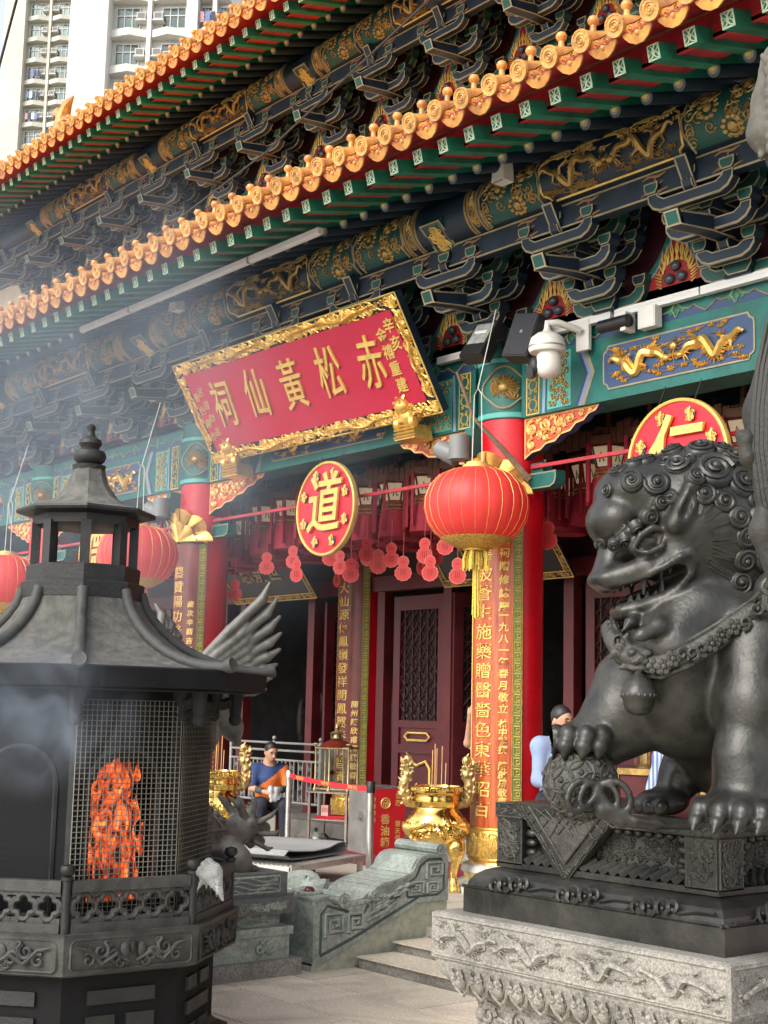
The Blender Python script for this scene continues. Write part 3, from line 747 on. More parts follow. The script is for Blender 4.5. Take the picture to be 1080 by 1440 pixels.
# ================================================================== eaves
SP = .33
def eave(y0, z0, lo, hi, depth, rise):
    """y0,z0: foot of the square rafters; the roof climbs back from there"""
    n = int((hi-lo)/SP)
    # square flying rafters
    b = MB(); vs = []
    s0, s1 = V((0, 0, 0)), V((0, 1.35, .34))
    w, h = .055, .06
    dirv = (s1-s0).normalized(); upv = V((0, -dirv.z, dirv.y))
    for p in (s0, s1): vs += [p+V((sx*w, 0, 0))+upv*sz*h for sx, sz in ((-1, -1), (1, -1), (1, 1), (-1, 1))]
    b.add(vs, [(0, 4, 5, 1), (1, 5, 6, 2), (2, 6, 7, 3), (3, 7, 4, 0), (4, 7, 6, 5)])
    e = vs[:4]; q = [s0+V((sx*(w-.011), -.001, 0))+upv*sz*(h-.011) for sx, sz in ((-1, -1), (1, -1), (1, 1), (-1, 1))]
    b.mi = 1; b.add(e+q, [(i, (i+1) % 4, 4+(i+1) % 4, 4+i) for i in range(4)]); b.mi = 2; b.add(q, [(0, 1, 2, 3)])
    b.mi = 1
    def fp(u, v): return s0+V((u*w, -.005, 0))+upv*v*h
    for sx in (-1, 1):
        for sv in (-1, 1):
            c = V((sx*.42, sv*.42))
            for d in (-1, 1):
                b.tube([fp(sx*.86*t+d*sx*.20*math.sin(PI*t), sv*.86*t-d*sv*.20*math.sin(PI*t)) for t in (.0, .2, .4, .6, .8, 1)], .0055, 3)
    b.tube([fp(.22*math.cos(t), .22*math.sin(t)) for t in np.linspace(0, 6.3, 9)], .006, 3)
    sq_me = b.mesh('square_rafter', [green, palegreen, teal])
    # round rafters with ringed ends
    b = MB(); p0, p1 = V((0, .72, .10)), V((0, 2.35, .66))
    b.tube([p0, p1], .062, 12)
    dv = (p1-p0).normalized()
    Mx = dv.to_track_quat('Z', 'Y').to_matrix()
    b.mi = 1; b.lathe([(.060, -.001), (.056, -.006), (.0, -.006)], 16, p0, mtx=Mx); b.mi = 2; b.lathe([(.044, -.006), (.042, -.016), (0, -.016)], 12, p0+V((0, 0, .008)), mtx=Mx)
    b.mi = 3; b.lathe([(.027, -.015), (.024, -.026), (0, -.028)], 10, p0+V((0, 0, .014)), mtx=Mx)
    rd_me = b.mesh('round_rafter', [navy, mat('rafter_end_grey', (.10, .12, .13), .5, var=.1), mat('rafter_end_pale', (.34, .33, .28), .5, var=.1), gold_pt])
    # barrel tile with a stamped end, following the roof curve
    def roof(t): return V((0, -.24+t*depth, .19+rise*(.55*t+.45*t*t)))
    b = MB(); K = 12; ring = []
    pts = [roof(i/K) for i in range(K+1)]
    b.tube(pts, .080, 10, True)
    p0 = pts[0]; dv = (pts[1]-pts[0]).normalized(); Mx = (-dv).to_track_quat('Z', 'Y').to_matrix()
    b.mi = 1
    b.lathe([(.086, -.02), (.090, .0), (.087, .012), (.075, .011), (.071, .006), (.0, .006)], 18, p0, mtx=Mx)
    b.tube([p0+Mx @ V((x, y, .008)) for x, y in spiral((0, 0), .056, 2.2, 22, 1, 0)], .0075, 4)
    for k in range(1, 9):                                          # joints between the tiles of one row
        q = roof(k/9.); b.mi = 0; b.tube([q, roof(k/9.+.008)], .084, 10)
    bar_me = b.mesh('barrel_tile', [orange_tile, orange_face])
    b = MB(); q = roof(.03)+V((0, -.02, .075))
    b.lathe([(.036, -.02), (.026, .0), (.022, .045), (.042, .07), (.046, .09), (.034, .115), (0, .125)], 12, q)
    knob_me = b.mesh('tile_knob', orange_tile)
    # drip tile: pointed leaf plate hanging between the barrels
    b = MB(); dl = [(-.128, .05), (-.140, .0), (-.128, -.055), (-.085, -.105), (-.03, -.135), (.03, -.135), (.085, -.105), (.128, -.055), (.140, .0), (.128, .05), (.06, .02), (0, .012), (-.06, .02)]
    dl = [(x*1.02, z*1.0) for x, z in dl]; o = roof(0)+V((0, .035, -.045)); upd = V((0, -.35, .94)).normalized()
    b.prism(dl, o, UX, upd, .018, border=.014, mi_border=0)
    nn = V(UX).cross(upd); b.map = lambda p: o+V(UX)*p[0]+upd*p[1]+nn*(p[2]+.002); b.mi = 1
    for s_ in (-1, 1): b.tube([(u, v, .003) for u, v in spiral((s_*.05, -.02), .034, 1.3, 9, s_, 1.5)], .006, 3)
    b.ell((0, -.055, .003), (.018, .022, .008), 6, 4)
    b.map = None; b.mi = 0
    b.grid(lambda u, v: roof(v)+V(((u-.5)*.30, .02, -.03+.03*(2*u-1)**2)), 4, 10)
    drip_me = b.mesh('drip_tile', [orange_tile, orange_face])
    for i in range(n):
        x = lo+SP*i
        M = T(x, y0, z0)
        link('square_rafter', sq_me, temple, M); link('round_rafter', rd_me, temple, M)
        link('drip_tile', drip_me, temple, M)
        M2 = T(x+SP/2, y0, z0+RN.uniform(-.004, .004))
        bt = link('barrel_tile', bar_me, temple, M2); link('tile_knob', knob_me, bt, M2)
    # boards
    c = (lo+hi)/2; L = hi-lo
    def board(name, m, prof, th=.03):
        b = MB(); P = [(lo, y0+y, z0+z) for y, z in prof]+[(lo, y0+y+th*dy, z0+z+th*dz) for (y, z), (dy, dz) in zip(prof, [(0, 1) if abs(prof[1][0]-prof[0][0]) > .1 else (1, 0)]*2)]
        b.add(P+[(hi, p[1], p[2]) for p in P], [(0, 1, 5, 4), (2, 6, 7, 3), (0, 4, 6, 2), (1, 3, 7, 5), (0, 2, 3, 1), (4, 5, 7, 6)]); b.build(name, m, temple)
    sl = .34/1.35
    board('fascia_board', red_paint, [(.20, .20*sl-.02), (.20, .36)])
    board('soffit_board', red_paint, [(.20, .20*sl-.015), (.72, .72*sl-.015)])
    board('tile_bed', red_paint, [(-.20, .115), (.20, .235)])
    b = MB(); b.box((c, y0+.70, z0+.20), (L, .05, .06)); b.build('eave_batten', red_paint, temple)
    b = MB(); b.add([(lo, y0+.66, z0+.215), (hi, y0+.66, z0+.215), (hi, y0+2.9, z0+.94), (lo, y0+2.9, z0+.94), (lo, y0+.66, z0+.235), (hi, y0+.66, z0+.235), (hi, y0+2.9, z0+.97), (lo, y0+2.9, z0+.97)],
                    [(0, 3, 2, 1), (4, 5, 6, 7), (0, 1, 5, 4), (2, 3, 7, 6)]); b.build('ceiling_board', navy, temple)
    # roof deck under the tiles
    b = MB(); b.grid(lambda u, v: V((lo+L*u, y0, z0-.10))+roof(.07+.93*v), 1, 12, False); b.build('roof_deck', mat('clay_bed', (.30, .14, .06), .9, var=.2), temple)
eave(7.6, 6.80, -31.6, -2.2, 5.2, 2.9)
eave(10.1, 6.80+4.60, -34.0, -6.0, 4.2, 2.6)
# upper wall behind the lower roof, rear mass of the temple
b = MB(); b.box((-20.0, 12.62, 10.35-.4), (27.0, .3, 3.6)); b.build('upper_wall', mat('cream_plaster', (.72, .66, .50), .8, var=.08, scale=2), temple)
b = MB(); b.box((-20, 15.2, 11.3), (27.0, 4.6, 4.0)); b.build('upper_hall', dark_red, temple)
b = MB(); b.prism([(-33.5, 11.6), (-33.5, 11.0), (-31.0, 11.05), (-29.4, 11.15), (-28.2, 11.12), (-27.3, 10.95), (-26.9, 10.7), (-26.5, 10.7), (-26.5, 11.6)], (0, 12.40, 0), UX, UZ, .14, border=.05, mi_border=1); b.build('arched_beam', [teal, cream], temple)
# swallow-tail ornament on the far hip
b = MB()
b.tube([(0, 0, -.7), (-.02, 0, .0), (.05, 0, .55), (.30, 0, .95), (.75, 0, 1.1)], [.34, .30, .26, .18, .03], 8)
b.tube([(0.0, 0, .55), (-.3, 0, .88), (-.85, 0, 1.0)], [.24, .17, .03], 8); b.ell((0, -.05, .25), (.34, .24, .4), 10, 8)
b.tube([(.2, -.1, .2), (.5, -.12, .35), (.8, -.1, .2)], [.16, .12, .03], 6); b.tube([(-1.2, 0, -.75), (-.6, 0, -.35), (.2, 0, -.2)], [.2, .25, .2], 8)
orn = b.build('ridge_ornament', orange_tile, temple, T(-25.55, 12.2, 13.72) @ Matrix.Scale(.62, 4))
# ================================================================== door wall and interior
YD = 12.75
SZ = TZ+.2
post_m = mat('door_frame_wood', (.10, .011, .013), .4, var=.3, scale=3)
lat_m = mat('lattice_wood', (.045, .012, .012), .45, var=.3)
def door_leaf():
    b = MB(); w, h = 1.08, 3.14
    for x in (-w/2+.07, w/2-.07): b.box((x, 0, h/2), (.14, .07, h))
    for z, hh in ((.09, .18), (1.02, .12), (1.36, .10), (h-.10, .20)): b.box((0, 0, z), (w-.28, .066, hh))
    b.box((0, .01, .54), (w-.28, .03, .84)); b.box((0, .01, 1.19), (w-.28, .03, .24))
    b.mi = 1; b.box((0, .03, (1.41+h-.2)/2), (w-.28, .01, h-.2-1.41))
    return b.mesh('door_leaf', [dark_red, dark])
def lattice():
    b = MB(); w, z0, z1 = .80, 1.41, 2.94
    for k in range(-6, 14):
        for s_ in (-1, 1):
            z = z0+k*.19
            a, c = (-w/2, z), (w/2, z+s_*w*1.15)
            pts = []
            for t in np.linspace(0, 1, 25):
                x, zz = a[0]+(c[0]-a[0])*t, a[1]+(c[1]-a[1])*t
                if z0 < zz < z1: pts.append((x, zz))
            if len(pts) > 1: b.tube([(pts[0][0], -.012*s_, pts[0][1]), (pts[-1][0], -.012*s_, pts[-1][1])], .014, 4)
    for k in range(5): b.box((-w/2+w*(k+.5)/5, 0, (z0+z1)/2), (.016, .02, z1-z0))
    return b.mesh('door_lattice', lat_m)
def door_plaque():
    b = MB(); P = [(-.26, 0), (-.20, -.05), (.20, -.05), (.26, 0), (.20, .05), (-.20, .05)]
    b.tube([(x, -.04, 1.19+z) for x, z in P+[P[0]]], .016, 5)
    P = [(-.27, .42), (-.27, .76), (-.18, .86), (0, .80), (.18, .86), (.27, .76), (.27, .42)]
    b.tube([(x, -.03, z) for x, z in P], .022, 5); 
    b.tube([(-.2, -.03, .25), (-.12, -.03, .38), (0, -.03, .55), (.12, -.03, .38), (.2, -.03, .25)], .02, 5)
    return b.mesh('door_ornament', gold_pt)
leaf_me, lattice_me, dorn_me = door_leaf(), lattice(), door_plaque()
def leaf(x, y=YD, rz=0.):
    M = T(x, y, SZ, rz)
    d = link('door', leaf_me, temple, M); link('door_lattice', lattice_me, d, M); link('door_ornament', dorn_me, d, M)
for x in (-14.55, -10.92, -19.9, -22.6, -24.1, -26.6, -9.1, -6.15): leaf(x)
for (x, y, rz) in ((-13.66, 13.2, rad(74)), (-11.9, 13.2, rad(-74)), (-9.62, 13.25, rad(-80)), (-16.6, 13.25, rad(80)), (-8.72, 13.2, rad(78))): leaf(x, y, rz)
def posts(lst, z0, z1, w=.16, name='door_post'):
    for x in lst:
        b = MB(); b.box((0, 0, (z0+z1)/2), (w, .16, z1-z0)); link(name, b.mesh(name, post_m), temple, T(x, YD, 0))
posts((-15.33, -13.92, -11.7, -10.4, -17.0, -18.85, -19.4, -21.2, -25.4, -27.5, -8.5, -6.8, -9.7), SZ, 3.66)
b = MB(); b.box((-16.5, YD, 3.78), (32, .18, .22)); b.build('door_lintel', post_m, temple)
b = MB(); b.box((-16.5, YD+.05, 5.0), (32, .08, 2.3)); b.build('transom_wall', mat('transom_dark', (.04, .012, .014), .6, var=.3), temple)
b = MB(); b.box((-16.5, YI, 5.3), (32, .3, .55)); b.build('inner_beam', green_dk, temple)
b = MB(); b.box((-16.5, 11.45, 5.55), (32, 2.7, .06)); b.build('portico_ceiling', navy, temple)
# dim hall behind the doors
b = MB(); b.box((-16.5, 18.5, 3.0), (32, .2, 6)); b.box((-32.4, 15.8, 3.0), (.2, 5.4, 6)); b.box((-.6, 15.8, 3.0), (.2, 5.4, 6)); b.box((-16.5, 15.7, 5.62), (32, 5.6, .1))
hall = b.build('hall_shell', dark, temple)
rng = random.Random(6)
b = MB()
for k in range(26):
    x, y, z = rng.uniform(-19, -9), rng.uniform(14.3, 16.5), rng.uniform(2.2, 4.0)
    b.box((x, y, z), (rng.uniform(.05, .3), .05, rng.uniform(.1, .8)))
kind(b.build('altar_hangings', gold_dim, hall), 'stuff')
b = MB()
for k in range(40):
    x, y, z = rng.uniform(-20, -9), rng.uniform(14.2, 16.0), rng.uniform(.5, 2.2)
    b.ell((x, y, z), (rng.uniform(.05, .3), .1, rng.uniform(.1, .5)), 8, 6)
kind(b.build('altar_figures', mat('dusky_altar', (.05, .04, .035), .6, .2, var=.5, scale=8), hall), 'stuff')
b = MB()
for x, z in ((-12.6, 3.1), (-12.2, 2.9), (-17.2, 2.35), (-17.45, 2.9)):
    for k in range(6):
        a = k*PI/3; b.tube([(x, 14.0, z), (x+.12*math.cos(a), 14.0, z+.12*math.sin(a))], .012, 4)
    b.tube([(x+.14*math.cos(t), 14.0, z+.14*math.sin(t)) for t in np.linspace(0, 6.3, 13)], .014, 4)
b.build('lattice_rosette', gold_dim, hall)

# ---- black lacquer plaques hung inside the portico
def black_plaque(x, w, txt, lab):
    M = Matrix.Translation((x, 12.38, 3.62)) @ Matrix.Rotation(rad(38), 4, 'X')
    t = thing('door_plaque', lab, 'plaque', M, 'black plaques over the doors')
    b = MB(); h = .95; fl = lambda p: M @ V((p[0], -p[2], p[1]))
    b.map = fl; b.prism([(-w/2, 0), (w/2, 0), (w/2, h), (-w/2, h)], (0, 0, .0), (1, 0, 0), (0, 1, 0), .05); b.build('panel', [mat('black_lacquer', (.012, .012, .016), .35, var=.1)], t)
    b = MB(); b.map = fl; r = random.Random(4)
    for u0, u1, v0, v1 in ((-w/2, w/2, 0, .09), (-w/2, w/2, h-.09, h), (-w/2, -w/2+.09, .09, h-.09), (w/2-.09, w/2, .09, h-.09)):
        b.mi = 0
        for q in ((u0, v0, u1, v0), (u0, v1, u1, v1), (u0, v0, u0, v1), (u1, v0, u1, v1)): b.tube([(q[0], q[1], .008), (q[2], q[3], .008)], .009, 4)
        b.mi = 1; scrollwork(b, u0, u1, v0, v1, .04, 1.1, r)
    b.build('frame', [gold_pt, gold_dim], t)
    me = text_mesh(txt, .36, .008, gold_dim, .004)
    link('lettering', me, t, M @ Matrix.Translation((0, -.012, .5)) @ Matrix.Rotation(PI/2, 4, 'X'))
black_plaque(-17.55, 2.15, '恩敷世', 'black lacquer plaque with gold characters over the dark doorway, beside the crane wings')
black_plaque(-12.5, 2.3, '昭明道', 'black gilt framed plaque partly hidden behind the big red lantern by the right pillar')

# ================================================================== the great name plaque
PB, PT = V((-12.80, 9.56, 5.09)), V((-12.80, 8.86, 6.24))
up = (PT-PB); PH = up.length; up.normalize(); PWd = 4.36
MP = frame((1, 0, 0), up, V((1, 0, 0)).cross(up), PB)
plq = thing('name_plaque', 'huge tilted crimson plaque with carved gold frame and five large gold characters', 'plaque', MP)
def PM(p): return MP @ V(p)
b = MB(); b.map = PM; b.prism([(-PWd/2, 0), (PWd/2, 0), (PWd/2, PH), (-PWd/2, PH)], (0, 0, 0), (1, 0, 0), (0, 1, 0), .10); b.build('backing', navy, plq)
fw_ = .155
b = MB(); b.map = PM; b.prism([(-PWd/2+fw_, fw_), (PWd/2-fw_, fw_), (PWd/2-fw_, PH-fw_), (-PWd/2+fw_, PH-fw_)], (0, 0, .012), (1, 0, 0), (0, 1, 0), .012); b.build('panel', sign_red, plq)
rng = random.Random(17)
for (u0, u1, v0, v1) in ((-PWd/2, PWd/2, 0, fw_), (-PWd/2, PWd/2, PH-fw_, PH), (-PWd/2, -PWd/2+fw_, fw_, PH-fw_), (PWd/2-fw_, PWd/2, fw_, PH-fw_)):
    b = MB(); b.map = PM
    scrollwork(b, u0, u1, v0, v1, .052, 2.2, rng, tr=.17, w0=.012, n=5, seg=11)
    L = (u1-u0) if (u1-u0) > (v1-v0) else (v1-v0)
    n = 2 if L > 2 else 1
    for k in range(n):
        dd = MB(); dragon(dd, L/n*.92, fw_*1.5, rng, rng.choice((-1, 1)), .03, .075, 5, 4)
        if (u1-u0) > (v1-v0): b.add([(u0+L*(k+.5)/n+p[0], (v0+v1)/2+p[1]*.66, p[2]) for p in dd.v], dd.f, True)
        else: b.add([((u0+u1)/2+p[1]*.66, v0+L*(k+.5)/n+p[0], p[2]) for p in dd.v], dd.f, True)
    b.build('carved_frame', gold, plq)
b = MB(); b.map = PM
for q in ((-1, 0, 1, 0), (-1, 1, 1, 1), (-1, 0, -1, 1), (1, 0, 1, 1)): b.tube([(q[0]*PWd/2, q[1]*PH, .006), (q[2]*PWd/2, q[3]*PH, .006)], .012, 4)
b.build('edge_bead', gold_pt, plq)
for i, ch in enumerate('赤松黃仙祠'):
    me = text_mesh(ch, .53, .012, gold_pt, .002, shear=.16)
    u = PWd/2-.76-.72*i
    link('character', me, plq, MP @ Matrix.Translation((u, PH*.50+(.02 if i % 2 else 0), .026)) @ Matrix.Rotation(rad(-4+2*(i % 3)), 4, 'Z') @ Matrix.Diagonal((.82, 1.22, 1, 1)))
for i, ch in enumerate('辛亥'): link('character', text_mesh(ch, .17, .006, gold_pt, .003, shear=.1), plq, MP @ Matrix.Translation((PWd/2-.26, PH-.32-.2*i, .018)))
for i, ch in enumerate('金禧重建'): link('character', text_mesh(ch, .17, .006, gold_pt, .003, shear=.1), plq, MP @ Matrix.Translation((PWd/2-.42, PH-.40-.19*i, .018)))
for j, s_ in enumerate(('呂祖師乩', '嗇色園作')):
    for i, ch in enumerate(s_): link('character', text_mesh(ch, .125, .006, gold_pt, .0, shear=.2), plq, MP @ Matrix.Translation((-PWd/2+.36-.13*j, PH-.42-.18*i-.05*j, .018)))
# gilded beasts the plaque stands on
def beast():
    b = MB(); b.ell((0, -.05, .10), (.16, .13, .12), 12, 8); b.ell((0, -.17, .20), (.10, .09, .09), 12, 8); b.box((0, 0, -.08), (.34, .26, .16), top=.85)
    for k in range(4): b.tube([(-.17, -.14, -.13+.04*k), (.17, -.14, -.13+.04*k)], .012, 4)
    for s_ in (-1, 1):
        b.ell((s_*.12, -.12, .02), (.06, .07, .08), 8, 6); b.tube([(s_*.05, -.2, .27), (s_*.09, -.2, .34)], [.03, .008], 5); b.ell((s_*.04, -.25, .22), .022, 6, 5)
    scr = random.Random(2)
    for k in range(26):
        a, c = scr.uniform(0, 6.28), scr.uniform(-.1, .2)
        b.tube([(x, -.16+.02*scr.random(), z) for x, z in spiral((.13*math.cos(a), .12+c*.6), .04, 1.2, 8, 1, a)], .011, 4)
    return b.mesh('gilded_beast', gold)
bm_ = beast()
for x, lb in ((-14.55, 'small gilded lion bracket under the left foot of the name plaque'), (-11.15, 'small gilded lion bracket under the right foot of the name plaque')):
    tag(link('gilded_beast', bm_, None, T(x, 9.62, 5.02)), lb, 'bracket', 'gilded beasts under the plaque')

# ================================================================== round signs
def round_sign(x, ch, lab, z=4.19, r=.555):
    M = T(x, YF-.16, z)
    t = thing('round_sign', lab, 'sign', M, 'round red signs under the beam')
    R90 = Matrix.Rotation(PI/2, 3, 'X')
    b = MB(); b.lathe([(r-.02, -.04), (r-.02, .0), (0, .0)], 56, (0, 0, 0), mtx=R90); b.build('disc', mat('disc_red', (.62, .008, .022), .4, var=.06), t, M)
    b = MB(); b.lathe([(r-.032, 0.0), (r-.028, .018), (r-.012, .024), (r, .016), (r+.006, -.02), (r, -.045), (r-.05, -.045)], 56, mtx=R90, cap=False); b.build('rim', gold_pt, t, M)
    link('character', text_mesh(ch, .70, .016, gold_pt, .009, shear=.10), t, M @ Matrix.Translation((0, -.028, .01)) @ Matrix.Rotation(PI/2, 4, 'X') @ Matrix.Diagonal((.92, 1.06, 1, 1)))
    rg = random.Random(31)
    for k in range(8):
        a = 2*PI*(k+.5)/8
        b = MB(); b.map = lambda p: V((p[0], -p[2]-.012, p[1])); b.mi = 1
        b.ell((0, 0, .0), (.055, .06, .012), 8, 5); b.mi = 0
        for q in range(6): 
            an = q*PI/3+rg.random(); b.tube([(u, v, .018) for u, v in spiral((.03*math.cos(an), .035*math.sin(an)), .028, 1.2, 8, 1, an)], .008, 4)
        b.tube([(0, -.06, .02), (0, .02, .03), (.01, .07, .02)], [.01, .018, .006], 5)
        b.build('emblem', [gold_pt, navy_lt], t, M @ Matrix.Translation((.42*math.cos(a), 0, .42*math.sin(a))))
    b = MB(); 
    for s_ in (-1, 1): b.tube([(s_*.2, .0, r-.03), (s_*.2, .1, BZ0-z)], .006, 4)
    b.build('hanger', cable_m, t, M)
round_sign(-12.72, '道', 'round red sign with gold rim reading the way character, hanging under the name plaque', 4.28)
round_sign(-7.62, '仁', 'round red sign with gold rim rising behind the bronze lion mane', 4.20)
round_sign(-18.2, '德', 'round red sign mostly hidden behind the burner turret posts', 4.2)

# ================================================================== couplet boards on the pillars
def couplet(x, y, txt, small, lab, wood, z0, z1, phi=64, crest=True, base=True, tsize=.17, toff=0):
    r = .345
    def mp(p): return V((x+(r+p[2])*math.sin(p[0]), y-(r+p[2])*math.cos(p[0]), p[1]))
    t = thing('couplet_board', lab, 'board', T(x, y-r, z0), 'couplet boards on the pillars')
    ph = rad(phi)
    b = MB(); b.map = mp
    b.grid(lambda u, v: (-ph+2*ph*u, z0+(z1-z0)*v, .028), 28, 1)
    b.grid(lambda u, v: (ph-2*ph*u, z0+(z1-z0)*v, .0), 28, 1)
    for a in (-ph, ph): b.grid(lambda u, v: (a, z0+(z1-z0)*v, .028*(u if a > 0 else 1-u)) , 1, 1, False)
    b.build('board', wood, t)
    # key-fret border strips
    fr = MB(); fr.map = mp; bwid = .085/r
    for s_ in (-1, 1):
        a0, a1 = (ph-bwid, ph) if s_ > 0 else (-ph, -ph+bwid)
        fr.mi = 0; fr.grid(lambda u, v: (a0+(a1-a0)*u, z0+(z1-z0)*v, .031), 3, 1)
        fr.mi = 1
        for a in (a0, a1): fr.tube([(a, z0, .033), (a, z1, .033)], .006, 4)
        n = int((z1-z0)/.10); st = (z1-z0)/n; am, aw = (a0+a1)/2, (a1-a0)*.33
        for k in range(n):
            zz = z0+st*k
            P = [(-1, .05), (-1, .75), (1, .75), (1, .2), (-.15, .2), (-.15, .5), (.45, .5)]
            fr.tube([(am+u*aw*s_, zz+v*st, .034) for u, v in P], .0072, 4)
            fr.tube([(am-aw*s_, zz+.05*st, .034), (am+aw*s_*1.0, zz+.0*st, .034)], .005, 4)
    fr.build('fret_border', [mat('fret_green', (.16, .24, .06), .5, var=.1), gold_pt], t)
    for i, ch in enumerate(txt):
        zz = 3.72-.193*i
        if zz < z0+.06: break
        me = text_mesh(ch, tsize, .004, gold_pt, .0005, shear=.04)
        me2 = me
        for vv in me2.vertices:
            q = mp((vv.co.x*1.28/r+toff, zz+vv.co.y*.98, .033+vv.co.z)); vv.co = q
        link('character', me2, t)
    for s_, a, zt, dz, sz in small:
        for i, ch in enumerate(s_):
            me = text_mesh(ch, sz, .003, gold_pt, .002, shear=.08)
            for vv in me.vertices: vv.co = mp((vv.co.x/r+a, zt-dz*i+vv.co.y, .032+vv.co.z))
            link('character', me, t)
    if base:
        b = MB(); b.map = mp; h = z0
        b.mi = 0; b.grid(lambda u, v: (-ph+2*ph*u, h-.30+.30*v, .04+.025*math.sin(PI*v*.9)), 28, 6); b.grid(lambda u, v: (-ph+2*ph*u, h-.58+.28*v, .03+.05*math.sin(PI*v)), 28, 6)
        b.mi = 1; rg = random.Random(3); scrollwork(b, -ph+.1, ph-.1, h-.27, h-.02, .07, 1.2, rng=rg, tr=.1, w0=.06)
        for k in range(13):
            a = -ph+2*ph*(k+.5)/13
            b.ell((a, h-.44, .075), (.065, .10, .018), 8, 6)
            b.tube([(a, h-.56, .04), (a-.06, h-.62, .03)], [.03, .006], 4)
        b.mi = 0
        for zq in (h, h-.29, h-.57): b.tube([(-ph+2*ph*k/20, zq, .045) for k in range(21)], .016, 5)
        b.build('lotus_base', [gold, gold_pt], t)
    if crest:
        b = MB(); b.map = mp
        b.tube([(-ph+2*ph*k/16, z1+.02+.10*math.sin(PI*k/16), .04) for k in range(17)], .03, 6)
        def leafy(t, v, lift):
            rr = v*(1+.10*abs(math.cos(4.5*t)))
            return (ph*1.02*math.cos(t)*rr, z1+.02+.40*math.sin(t)*rr, .03+lift+.055*abs(math.cos(4.5*t))*v+.05*v*v)
        b.grid(lambda u, v: leafy(PI*u, v, 0), 54, 6); b.grid(lambda u, v: leafy(PI*(1-u), v, -.02), 54, 6)
        b.grid(lambda u, v: leafy(PI*u, v*.62, .035), 54, 5)
        for k in range(10):
            t_ = PI*k/9; b.tube([leafy(t_, v, .01) for v in (.1, .4, .7, 1.0)], [.012, .016, .014, .006], 5)
        rg = random.Random(9); scrollwork(b, -ph*.9, ph*.9, z1+.02, z1+.18, .055, 1.4, rng=rg, tr=.16, w0=.05)
        b.build('gilt_crest', gold, t)
couplet(PX[4], YP, '甘澤被蒼生施藥贈醫嗇色東華昭百世', [('黃大仙祠贈修誌慶', .62, 3.95, .135, .10), ('一九八一年春月敬立', .62, 3.0-.08, .115, .095), ('林中鶴撰', .62, 1.86, .085, .085), ('陳啟周敬書', .62, 1.45, .085, .085)], 'tall reddish wooden couplet board with gold characters on the right pillar behind the brass urn', wood_red, .84, 4.12)
couplet(PX[3], YP, '農贊陽功普宇辛勤耕稼農桑萬戶豐', [('歲次辛酉吉日', .62, 3.3, .12, .09)], 'couplet board with gilt crest on the left pillar beside the burner roof', wood_dk, .84, 4.12)
couplet(PX[3], YI, '大仙源傳鳳嶺發祥開鳳翼奉行普濟勸善願及萬家', [('開州陳欣甫拜撰敬書', .62, 2.05, .125, .10)], 'dark couplet board on the inner pillar left of the tall latticed door', wood_dk, .75, 4.3, crest=False)

# ================================================================== lanterns
def big_lantern(M, lab, r=.50):
    t = thing('red_lantern', lab, 'lantern', M, 'big round red lanterns')
    prof = [(.10, .37), (.24, .355), (.36, .30), (.45, .20), (.495, .08), (.50, -.02), (.47, -.14), (.40, -.25), (.30, -.325), (.22, -.36)]
    N = 24; b = MB(); vs = []; fs = []; seg = N*4
    for q, (rr, z) in enumerate(prof):
        for j in range(seg):
            a = 2*PI*j/seg; k = 1-.018*(1-abs(math.cos(a*N/2)))*min(1, rr/.3); k = 1-.022*(1-abs(2*((j % 4)/4)-1)**1.5)*0+ (.012*math.sin(PI*((j % 4)/4)))
            vs.append((rr*k*math.cos(a), rr*k*math.sin(a), z))
    for q in range(len(prof)-1):
        for j in range(seg): fs.append((q*seg+j, (q+1)*seg+j, (q+1)*seg+(j+1) % seg, q*seg+(j+1) % seg))
    b.add(vs, fs, True); b.build('shade', lantern_red, t, M)
    b = MB()
    for j in range(N):
        a = 2*PI*j/N; b.tube([(rr*1.004*math.cos(a), rr*1.004*math.sin(a), z) for rr, z in prof], .0024, 3, False)
    kind(b.build('ribs', gold_pt, t, M), 'stuff')
    b = MB(); b.lathe([(.14, .36), (.14, .40), (.105, .41), (.105, .43), (.0, .43)], 24); b.build('top_cap', gold_pt, t, M)
    b = MB(); b.lathe([(.345, -.30), (.32, -.325), (.18, -.395), (.12, -.40), (.12, -.42), (.0, -.42)], 32)
    for k in range(40):
        a = 2*PI*k/40; b.tube([(.345*math.cos(a), .345*math.sin(a), -.305), (.14*math.cos(a+.1), .14*math.sin(a+.1), -.40)], .007, 3)
    b.build('bottom_collar', mat('gold_brocade', (.60, .36, .08), .45, .4, var=.4, scale=40), t, M) 
    b = MB(); rg = random.Random(1)
    for k in range(44):
        a = rg.uniform(0, 6.28); rr = rg.uniform(.05, .12); b.tube([(rr*math.cos(a)*.9, rr*math.sin(a)*.9, -.41), (rr*1.15*math.cos(a), rr*1.15*math.sin(a), -.50), (rr*1.1*math.cos(a), rr*1.1*math.sin(a), -.56-.06*rg.random())], .009, 4)
    for k in range(26):
        a = rg.uniform(0, 6.28); rr = rg.uniform(.0, .045); b.tube([(rr*math.cos(a), rr*math.sin(a), -.42), (rr*math.cos(a), rr*math.sin(a), -.8), (rr*1.3*math.cos(a)+.004, rr*1.3*math.sin(a), -1.02-.05*rg.random())], .008, 4)
    b.build('tassel', tassel_gold, t, M)
    b = MB()
    for s_ in (-1, 1): b.tube([(s_*.07, 0, .42), (s_*.05, 0, 1.1)], .006, 4)
    b.tube([(-.05, 0, 1.1), (0, 0, 1.16), (.05, 0, 1.1)], .006, 4); b.tube([(0, 0, 1.16), (-.02, .25, 2.0)], .006, 4)
    b.build('cord', mat('pale_cord', (.6, .58, .5), .7, var=.1), t, M)
    return t
Lt = big_lantern(T(-9.52, 9.02, 3.905), 'big round red lantern with gold tassel hanging in front of the right pillar')
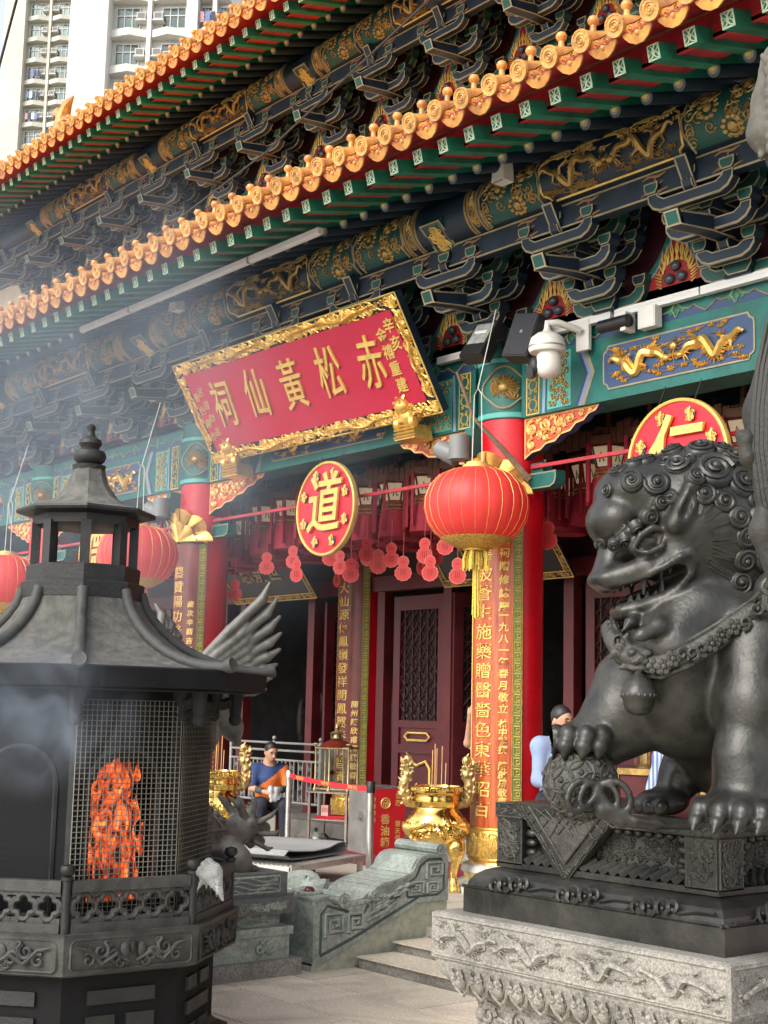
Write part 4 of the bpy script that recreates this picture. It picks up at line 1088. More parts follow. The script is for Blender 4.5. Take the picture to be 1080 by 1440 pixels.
dup(Lt, T(-15.22, 8.62, 3.82, .1), 'big round red lantern seen just right of the burner turret posts')
dup(Lt, T(-18.1, 8.2, 3.62, .15), 'big round red lantern cut by the picture edge left of the burner turret')

def palace_lantern():
    t = thing('palace_lantern', 'small six sided palace lantern with white painted panels and red fringe in the hanging rows', 'lantern', T(0, 0, 0), 'palace lanterns in rows under the beam')
    b = MB(); rt, rb, h = .20, .135, .22
    hexa = lambda r, z: [(r*math.cos(PI/3*k), r*math.sin(PI/3*k), z) for k in range(6)]
    b.add(hexa(rb, 0)+hexa(rt, h), [(k, (k+1) % 6, 6+(k+1) % 6, 6+k) for k in range(6)]); b.build('panels', silk_white, t)
    b = MB()
    for k in range(6):
        a = PI/3*k; b.tube([(rb*math.cos(a), rb*math.sin(a), 0), (rt*math.cos(a), rt*math.sin(a), h)], .011, 4)
    for r, z in ((rb, 0), (rt, h)): q = hexa(r, z); b.tube(q+[q[0]], .012, 4)
    b.mi = 1
    for k in range(6):                       # painted sprigs
        a = PI/3*(k+.5); rm = .155
        for d in (-.03, .02): b.tube([((rm+.004)*math.cos(a)+d*math.sin(a), (rm+.004)*math.sin(a)-d*math.cos(a), .05), ((rm+.02)*math.cos(a), (rm+.02)*math.sin(a), .15)], [.010, .003], 3)
    b.build('frame', [dark_red, green], t)
    b = MB(); b.mi = 0; b.lathe([(.125, -.11), (.15, -.08), (.135, -.05), (.16, -.02), (.14, 0)], 6); b.mi = 1
    for z in (-.10, -.055): q = [((.16)*math.cos(PI/3*k), .16*math.sin(PI/3*k), z) for k in range(7)]; b.tube(q, .012, 4)
    b.build('waist', [mat('painted_band', (.30, .05, .04), .5, var=.6, scale=40), gold_dim], t)
    b = MB(); b.lathe([(.17, -.115), (.19, -.25), (.20, -.44)], 18); b.build('fringe', tassel_red, t)
    b = MB(); b.lathe([(.19, h), (.215, h+.02), (.22, h+.10), (.19, h+.11), (.04, h+.16), (.02, h+.42)], 6); b.build('canopy', fw, t)
    for k in range(6):
        a = PI/3*k; bb = MB(); x, y = .24*math.cos(a), .24*math.sin(a); bb.box((x, y, -.06), (.035, .035, .62)); bb.build('streamer', tassel_red, t)
    return t
pl0 = palace_lantern(); first = True
rg = random.Random(12)
for row, (yy, zz) in enumerate(((10.72, 4.50), (11.35, 4.50), (11.98, 4.50))):
    for i in range(26):
        x = -20.0+.56*i+(.28 if row % 2 else 0)+rg.uniform(-.03, .03)
        if min(abs(x-p) for p in PX) < .30 and row == 0: continue
        M = T(x, yy, zz+rg.uniform(-.03, .03), rg.uniform(0, 1))
        if first: pl0.matrix_basis = M; first = False
        else: dup(pl0, M)
def gourd(m2, lab, gname):
    t = thing('gourd_card', lab, 'paper charm', T(0, 0, 0), gname)
    n = 40; P = []
    for k in range(n):
        a = 2*PI*k/n-PI/2
        P.append(((.125+.006*math.cos(11*a))*math.cos(a), -.09+(.115+.006*math.cos(11*a))*math.sin(a)))
    up_ = [((.085+.004*math.cos(9*a))*math.cos(a), .07+.085*math.sin(a)) for a in [2*PI*k/30-PI/2 for k in range(30)]]
    R_ = [p for p in P if p[1] < .0]; U_ = [p for p in up_ if p[1] > .02]
    left = sorted([p for p in R_ if p[0] < 0], key=lambda p: p[1]); right = sorted([p for p in R_ if p[0] >= 0], key=lambda p: p[1])
    ul = sorted([p for p in U_ if p[0] < 0], key=lambda p: p[1]); ur = sorted([p for p in U_ if p[0] >= 0], key=lambda p: p[1])
    poly = right+[(.058, .005)]+ur+ul[::-1]+[(-.058, .005)]+left[::-1]
    b = MB(); b.prism(poly, (0, 0, 0), UX, UZ, .012, border=.012, mi_border=1); b.mi = 2
    for x in (-.03, 0, .03): b.box((x, -.003, -.08), (.008, .004, .09))
    b.box((0, -.003, .07), (.05, .004, .008)); b.mi = 1
    b.tube([(0, .006, .15), (0, .006, .20), (0, .02, .5)], .005, 4)
    b.build('card', [m2, mat('charm_edge', (.55, .10, .085), .5, var=.1), mat('charm_ink', (.25, .02, .02), .6, var=0)], t)
    return t
g0 = gourd(gourd_red, 'red gourd shaped wish card with pinked edge hanging below the lantern rows', 'gourd wish cards'); first = True
spots = [(-14.97, 3.88), (-14.39, 3.92), (-14.30, 3.74), (-15.70, 3.57), (-13.18, 3.67), (-12.88, 3.90), (-12.66, 3.74), (-12.42, 3.80), (-12.2, 3.63), (-11.83, 3.81), (-11.48, 3.88), (-11.73, 3.6), (-11.27, 3.54), (-9.90, 3.82), (-13.6, 3.9), (-13.4, 3.78)]
for i, (x, z) in enumerate(spots):
    M = T(x, 10.4, z+.0, rad(rg.uniform(10, 50))) @ Matrix.Scale(.82, 4)
    if first: g0.matrix_basis = M; first = False
    else: dup(g0, M)
for k in range(22):
    x = rg.uniform(-20, -7); y = rg.uniform(10.9, 12.2)
    dup(g0, T(x, y, rg.uniform(3.75, 4.05), rad(rg.uniform(-20, 70))) @ Matrix.Scale(.82, 4))

# ================================================================== fittings on the eaves and beams
def place(M, lab, cat, name, builders, group=None):
    t = thing(name, lab, cat, M, group)
    for nm, mb, m in builders: mb.build(nm, m, t, M)
    return t
# long tube light under the lower eave
b0 = MB(); b0.box((0, 0, 0), (5.15, .07, .06)); b1 = MB(); b1.box((0, 0, -.037), (5.15, .04, .012))
b2 = MB()
for x in (-1.3, 1.3): b2.box((x, 0, -.01), (.03, .078, .066))
b3 = MB()
for x in (-2, 0, 2): b3.box((x, .05, .06), (.03, .03, .10))
place(T(-13.5, 8.12, 6.80), 'long slim white tube light fixed below the lower eave rafters', 'light', 'tube_light', (('housing', b0, white_pt), ('diffuser', b1, white_pt), ('joint', b2, dull_steel), ('clip', b3, dull_steel)))
# white conduits on the beam top
for x0_, x1_, lab in ((-10.9, -9.95, 'white cable trunking running behind the floodlight'), (-9.25, -8.45, 'short raised white trunking above the dome camera'), (-8.40, -7.42, 'white cable trunking above the gold dragon beam panel'), (-7.40, -6.0, 'white cable trunking at the far right end of the beam')):
    b = MB(); b.box((0, 0, 0), (x1_-x0_, .07, .075)); b1 = MB(); b1.box((0, -.037, .015), (x1_-x0_-.02, .004, .02))
    place(T((x0_+x1_)/2, 9.745, 5.715), lab, 'trunking', 'cable_trunking', (('channel', b, white_pt), ('lid', b1, white_pt)), 'white trunking on the beam')
# floodlight
M = T(-9.86, 9.42, 5.66, 0) @ Matrix.Rotation(rad(-28), 4, 'X') @ Matrix.Rotation(rad(8), 4, 'Y')
b = MB(); b.box((0, 0, 0), (.36, .13, .44), top=.96); 
b.box((0, -.075, 0), (.34, .02, .42))
b1 = MB(); b1.box((.0, -.088, .05), (.27, .006, .25))
b2 = MB(); b2.lathe([(.022, -.09), (.022, .09)], 12, (.0, -.080, .07), mtx=Matrix.Rotation(PI/2, 3, 'Y')); 
b3 = MB(); b3.tube([(-.2, 0, 0), (-.22, .1, .12), (.22, .1, .12), (.2, 0, 0)], .015, 6); b3.box((0, .22, .12), (.05, .3, .03))
place(M, 'black tilted floodlight with square glass between the plaque and the speaker', 'floodlight', 'floodlight', (('housing', b, black), ('glass', b1, mat('flood_glass', (.42, .43, .40), .15, .2, var=.3, scale=20)), ('tube', b2, white_pt), ('bracket', b3, black)))
fm = M @ Matrix.Translation((-.05, -.09, -.13)) @ Matrix.Rotation(PI/2, 4, 'X')
# speaker
M = T(-9.30, 9.45, 5.60, rad(10)) @ Matrix.Rotation(rad(-14), 4, 'X') @ Matrix.Rotation(rad(10), 4, 'Y')
b = MB(); b.box((0, 0, 0), (.31, .18, .46)); b1 = MB(); b1.box((0, -.095, 0), (.285, .012, .435)); b2 = MB(); b2.box((0, -.103, .03), (.03, .003, .03)); b3 = MB(); b3.box((0, .2, .05), (.06, .25, .06))
place(M, 'dark grey loudspeaker tilted down above the right pillar capital', 'speaker', 'loudspeaker', (('cabinet', b, black), ('grille', b1, mat('speaker_grille', (.035, .035, .042), .7, var=.2, bump=.6, bscale=300)), ('badge', b2, dull_steel), ('bracket', b3, black)))
# pan-tilt camera
M = T(-8.93, 9.36, 5.40)
b = MB(); b.lathe([(.0, .20), (.035, .20), (.05, .17), (.10, .155), (.155, .11), (.175, .04), (.178, .0), (.165, -.03), (.0, -.03)], 28)
b1 = MB(); b1.lathe([(.0, -.28), (.06, -.275), (.105, -.24), (.125, -.18), (.12, -.09), (.10, -.03)], 28, (.02, 0, 0))
b2 = MB(); b2.ell((-.07, -.10, -.16), (.06, .05, .09), 14, 10); b2.box((-.09, -.12, -.22), (.08, .05, .12))
b3 = MB(); b3.tube([(0, 0, .19), (0, 0, .26), (.06, .08, .27), (.14, .30, .22)], .035, 10); b3.box((.14, .36, .18), (.16, .04, .30))
b4 = MB(); b4.lathe([(.18, .012), (.182, .02), (.18, .028)], 28)
place(M, 'weathered white dome security camera on a bracket left of the dragon beam panel', 'camera', 'security_camera', (('dome_cap', b, offwhite), ('dome_body', b1, offwhite), ('lens_window', b2, black), ('bracket', b3, offwhite), ('seam', b4, dull_steel)))
M = T(-8.30, 9.62, 5.58)
b = MB(); b.lathe([(.05, -.2), (.062, -.19), (.062, .16), (.05, .17)], 16, mtx=Matrix.Rotation(PI/2, 3, 'Y')); b1 = MB(); b1.box((.10, .05, .0), (.06, .14, .18)); b2 = MB(); b2.lathe([(.045, 0), (.045, .012), (0, .012)], 16, (-.2, 0, 0), mtx=Matrix.Rotation(-PI/2, 3, 'Y'))
place(M, 'black bullet camera lying along the beam under the trunking', 'camera', 'bullet_camera', (('barrel', b, black), ('mount', b1, offwhite), ('lens', b2, glass)))
b = MB(); b.box((0, 0, 0), (.20, .10, .20)); b1 = MB(); b1.box((0, -.053, 0), (.18, .006, .18))
place(T(-7.98, 9.72, 5.59), 'square white junction box beside the black bullet camera', 'box', 'junction_box', (('case', b, offwhite), ('lid', b1, offwhite)))
spot_grey = mat('spotlight_grey', (.20, .205, .20), .55, .1, var=.15)
# grey twin spot lights on the pillars
def spot(M, lab):
    ts_ = []
    for s_ in (0,):
        b = MB(); b.lathe([(.10, -.16), (.105, -.15), (.10, 0), (.085, .10), (.0, .12)], 20, mtx=Matrix.Rotation(rad(-62), 3, 'Y') @ Matrix.Rotation(rad(18), 3, 'X')); ts_.append(('head', b, spot_grey))
    b = MB(); b.lathe([(.11, -.12), (.11, .12), (0, .12)], 20, (.18, .03, .02)); b.lathe([(.0, -.14), (.115, -.13), (.115, -.05)], 20, (.18, .03, .02)); ts_.append(('body', b, spot_grey))
    b = MB(); b.box((.24, .18, .08), (.10, .16, .30)); ts_.append(('box', b, teal))
    b = MB(); b.tube([(.2, .1, -.12), (.26, .16, -.25), (.22, .22, -.3), (.3, .24, -.2)], .012, 5); ts_.append(('cable', b, cable_m))
    place(M, lab, 'spotlight', 'spotlight', ts_, 'grey spotlights on the pillars')
spot(T(-10.45, 9.45, 4.63), 'grey spotlight on a teal box above the big right lantern')
spot(T(-16.35, 9.45, 4.60), 'grey spotlight on the left pillar above its couplet board')
spot(T(-22.2, 9.45, 4.6), 'grey spotlight far left behind the burner turret')
for x, lab in ((-8.80, 'small white box light under the lower eave at the right'), (-14.55, 'small white box light under the lower eave above the plaque'), (-20.7, 'small white box light under the lower eave at the far left')):
    b = MB(); b.box((0, 0, 0), (.16, .14, .20), top=.85); b1 = MB(); b1.box((0, 0, .13), (.05, .05, .08)); b2 = MB(); b2.box((0, -.06, -.104), (.12, .01, .01))
    place(T(x, 8.62, 6.93), lab, 'light', 'box_light', (('case', b, offwhite), ('stem', b1, offwhite), ('rim', b2, dull_steel)), 'box lights under the eave')
# bamboo pole slanting across the right pillar
b = MB(); b.tube([(-10.02, 9.2, 5.35), (-9.85, 9.28, 4.86), (-9.62, 9.45, 4.55), (-9.38, 9.60, 4.22)], [.016, .02, .028, .035], 7)
tag(b.build('lantern_hook', mat('old_bamboo', (.14, .085, .05), .6, var=.4, scale=20)), 'thin brown wooden hook pole slanting across the red right pillar top', 'pole')
# grey post at the right edge
b = MB(); b.lathe([(.055, 0), (.055, 6.2), (.0, 6.22)], 20); b1 = MB(); b1.lathe([(.13, 0), (.13, .03), (.07, .05)], 20)
place(T(-5.95, 9.0, TZ), 'plain grey metal post standing before the beam at the right edge', 'post', 'metal_post', (('shaft', b, mat('post_grey', (.10, .11, .115), .5, var=.1)), ('foot', b1, dull_steel)))
# ================================================================== implicit sculpting (smooth unions on a grid, then surface nets)
class SDF:
    def __init__(s, lo, hi, h):
        s.lo = np.array(lo, float); s.h = h
        s.n = np.ceil((np.array(hi, float)-s.lo)/h).astype(int)+1
        s.f = np.full(s.n, 9., np.float32)
    def sub(s, lo, hi):
        a = np.clip(np.floor((np.array(lo)-s.lo)/s.h).astype(int), 0, s.n); b = np.clip(np.ceil((np.array(hi)-s.lo)/s.h).astype(int)+1, 0, s.n)
        sl = tuple(slice(i, j) for i, j in zip(a, b))
        g = np.ogrid[sl]
        return sl, [np.float32(s.lo[i])+g[i].astype(np.float32)*np.float32(s.h) for i in range(3)]
    def blend(s, sl, d, k, op):
        f = s.f[sl]
        if op == 'u':
            if k > 0:
                q = np.maximum(k-np.abs(f-d), 0)/k; s.f[sl] = np.minimum(f, d)-q*q*k*.25
            else: s.f[sl] = np.minimum(f, d)
        else:
            d = -d
            if k > 0:
                q = np.maximum(k-np.abs(f-d), 0)/k; s.f[sl] = np.maximum(f, d)+q*q*k*.25
            else: s.f[sl] = np.maximum(f, d)
    def ell(s, c, r, k=.03, rot=None, op='u'):
        r = np.array(r if isinstance(r, (tuple, list)) else (r, r, r), float); c = np.array(c, float)
        m = max(r)+k+3*s.h; sl, (x, y, z) = s.sub(c-m, c+m)
        x, y, z = x-c[0], y-c[1], z-c[2]
        if rot is not None:
            R = np.array(rot); X = R[0][0]*x+R[1][0]*y+R[2][0]*z; Y = R[0][1]*x+R[1][1]*y+R[2][1]*z; Z = R[0][2]*x+R[1][2]*y+R[2][2]*z
        else: X, Y, Z = x, y, z
        k0 = np.sqrt((X/r[0])**2+(Y/r[1])**2+(Z/r[2])**2); k1 = np.sqrt((X/r[0]**2)**2+(Y/r[1]**2)**2+(Z/r[2]**2)**2)
        s.blend(sl, (k0*(k0-1)/np.maximum(k1, 1e-6)).astype(np.float32), k, op); return s
    def cap(s, a, b, ra, rb, k=.03, op='u'):
        a, b = np.array(a, float), np.array(b, float); m = max(ra, rb)+k+3*s.h
        sl, (x, y, z) = s.sub(np.minimum(a, b)-m, np.maximum(a, b)+m)
        ab = b-a; L = max(1e-9, ab @ ab)
        t = np.clip(((x-a[0])*ab[0]+(y-a[1])*ab[1]+(z-a[2])*ab[2])/L, 0, 1)
        d = np.sqrt((x-a[0]-t*ab[0])**2+(y-a[1]-t*ab[1])**2+(z-a[2]-t*ab[2])**2)-(ra+(rb-ra)*t)
        s.blend(sl, d.astype(np.float32), k, op); return s
    def chain(s, pts, rs, k=.03, op='u'):
        for i in range(len(pts)-1): s.cap(pts[i], pts[i+1], rs[i], rs[i+1], k, op)
        return s
    def mesh(s, name, mats, M=None, smooth=True):
        f = s.f; ins = f < 0
        c = [ins[:-1, :-1, :-1], ins[1:, :-1, :-1], ins[:-1, 1:, :-1], ins[1:, 1:, :-1], ins[:-1, :-1, 1:], ins[1:, :-1, 1:], ins[:-1, 1:, 1:], ins[1:, 1:, 1:]]
        cnt = sum(q.astype(np.int8) for q in c); act = (cnt > 0) & (cnt < 8)
        I = np.argwhere(act); off = np.array([[0, 0, 0], [1, 0, 0], [0, 1, 0], [1, 1, 0], [0, 0, 1], [1, 0, 1], [0, 1, 1], [1, 1, 1]])
        vals = np.stack([f[I[:, 0]+o[0], I[:, 1]+o[1], I[:, 2]+o[2]] for o in off], 1)
        acc = np.zeros((len(I), 3)); num = np.zeros(len(I))
        for a, b in ((0, 1), (2, 3), (4, 5), (6, 7), (0, 2), (1, 3), (4, 6), (5, 7), (0, 4), (1, 5), (2, 6), (3, 7)):
            va, vb = vals[:, a], vals[:, b]; m = (va < 0) != (vb < 0)
            t = np.where(m, va/np.where(m, va-vb, 1), 0)
            acc += np.where(m[:, None], off[a]+(off[b]-off[a])*t[:, None], 0); num += m
        P = s.lo+(I+acc/num[:, None])*s.h
        idx = np.full(act.shape, -1, np.int64); idx[tuple(I.T)] = np.arange(len(I))
        quads = []
        for ax in range(3):
            o1, o2 = (ax+1) % 3, (ax+2) % 3
            A = np.take(ins, range(0, ins.shape[ax]-1), ax); B = np.take(ins, range(1, ins.shape[ax]), ax)
            E = np.argwhere(A != B)
            ok = (E[:, o1] > 0) & (E[:, o2] > 0) & (E[:, o1] < act.shape[o1]) & (E[:, o2] < act.shape[o2]); E = E[ok]
            def cell(d1, d2):
                q = E.copy(); q[:, o1] += d1; q[:, o2] += d2; return idx[tuple(q.T)]
            Q = np.stack([cell(-1, -1), cell(0, -1), cell(0, 0), cell(-1, 0)], 1)
            fl = ~A[tuple(E.T)]
            Q[fl] = Q[fl][:, ::-1]; quads.append(Q)
        Q = np.concatenate(quads)
        me = bpy.data.meshes.new(name)
        if M is not None: P = P @ np.array(M.to_3x3()).T+np.array(M.translation)
        me.vertices.add(len(P)); me.vertices.foreach_set('co', P.astype(np.float32).ravel())
        me.loops.add(Q.size); me.loops.foreach_set('vertex_index', Q.astype(np.int32).ravel())
        me.polygons.add(len(Q)); me.polygons.foreach_set('loop_start', (np.arange(len(Q))*4).astype(np.int32))
        me.polygons.foreach_set('use_smooth', np.ones(len(Q), bool))
        for m in (mats if isinstance(mats, (list, tuple)) else [mats]): me.materials.append(m)
        me.update(calc_edges=True); me.validate()
        return me

# ================================================================== incense burner
BX, BY = -7.842, 4.064
bdir = math.atan2(-BY, -BX)                # towards the camera
def octo(r, z, rot=0., n=8): return [(r*math.cos(bdir+rot+2*PI*k/n), r*math.sin(bdir+rot+2*PI*k/n), z) for k in range(n)]
MBn = T(BX, BY, 0)
burner = thing('incense_burner', 'tall octagonal soot black paper burner with flaring roof, turret and fire behind a wire screen', 'incense burner', MBn)
def bp(name, mb, m): return mb.build(name, m, burner, MBn)
def oct_solid(mb, prof, n=8, caps=True):
    vs = []; fs = []
    for r, z in prof: vs += octo(r, z, 0, n)
    for i in range(len(prof)-1): fs += [(i*n+k, i*n+(k+1) % n, (i+1)*n+(k+1) % n, (i+1)*n+k) for k in range(n)]
    if caps: fs += [tuple(range(n-1, -1, -1)), tuple((len(prof)-1)*n+k for k in range(n))]
    mb.add(vs, fs)
def facet(k, r):
    """frame of octagon face k: origin at its middle, u along it, z up, n outwards"""
    a, c = V(octo(r, 0)[k % 8]), V(octo(r, 0)[(k+1) % 8])
    u = (c-a).normalized(); n = V((u.y, -u.x, 0)); return (a+c)/2, u, n, (c-a).length
b = MB(); oct_solid(b, [(1.0, 0), (1.0, .05), (.93, .07), (.90, .10)]); bp('plinth', b, iron)
b = MB(); oct_solid(b, [(.90, .10), (.90, .50)]); bp('lower_body', b, iron_drum)
tri = [(1, 0, 0), (0, 1, 0), (0, 0, 0), (1, 1, 0), (1, 0, 1), (0, 1, 1), (0, 0, 1), (1, 1, 1)]
b = MB()
for k in range(8):
    o, u, n, L = facet(k, .90)
    for row in range(3):
        z = .375-.135*row
        rot = Matrix((u, n, V((0, 0, 1)))).transposed()
        if tri[k][row]: b = MB(); b.box(o+n*.008+V((0, 0, z)), (.40, .022, .075), rot); bp('trigram_bar', b, iron)
        else:
            for s_ in (-1, 1): b = MB(); b.box(o+n*.008+u*s_*.118+V((0, 0, z)), (.165, .022, .075), rot); bp('trigram_bar', b, iron)
# carved ring, ledge and quatrefoil railing
b = MB(); oct_solid(b, [(.96, .50), (1.03, .52), (1.045, .72), (1.05, .735)]); bp('ledge_ring', b, iron_dust)
rg = random.Random(5)
for k in range(8):
    o, u, n, L = facet(k, 1.04)
    b = MB(); b.map = lambda p: o+u*p[0]+n*(p[2]+.004)+V((0, 0, .622+p[1]))
    w2, h2 = L/2-.04, .082
    P = [(-w2, -h2+.02), (-w2+.02, -h2), (w2-.02, -h2), (w2, -h2+.02), (w2, h2-.02), (w2-.02, h2), (-w2+.02, h2), (-w2, h2-.02), (-w2, -h2+.02)]
    b.tube([(x, y, -.004) for x, y in P], .008, 4)
    for s_ in (-1, 1):
        b.ell((s_*.05, .015, .006), (.028, .045, .014), 8, 5); b.ell((0, .03, .008), (.022, .04, .016), 8, 5)
        for cx, cy, r_, t_ in ((.11, -.02, .045, 0), (.19, .02, .05, 2), (.26, -.025, .04, 1), (.08, -.05, .025, 3), (.15, .05, .022, 1)):
            b.tube([(x, y, .008) for x, y in spiral((s_*cx, cy), r_, 1.3, 12, s_, t_ if s_ > 0 else PI-t_)], [r_*.24*(1.2-.6*i/12) for i in range(13)], 5)
        b.tube([(s_*.02, -.045, .006), (s_*.10, .0, .012), (s_*.18, -.045, .01), (s_*.26, .03, .01), (s_*.325, .045, .008)], [.008, .016, .014, .014, .004], 5)
    bp('scroll_relief', b, iron_dust)
    # railing panel: bars, quatrefoil rings
    o, u, n, L = facet(k, .985)
    rot = Matrix((u, n, V((0, 0, 1)))).transposed()
    b = MB()
    b.box(o+V((0, 0, .76)), (L-.05, .05, .05), rot); b.box(o+V((0, 0, .98)), (L-.05, .055, .06), rot)
    nq = 5; st = (L-.06)/nq
    for q in range(nq):
        c = o+u*(-(L-.06)/2+st*(q+.5))+V((0, 0, .87))
        ring = []
        for t in np.linspace(0, 2*PI, 33):
            r_ = .050+.020*abs(math.cos(2*t))**.7
            ring.append(c+u*r_*math.cos(t)+V((0, 0, r_*math.sin(t))))
        b.tube(ring, .019, 6)
        for s_ in (-1, 1):
            b.box(c+u*s_*st*.5+V((0, 0, 0)), (.035, .03, .05), rot)
            for sz in (-1, 1): b.box(c+u*s_*st*.34+V((0, 0, sz*.075)), (.05, .028, .035), rot)
    bp('railing_panel', b, iron_dust)
    a = V(octo(.985, 0)[k])
    b = MB(); b.lathe([(.026, .72), (.026, 1.01), (.034, 1.015), (.034, 1.03), (.020, 1.035), (.038, 1.052), (.042, 1.07), (.036, 1.09), (.0, 1.1)], 12, a); bp('railing_post', b, iron)
# main drum: eight panels, the two facing the fire are open behind wire screens
R0 = .81
zt, zb = 2.05, .73
b = MB(); oct_solid(b, [(.96, .725), (.96, .742)]); bp('ledge_floor', b, iron_top)
def arch(w, h0, h1, n=14): return [(-w, h0), (w, h0)]+[(w*math.cos(PI*i/n), h1+w*math.sin(PI*i/n)) for i in range(n+1)]
for k in range(8):
    o, u, n, L = facet(k, R0)
    b = MB()
    if k == 0:                                             # pierced by the fire mouth
        ar = arch(.20, .86, 1.46)
        top = [(-L/2, zt), (L/2, zt)]
        outer = [(-L/2, zb), (L/2, zb), (L/2, zt), (-L/2, zt)]
        # two cheeks, sill and a spandrel above the arch
        def pt(x, z, d=0.): return o+u*x+n*d+V((0, 0, z))
        def quad(x0, z0, x1, z1): b.add([pt(x0, z0), pt(x1, z0), pt(x1, z1), pt(x0, z1), pt(x0, z0, -.05), pt(x1, z0, -.05), pt(x1, z1, -.05), pt(x0, z1, -.05)], [(0, 1, 2, 3), (7, 6, 5, 4), (0, 4, 5, 1), (1, 5, 6, 2), (2, 6, 7, 3), (3, 7, 4, 0)])
        quad(-L/2, zb, L/2, .86); quad(-L/2, .86, -.20, 1.46); quad(.20, .86, L/2, 1.46)
        m = 14
        for i in range(m):
            t0, t1 = PI-PI*i/m, PI-PI*(i+1)/m
            xa, xb = (-L/2 if i == 0 else .20*math.cos(t0)), (L/2 if i == m-1 else .20*math.cos(t1))
            za, zb_ = (1.46+.20*math.sin(t0)), (1.46+.20*math.sin(t1))
            q = [pt(.20*math.cos(t0), za), pt(.20*math.cos(t1), zb_), pt(xb if i == m-1 else .20*math.cos(t1), zt), pt(xa if i == 0 else .20*math.cos(t0), zt)]
            if i == 0: q = [pt(-L/2, 1.46), pt(.20*math.cos(t1), zb_), pt(.20*math.cos(t1), zt), pt(-L/2, zt)]
            if i == m-1: q = [pt(.20*math.cos(t0), za), pt(L/2, 1.46), pt(L/2, zt), pt(.20*math.cos(t0), zt)]
            b.add(q+[p-n*.05 for p in q], [(0, 1, 2, 3), (7, 6, 5, 4), (0, 4, 5, 1)])
    else:
        b.add([o-u*L/2+V((0, 0, zb)), o+u*L/2+V((0, 0, zb)), o+u*L/2+V((0, 0, zt)), o-u*L/2+V((0, 0, zt))], [(0, 1, 2, 3)])
    b.map = lambda p: o+u*p[0]+n*p[2]+V((0, 0, p[1])); b.mi = 1
    ar = arch(.215, .80, 1.50); b.tube([(x, y, .004) for x, y in ar+[ar[0]]], .016, 5)
    b.tube([(-L/2, zb, 0.0), (-L/2, zt, 0.0)], .03, 5)
    bp('drum_panel', b, [iron_drum, iron])
# fire inside
fire_m = bpy.data.materials.new('fire'); fire_m.use_nodes = True
n_ = fire_m.node_tree; Lk = n_.links.new; bb = n_.nodes['Principled BSDF']
g_ = n_.nodes.new('ShaderNodeNewGeometry'); mp_ = n_.nodes.new('ShaderNodeMapping'); mp_.inputs['Scale'].default_value = (1.3, 1.3, .62)
nz_ = n_.nodes.new('ShaderNodeTexNoise'); nz_.inputs['Scale'].default_value = 11.0; nz_.inputs['Detail'].default_value = 7; nz_.inputs['Roughness'].default_value = .62; nz_.inputs['Distortion'].default_value = 1.1
cr_ = n_.nodes.new('ShaderNodeValToRGB'); e = cr_.color_ramp.elements
e[0].position = .40; e[0].color = (.012, .002, .001, 1); e[1].position = .72; e[1].color = (1, .50, .14, 1)
q = e.new(.485); q.color = (.38, .035, .006, 1); q = e.new(.57); q.color = (1, .13, .015, 1)
Lk(g_.outputs['Position'], mp_.inputs['Vector']); Lk(mp_.outputs[0], nz_.inputs['Vector']); Lk(nz_.outputs[0], cr_.inputs[0]); Lk(cr_.outputs[0], bb.inputs['Emission Color'])
bb.inputs['Emission Strength'].default_value = .62; bb.inputs['Base Color'].default_value = (.01, .008, .008, 1); bb.inputs['Roughness'].default_value = .9
o, u, n, L = facet(0, R0)
s = SDF((-.34, -.34, .66), (.34, .34, 1.85), .014)
rg = random.Random(14)
for k in range(80):
    z = rg.uniform(.78, 1.55); w = .19*(1-.35*(z-.78)/.8)
    x = rg.uniform(-w, w); d = rg.uniform(-.16, .02)
    s.cap((x, d, z), (x+rg.uniform(-.02, .02), d-.02, z+rg.uniform(.06, .20)), rg.uniform(.014, .038), .004, .012)
s.chain([(0, -.12, .8), (0, -.12, 1.3), (.02, -.12, 1.58)], [.16, .13, .05], .05)
Mf = frame(u, n, (0, 0, 1), o-n*.07)
fo = link('fire', s.mesh('fire', fire_m, MBn @ Mf), None); fo['label'] = 'blazing heap of orange fire behind the wire screen of the black burner'; fo['category'] = 'fire'
b = MB()
for k in range(60):
    z = rg.uniform(.74, .90); b.box(o-n*(.07+rg.uniform(.02, .3))+u*rg.uniform(-.25, .25)+V((0, 0, z)), (.14, .004, .09), Matrix.Rotation(rg.uniform(0, 6), 3, (rg.random(), rg.random(), rg.random())))
kind(bp('burnt_paper', b, iron_top), 'stuff')
b = MB(); oct_solid(b, [(.77, .74), (.77, 2.0)], caps=False); b.f = [f[::-1] for f in b.f]
b.f = [f for i, f in enumerate(b.f) if i != 0]; b.m = b.m[:len(b.f)]; b.s = b.s[:len(b.f)]
bp('firebox_lining', b, iron_soot)
# wire screen across the facing panels
for k in (0, 1):
    o, u, n, L = facet(k, R0+.055)
    b = MB(); x0, x1, z0, z1 = -L/2+.01, L/2-.01, .76, 1.98
    wr = .0034
    nx, nz2 = int((x1-x0)/.029), int((z1-z0)/.029)
    def P3(x, z): return o+u*x+V((0, 0, z))
    for i in range(nx+1): x = x0+(x1-x0)*i/nx; b.tube([P3(x, z0), P3(x, z1)], wr, 3, False)
    for i in range(nz2+1): z = z0+(z1-z0)*i/nz2; b.tube([P3(x0, z), P3(x1, z)], wr, 3, False)
    bp('wire_screen', b, mat('wire_grey', (.16, .15, .12), .5, .5, var=.3) if 'wire_grey' not in MATS else MATS['wire_grey'])
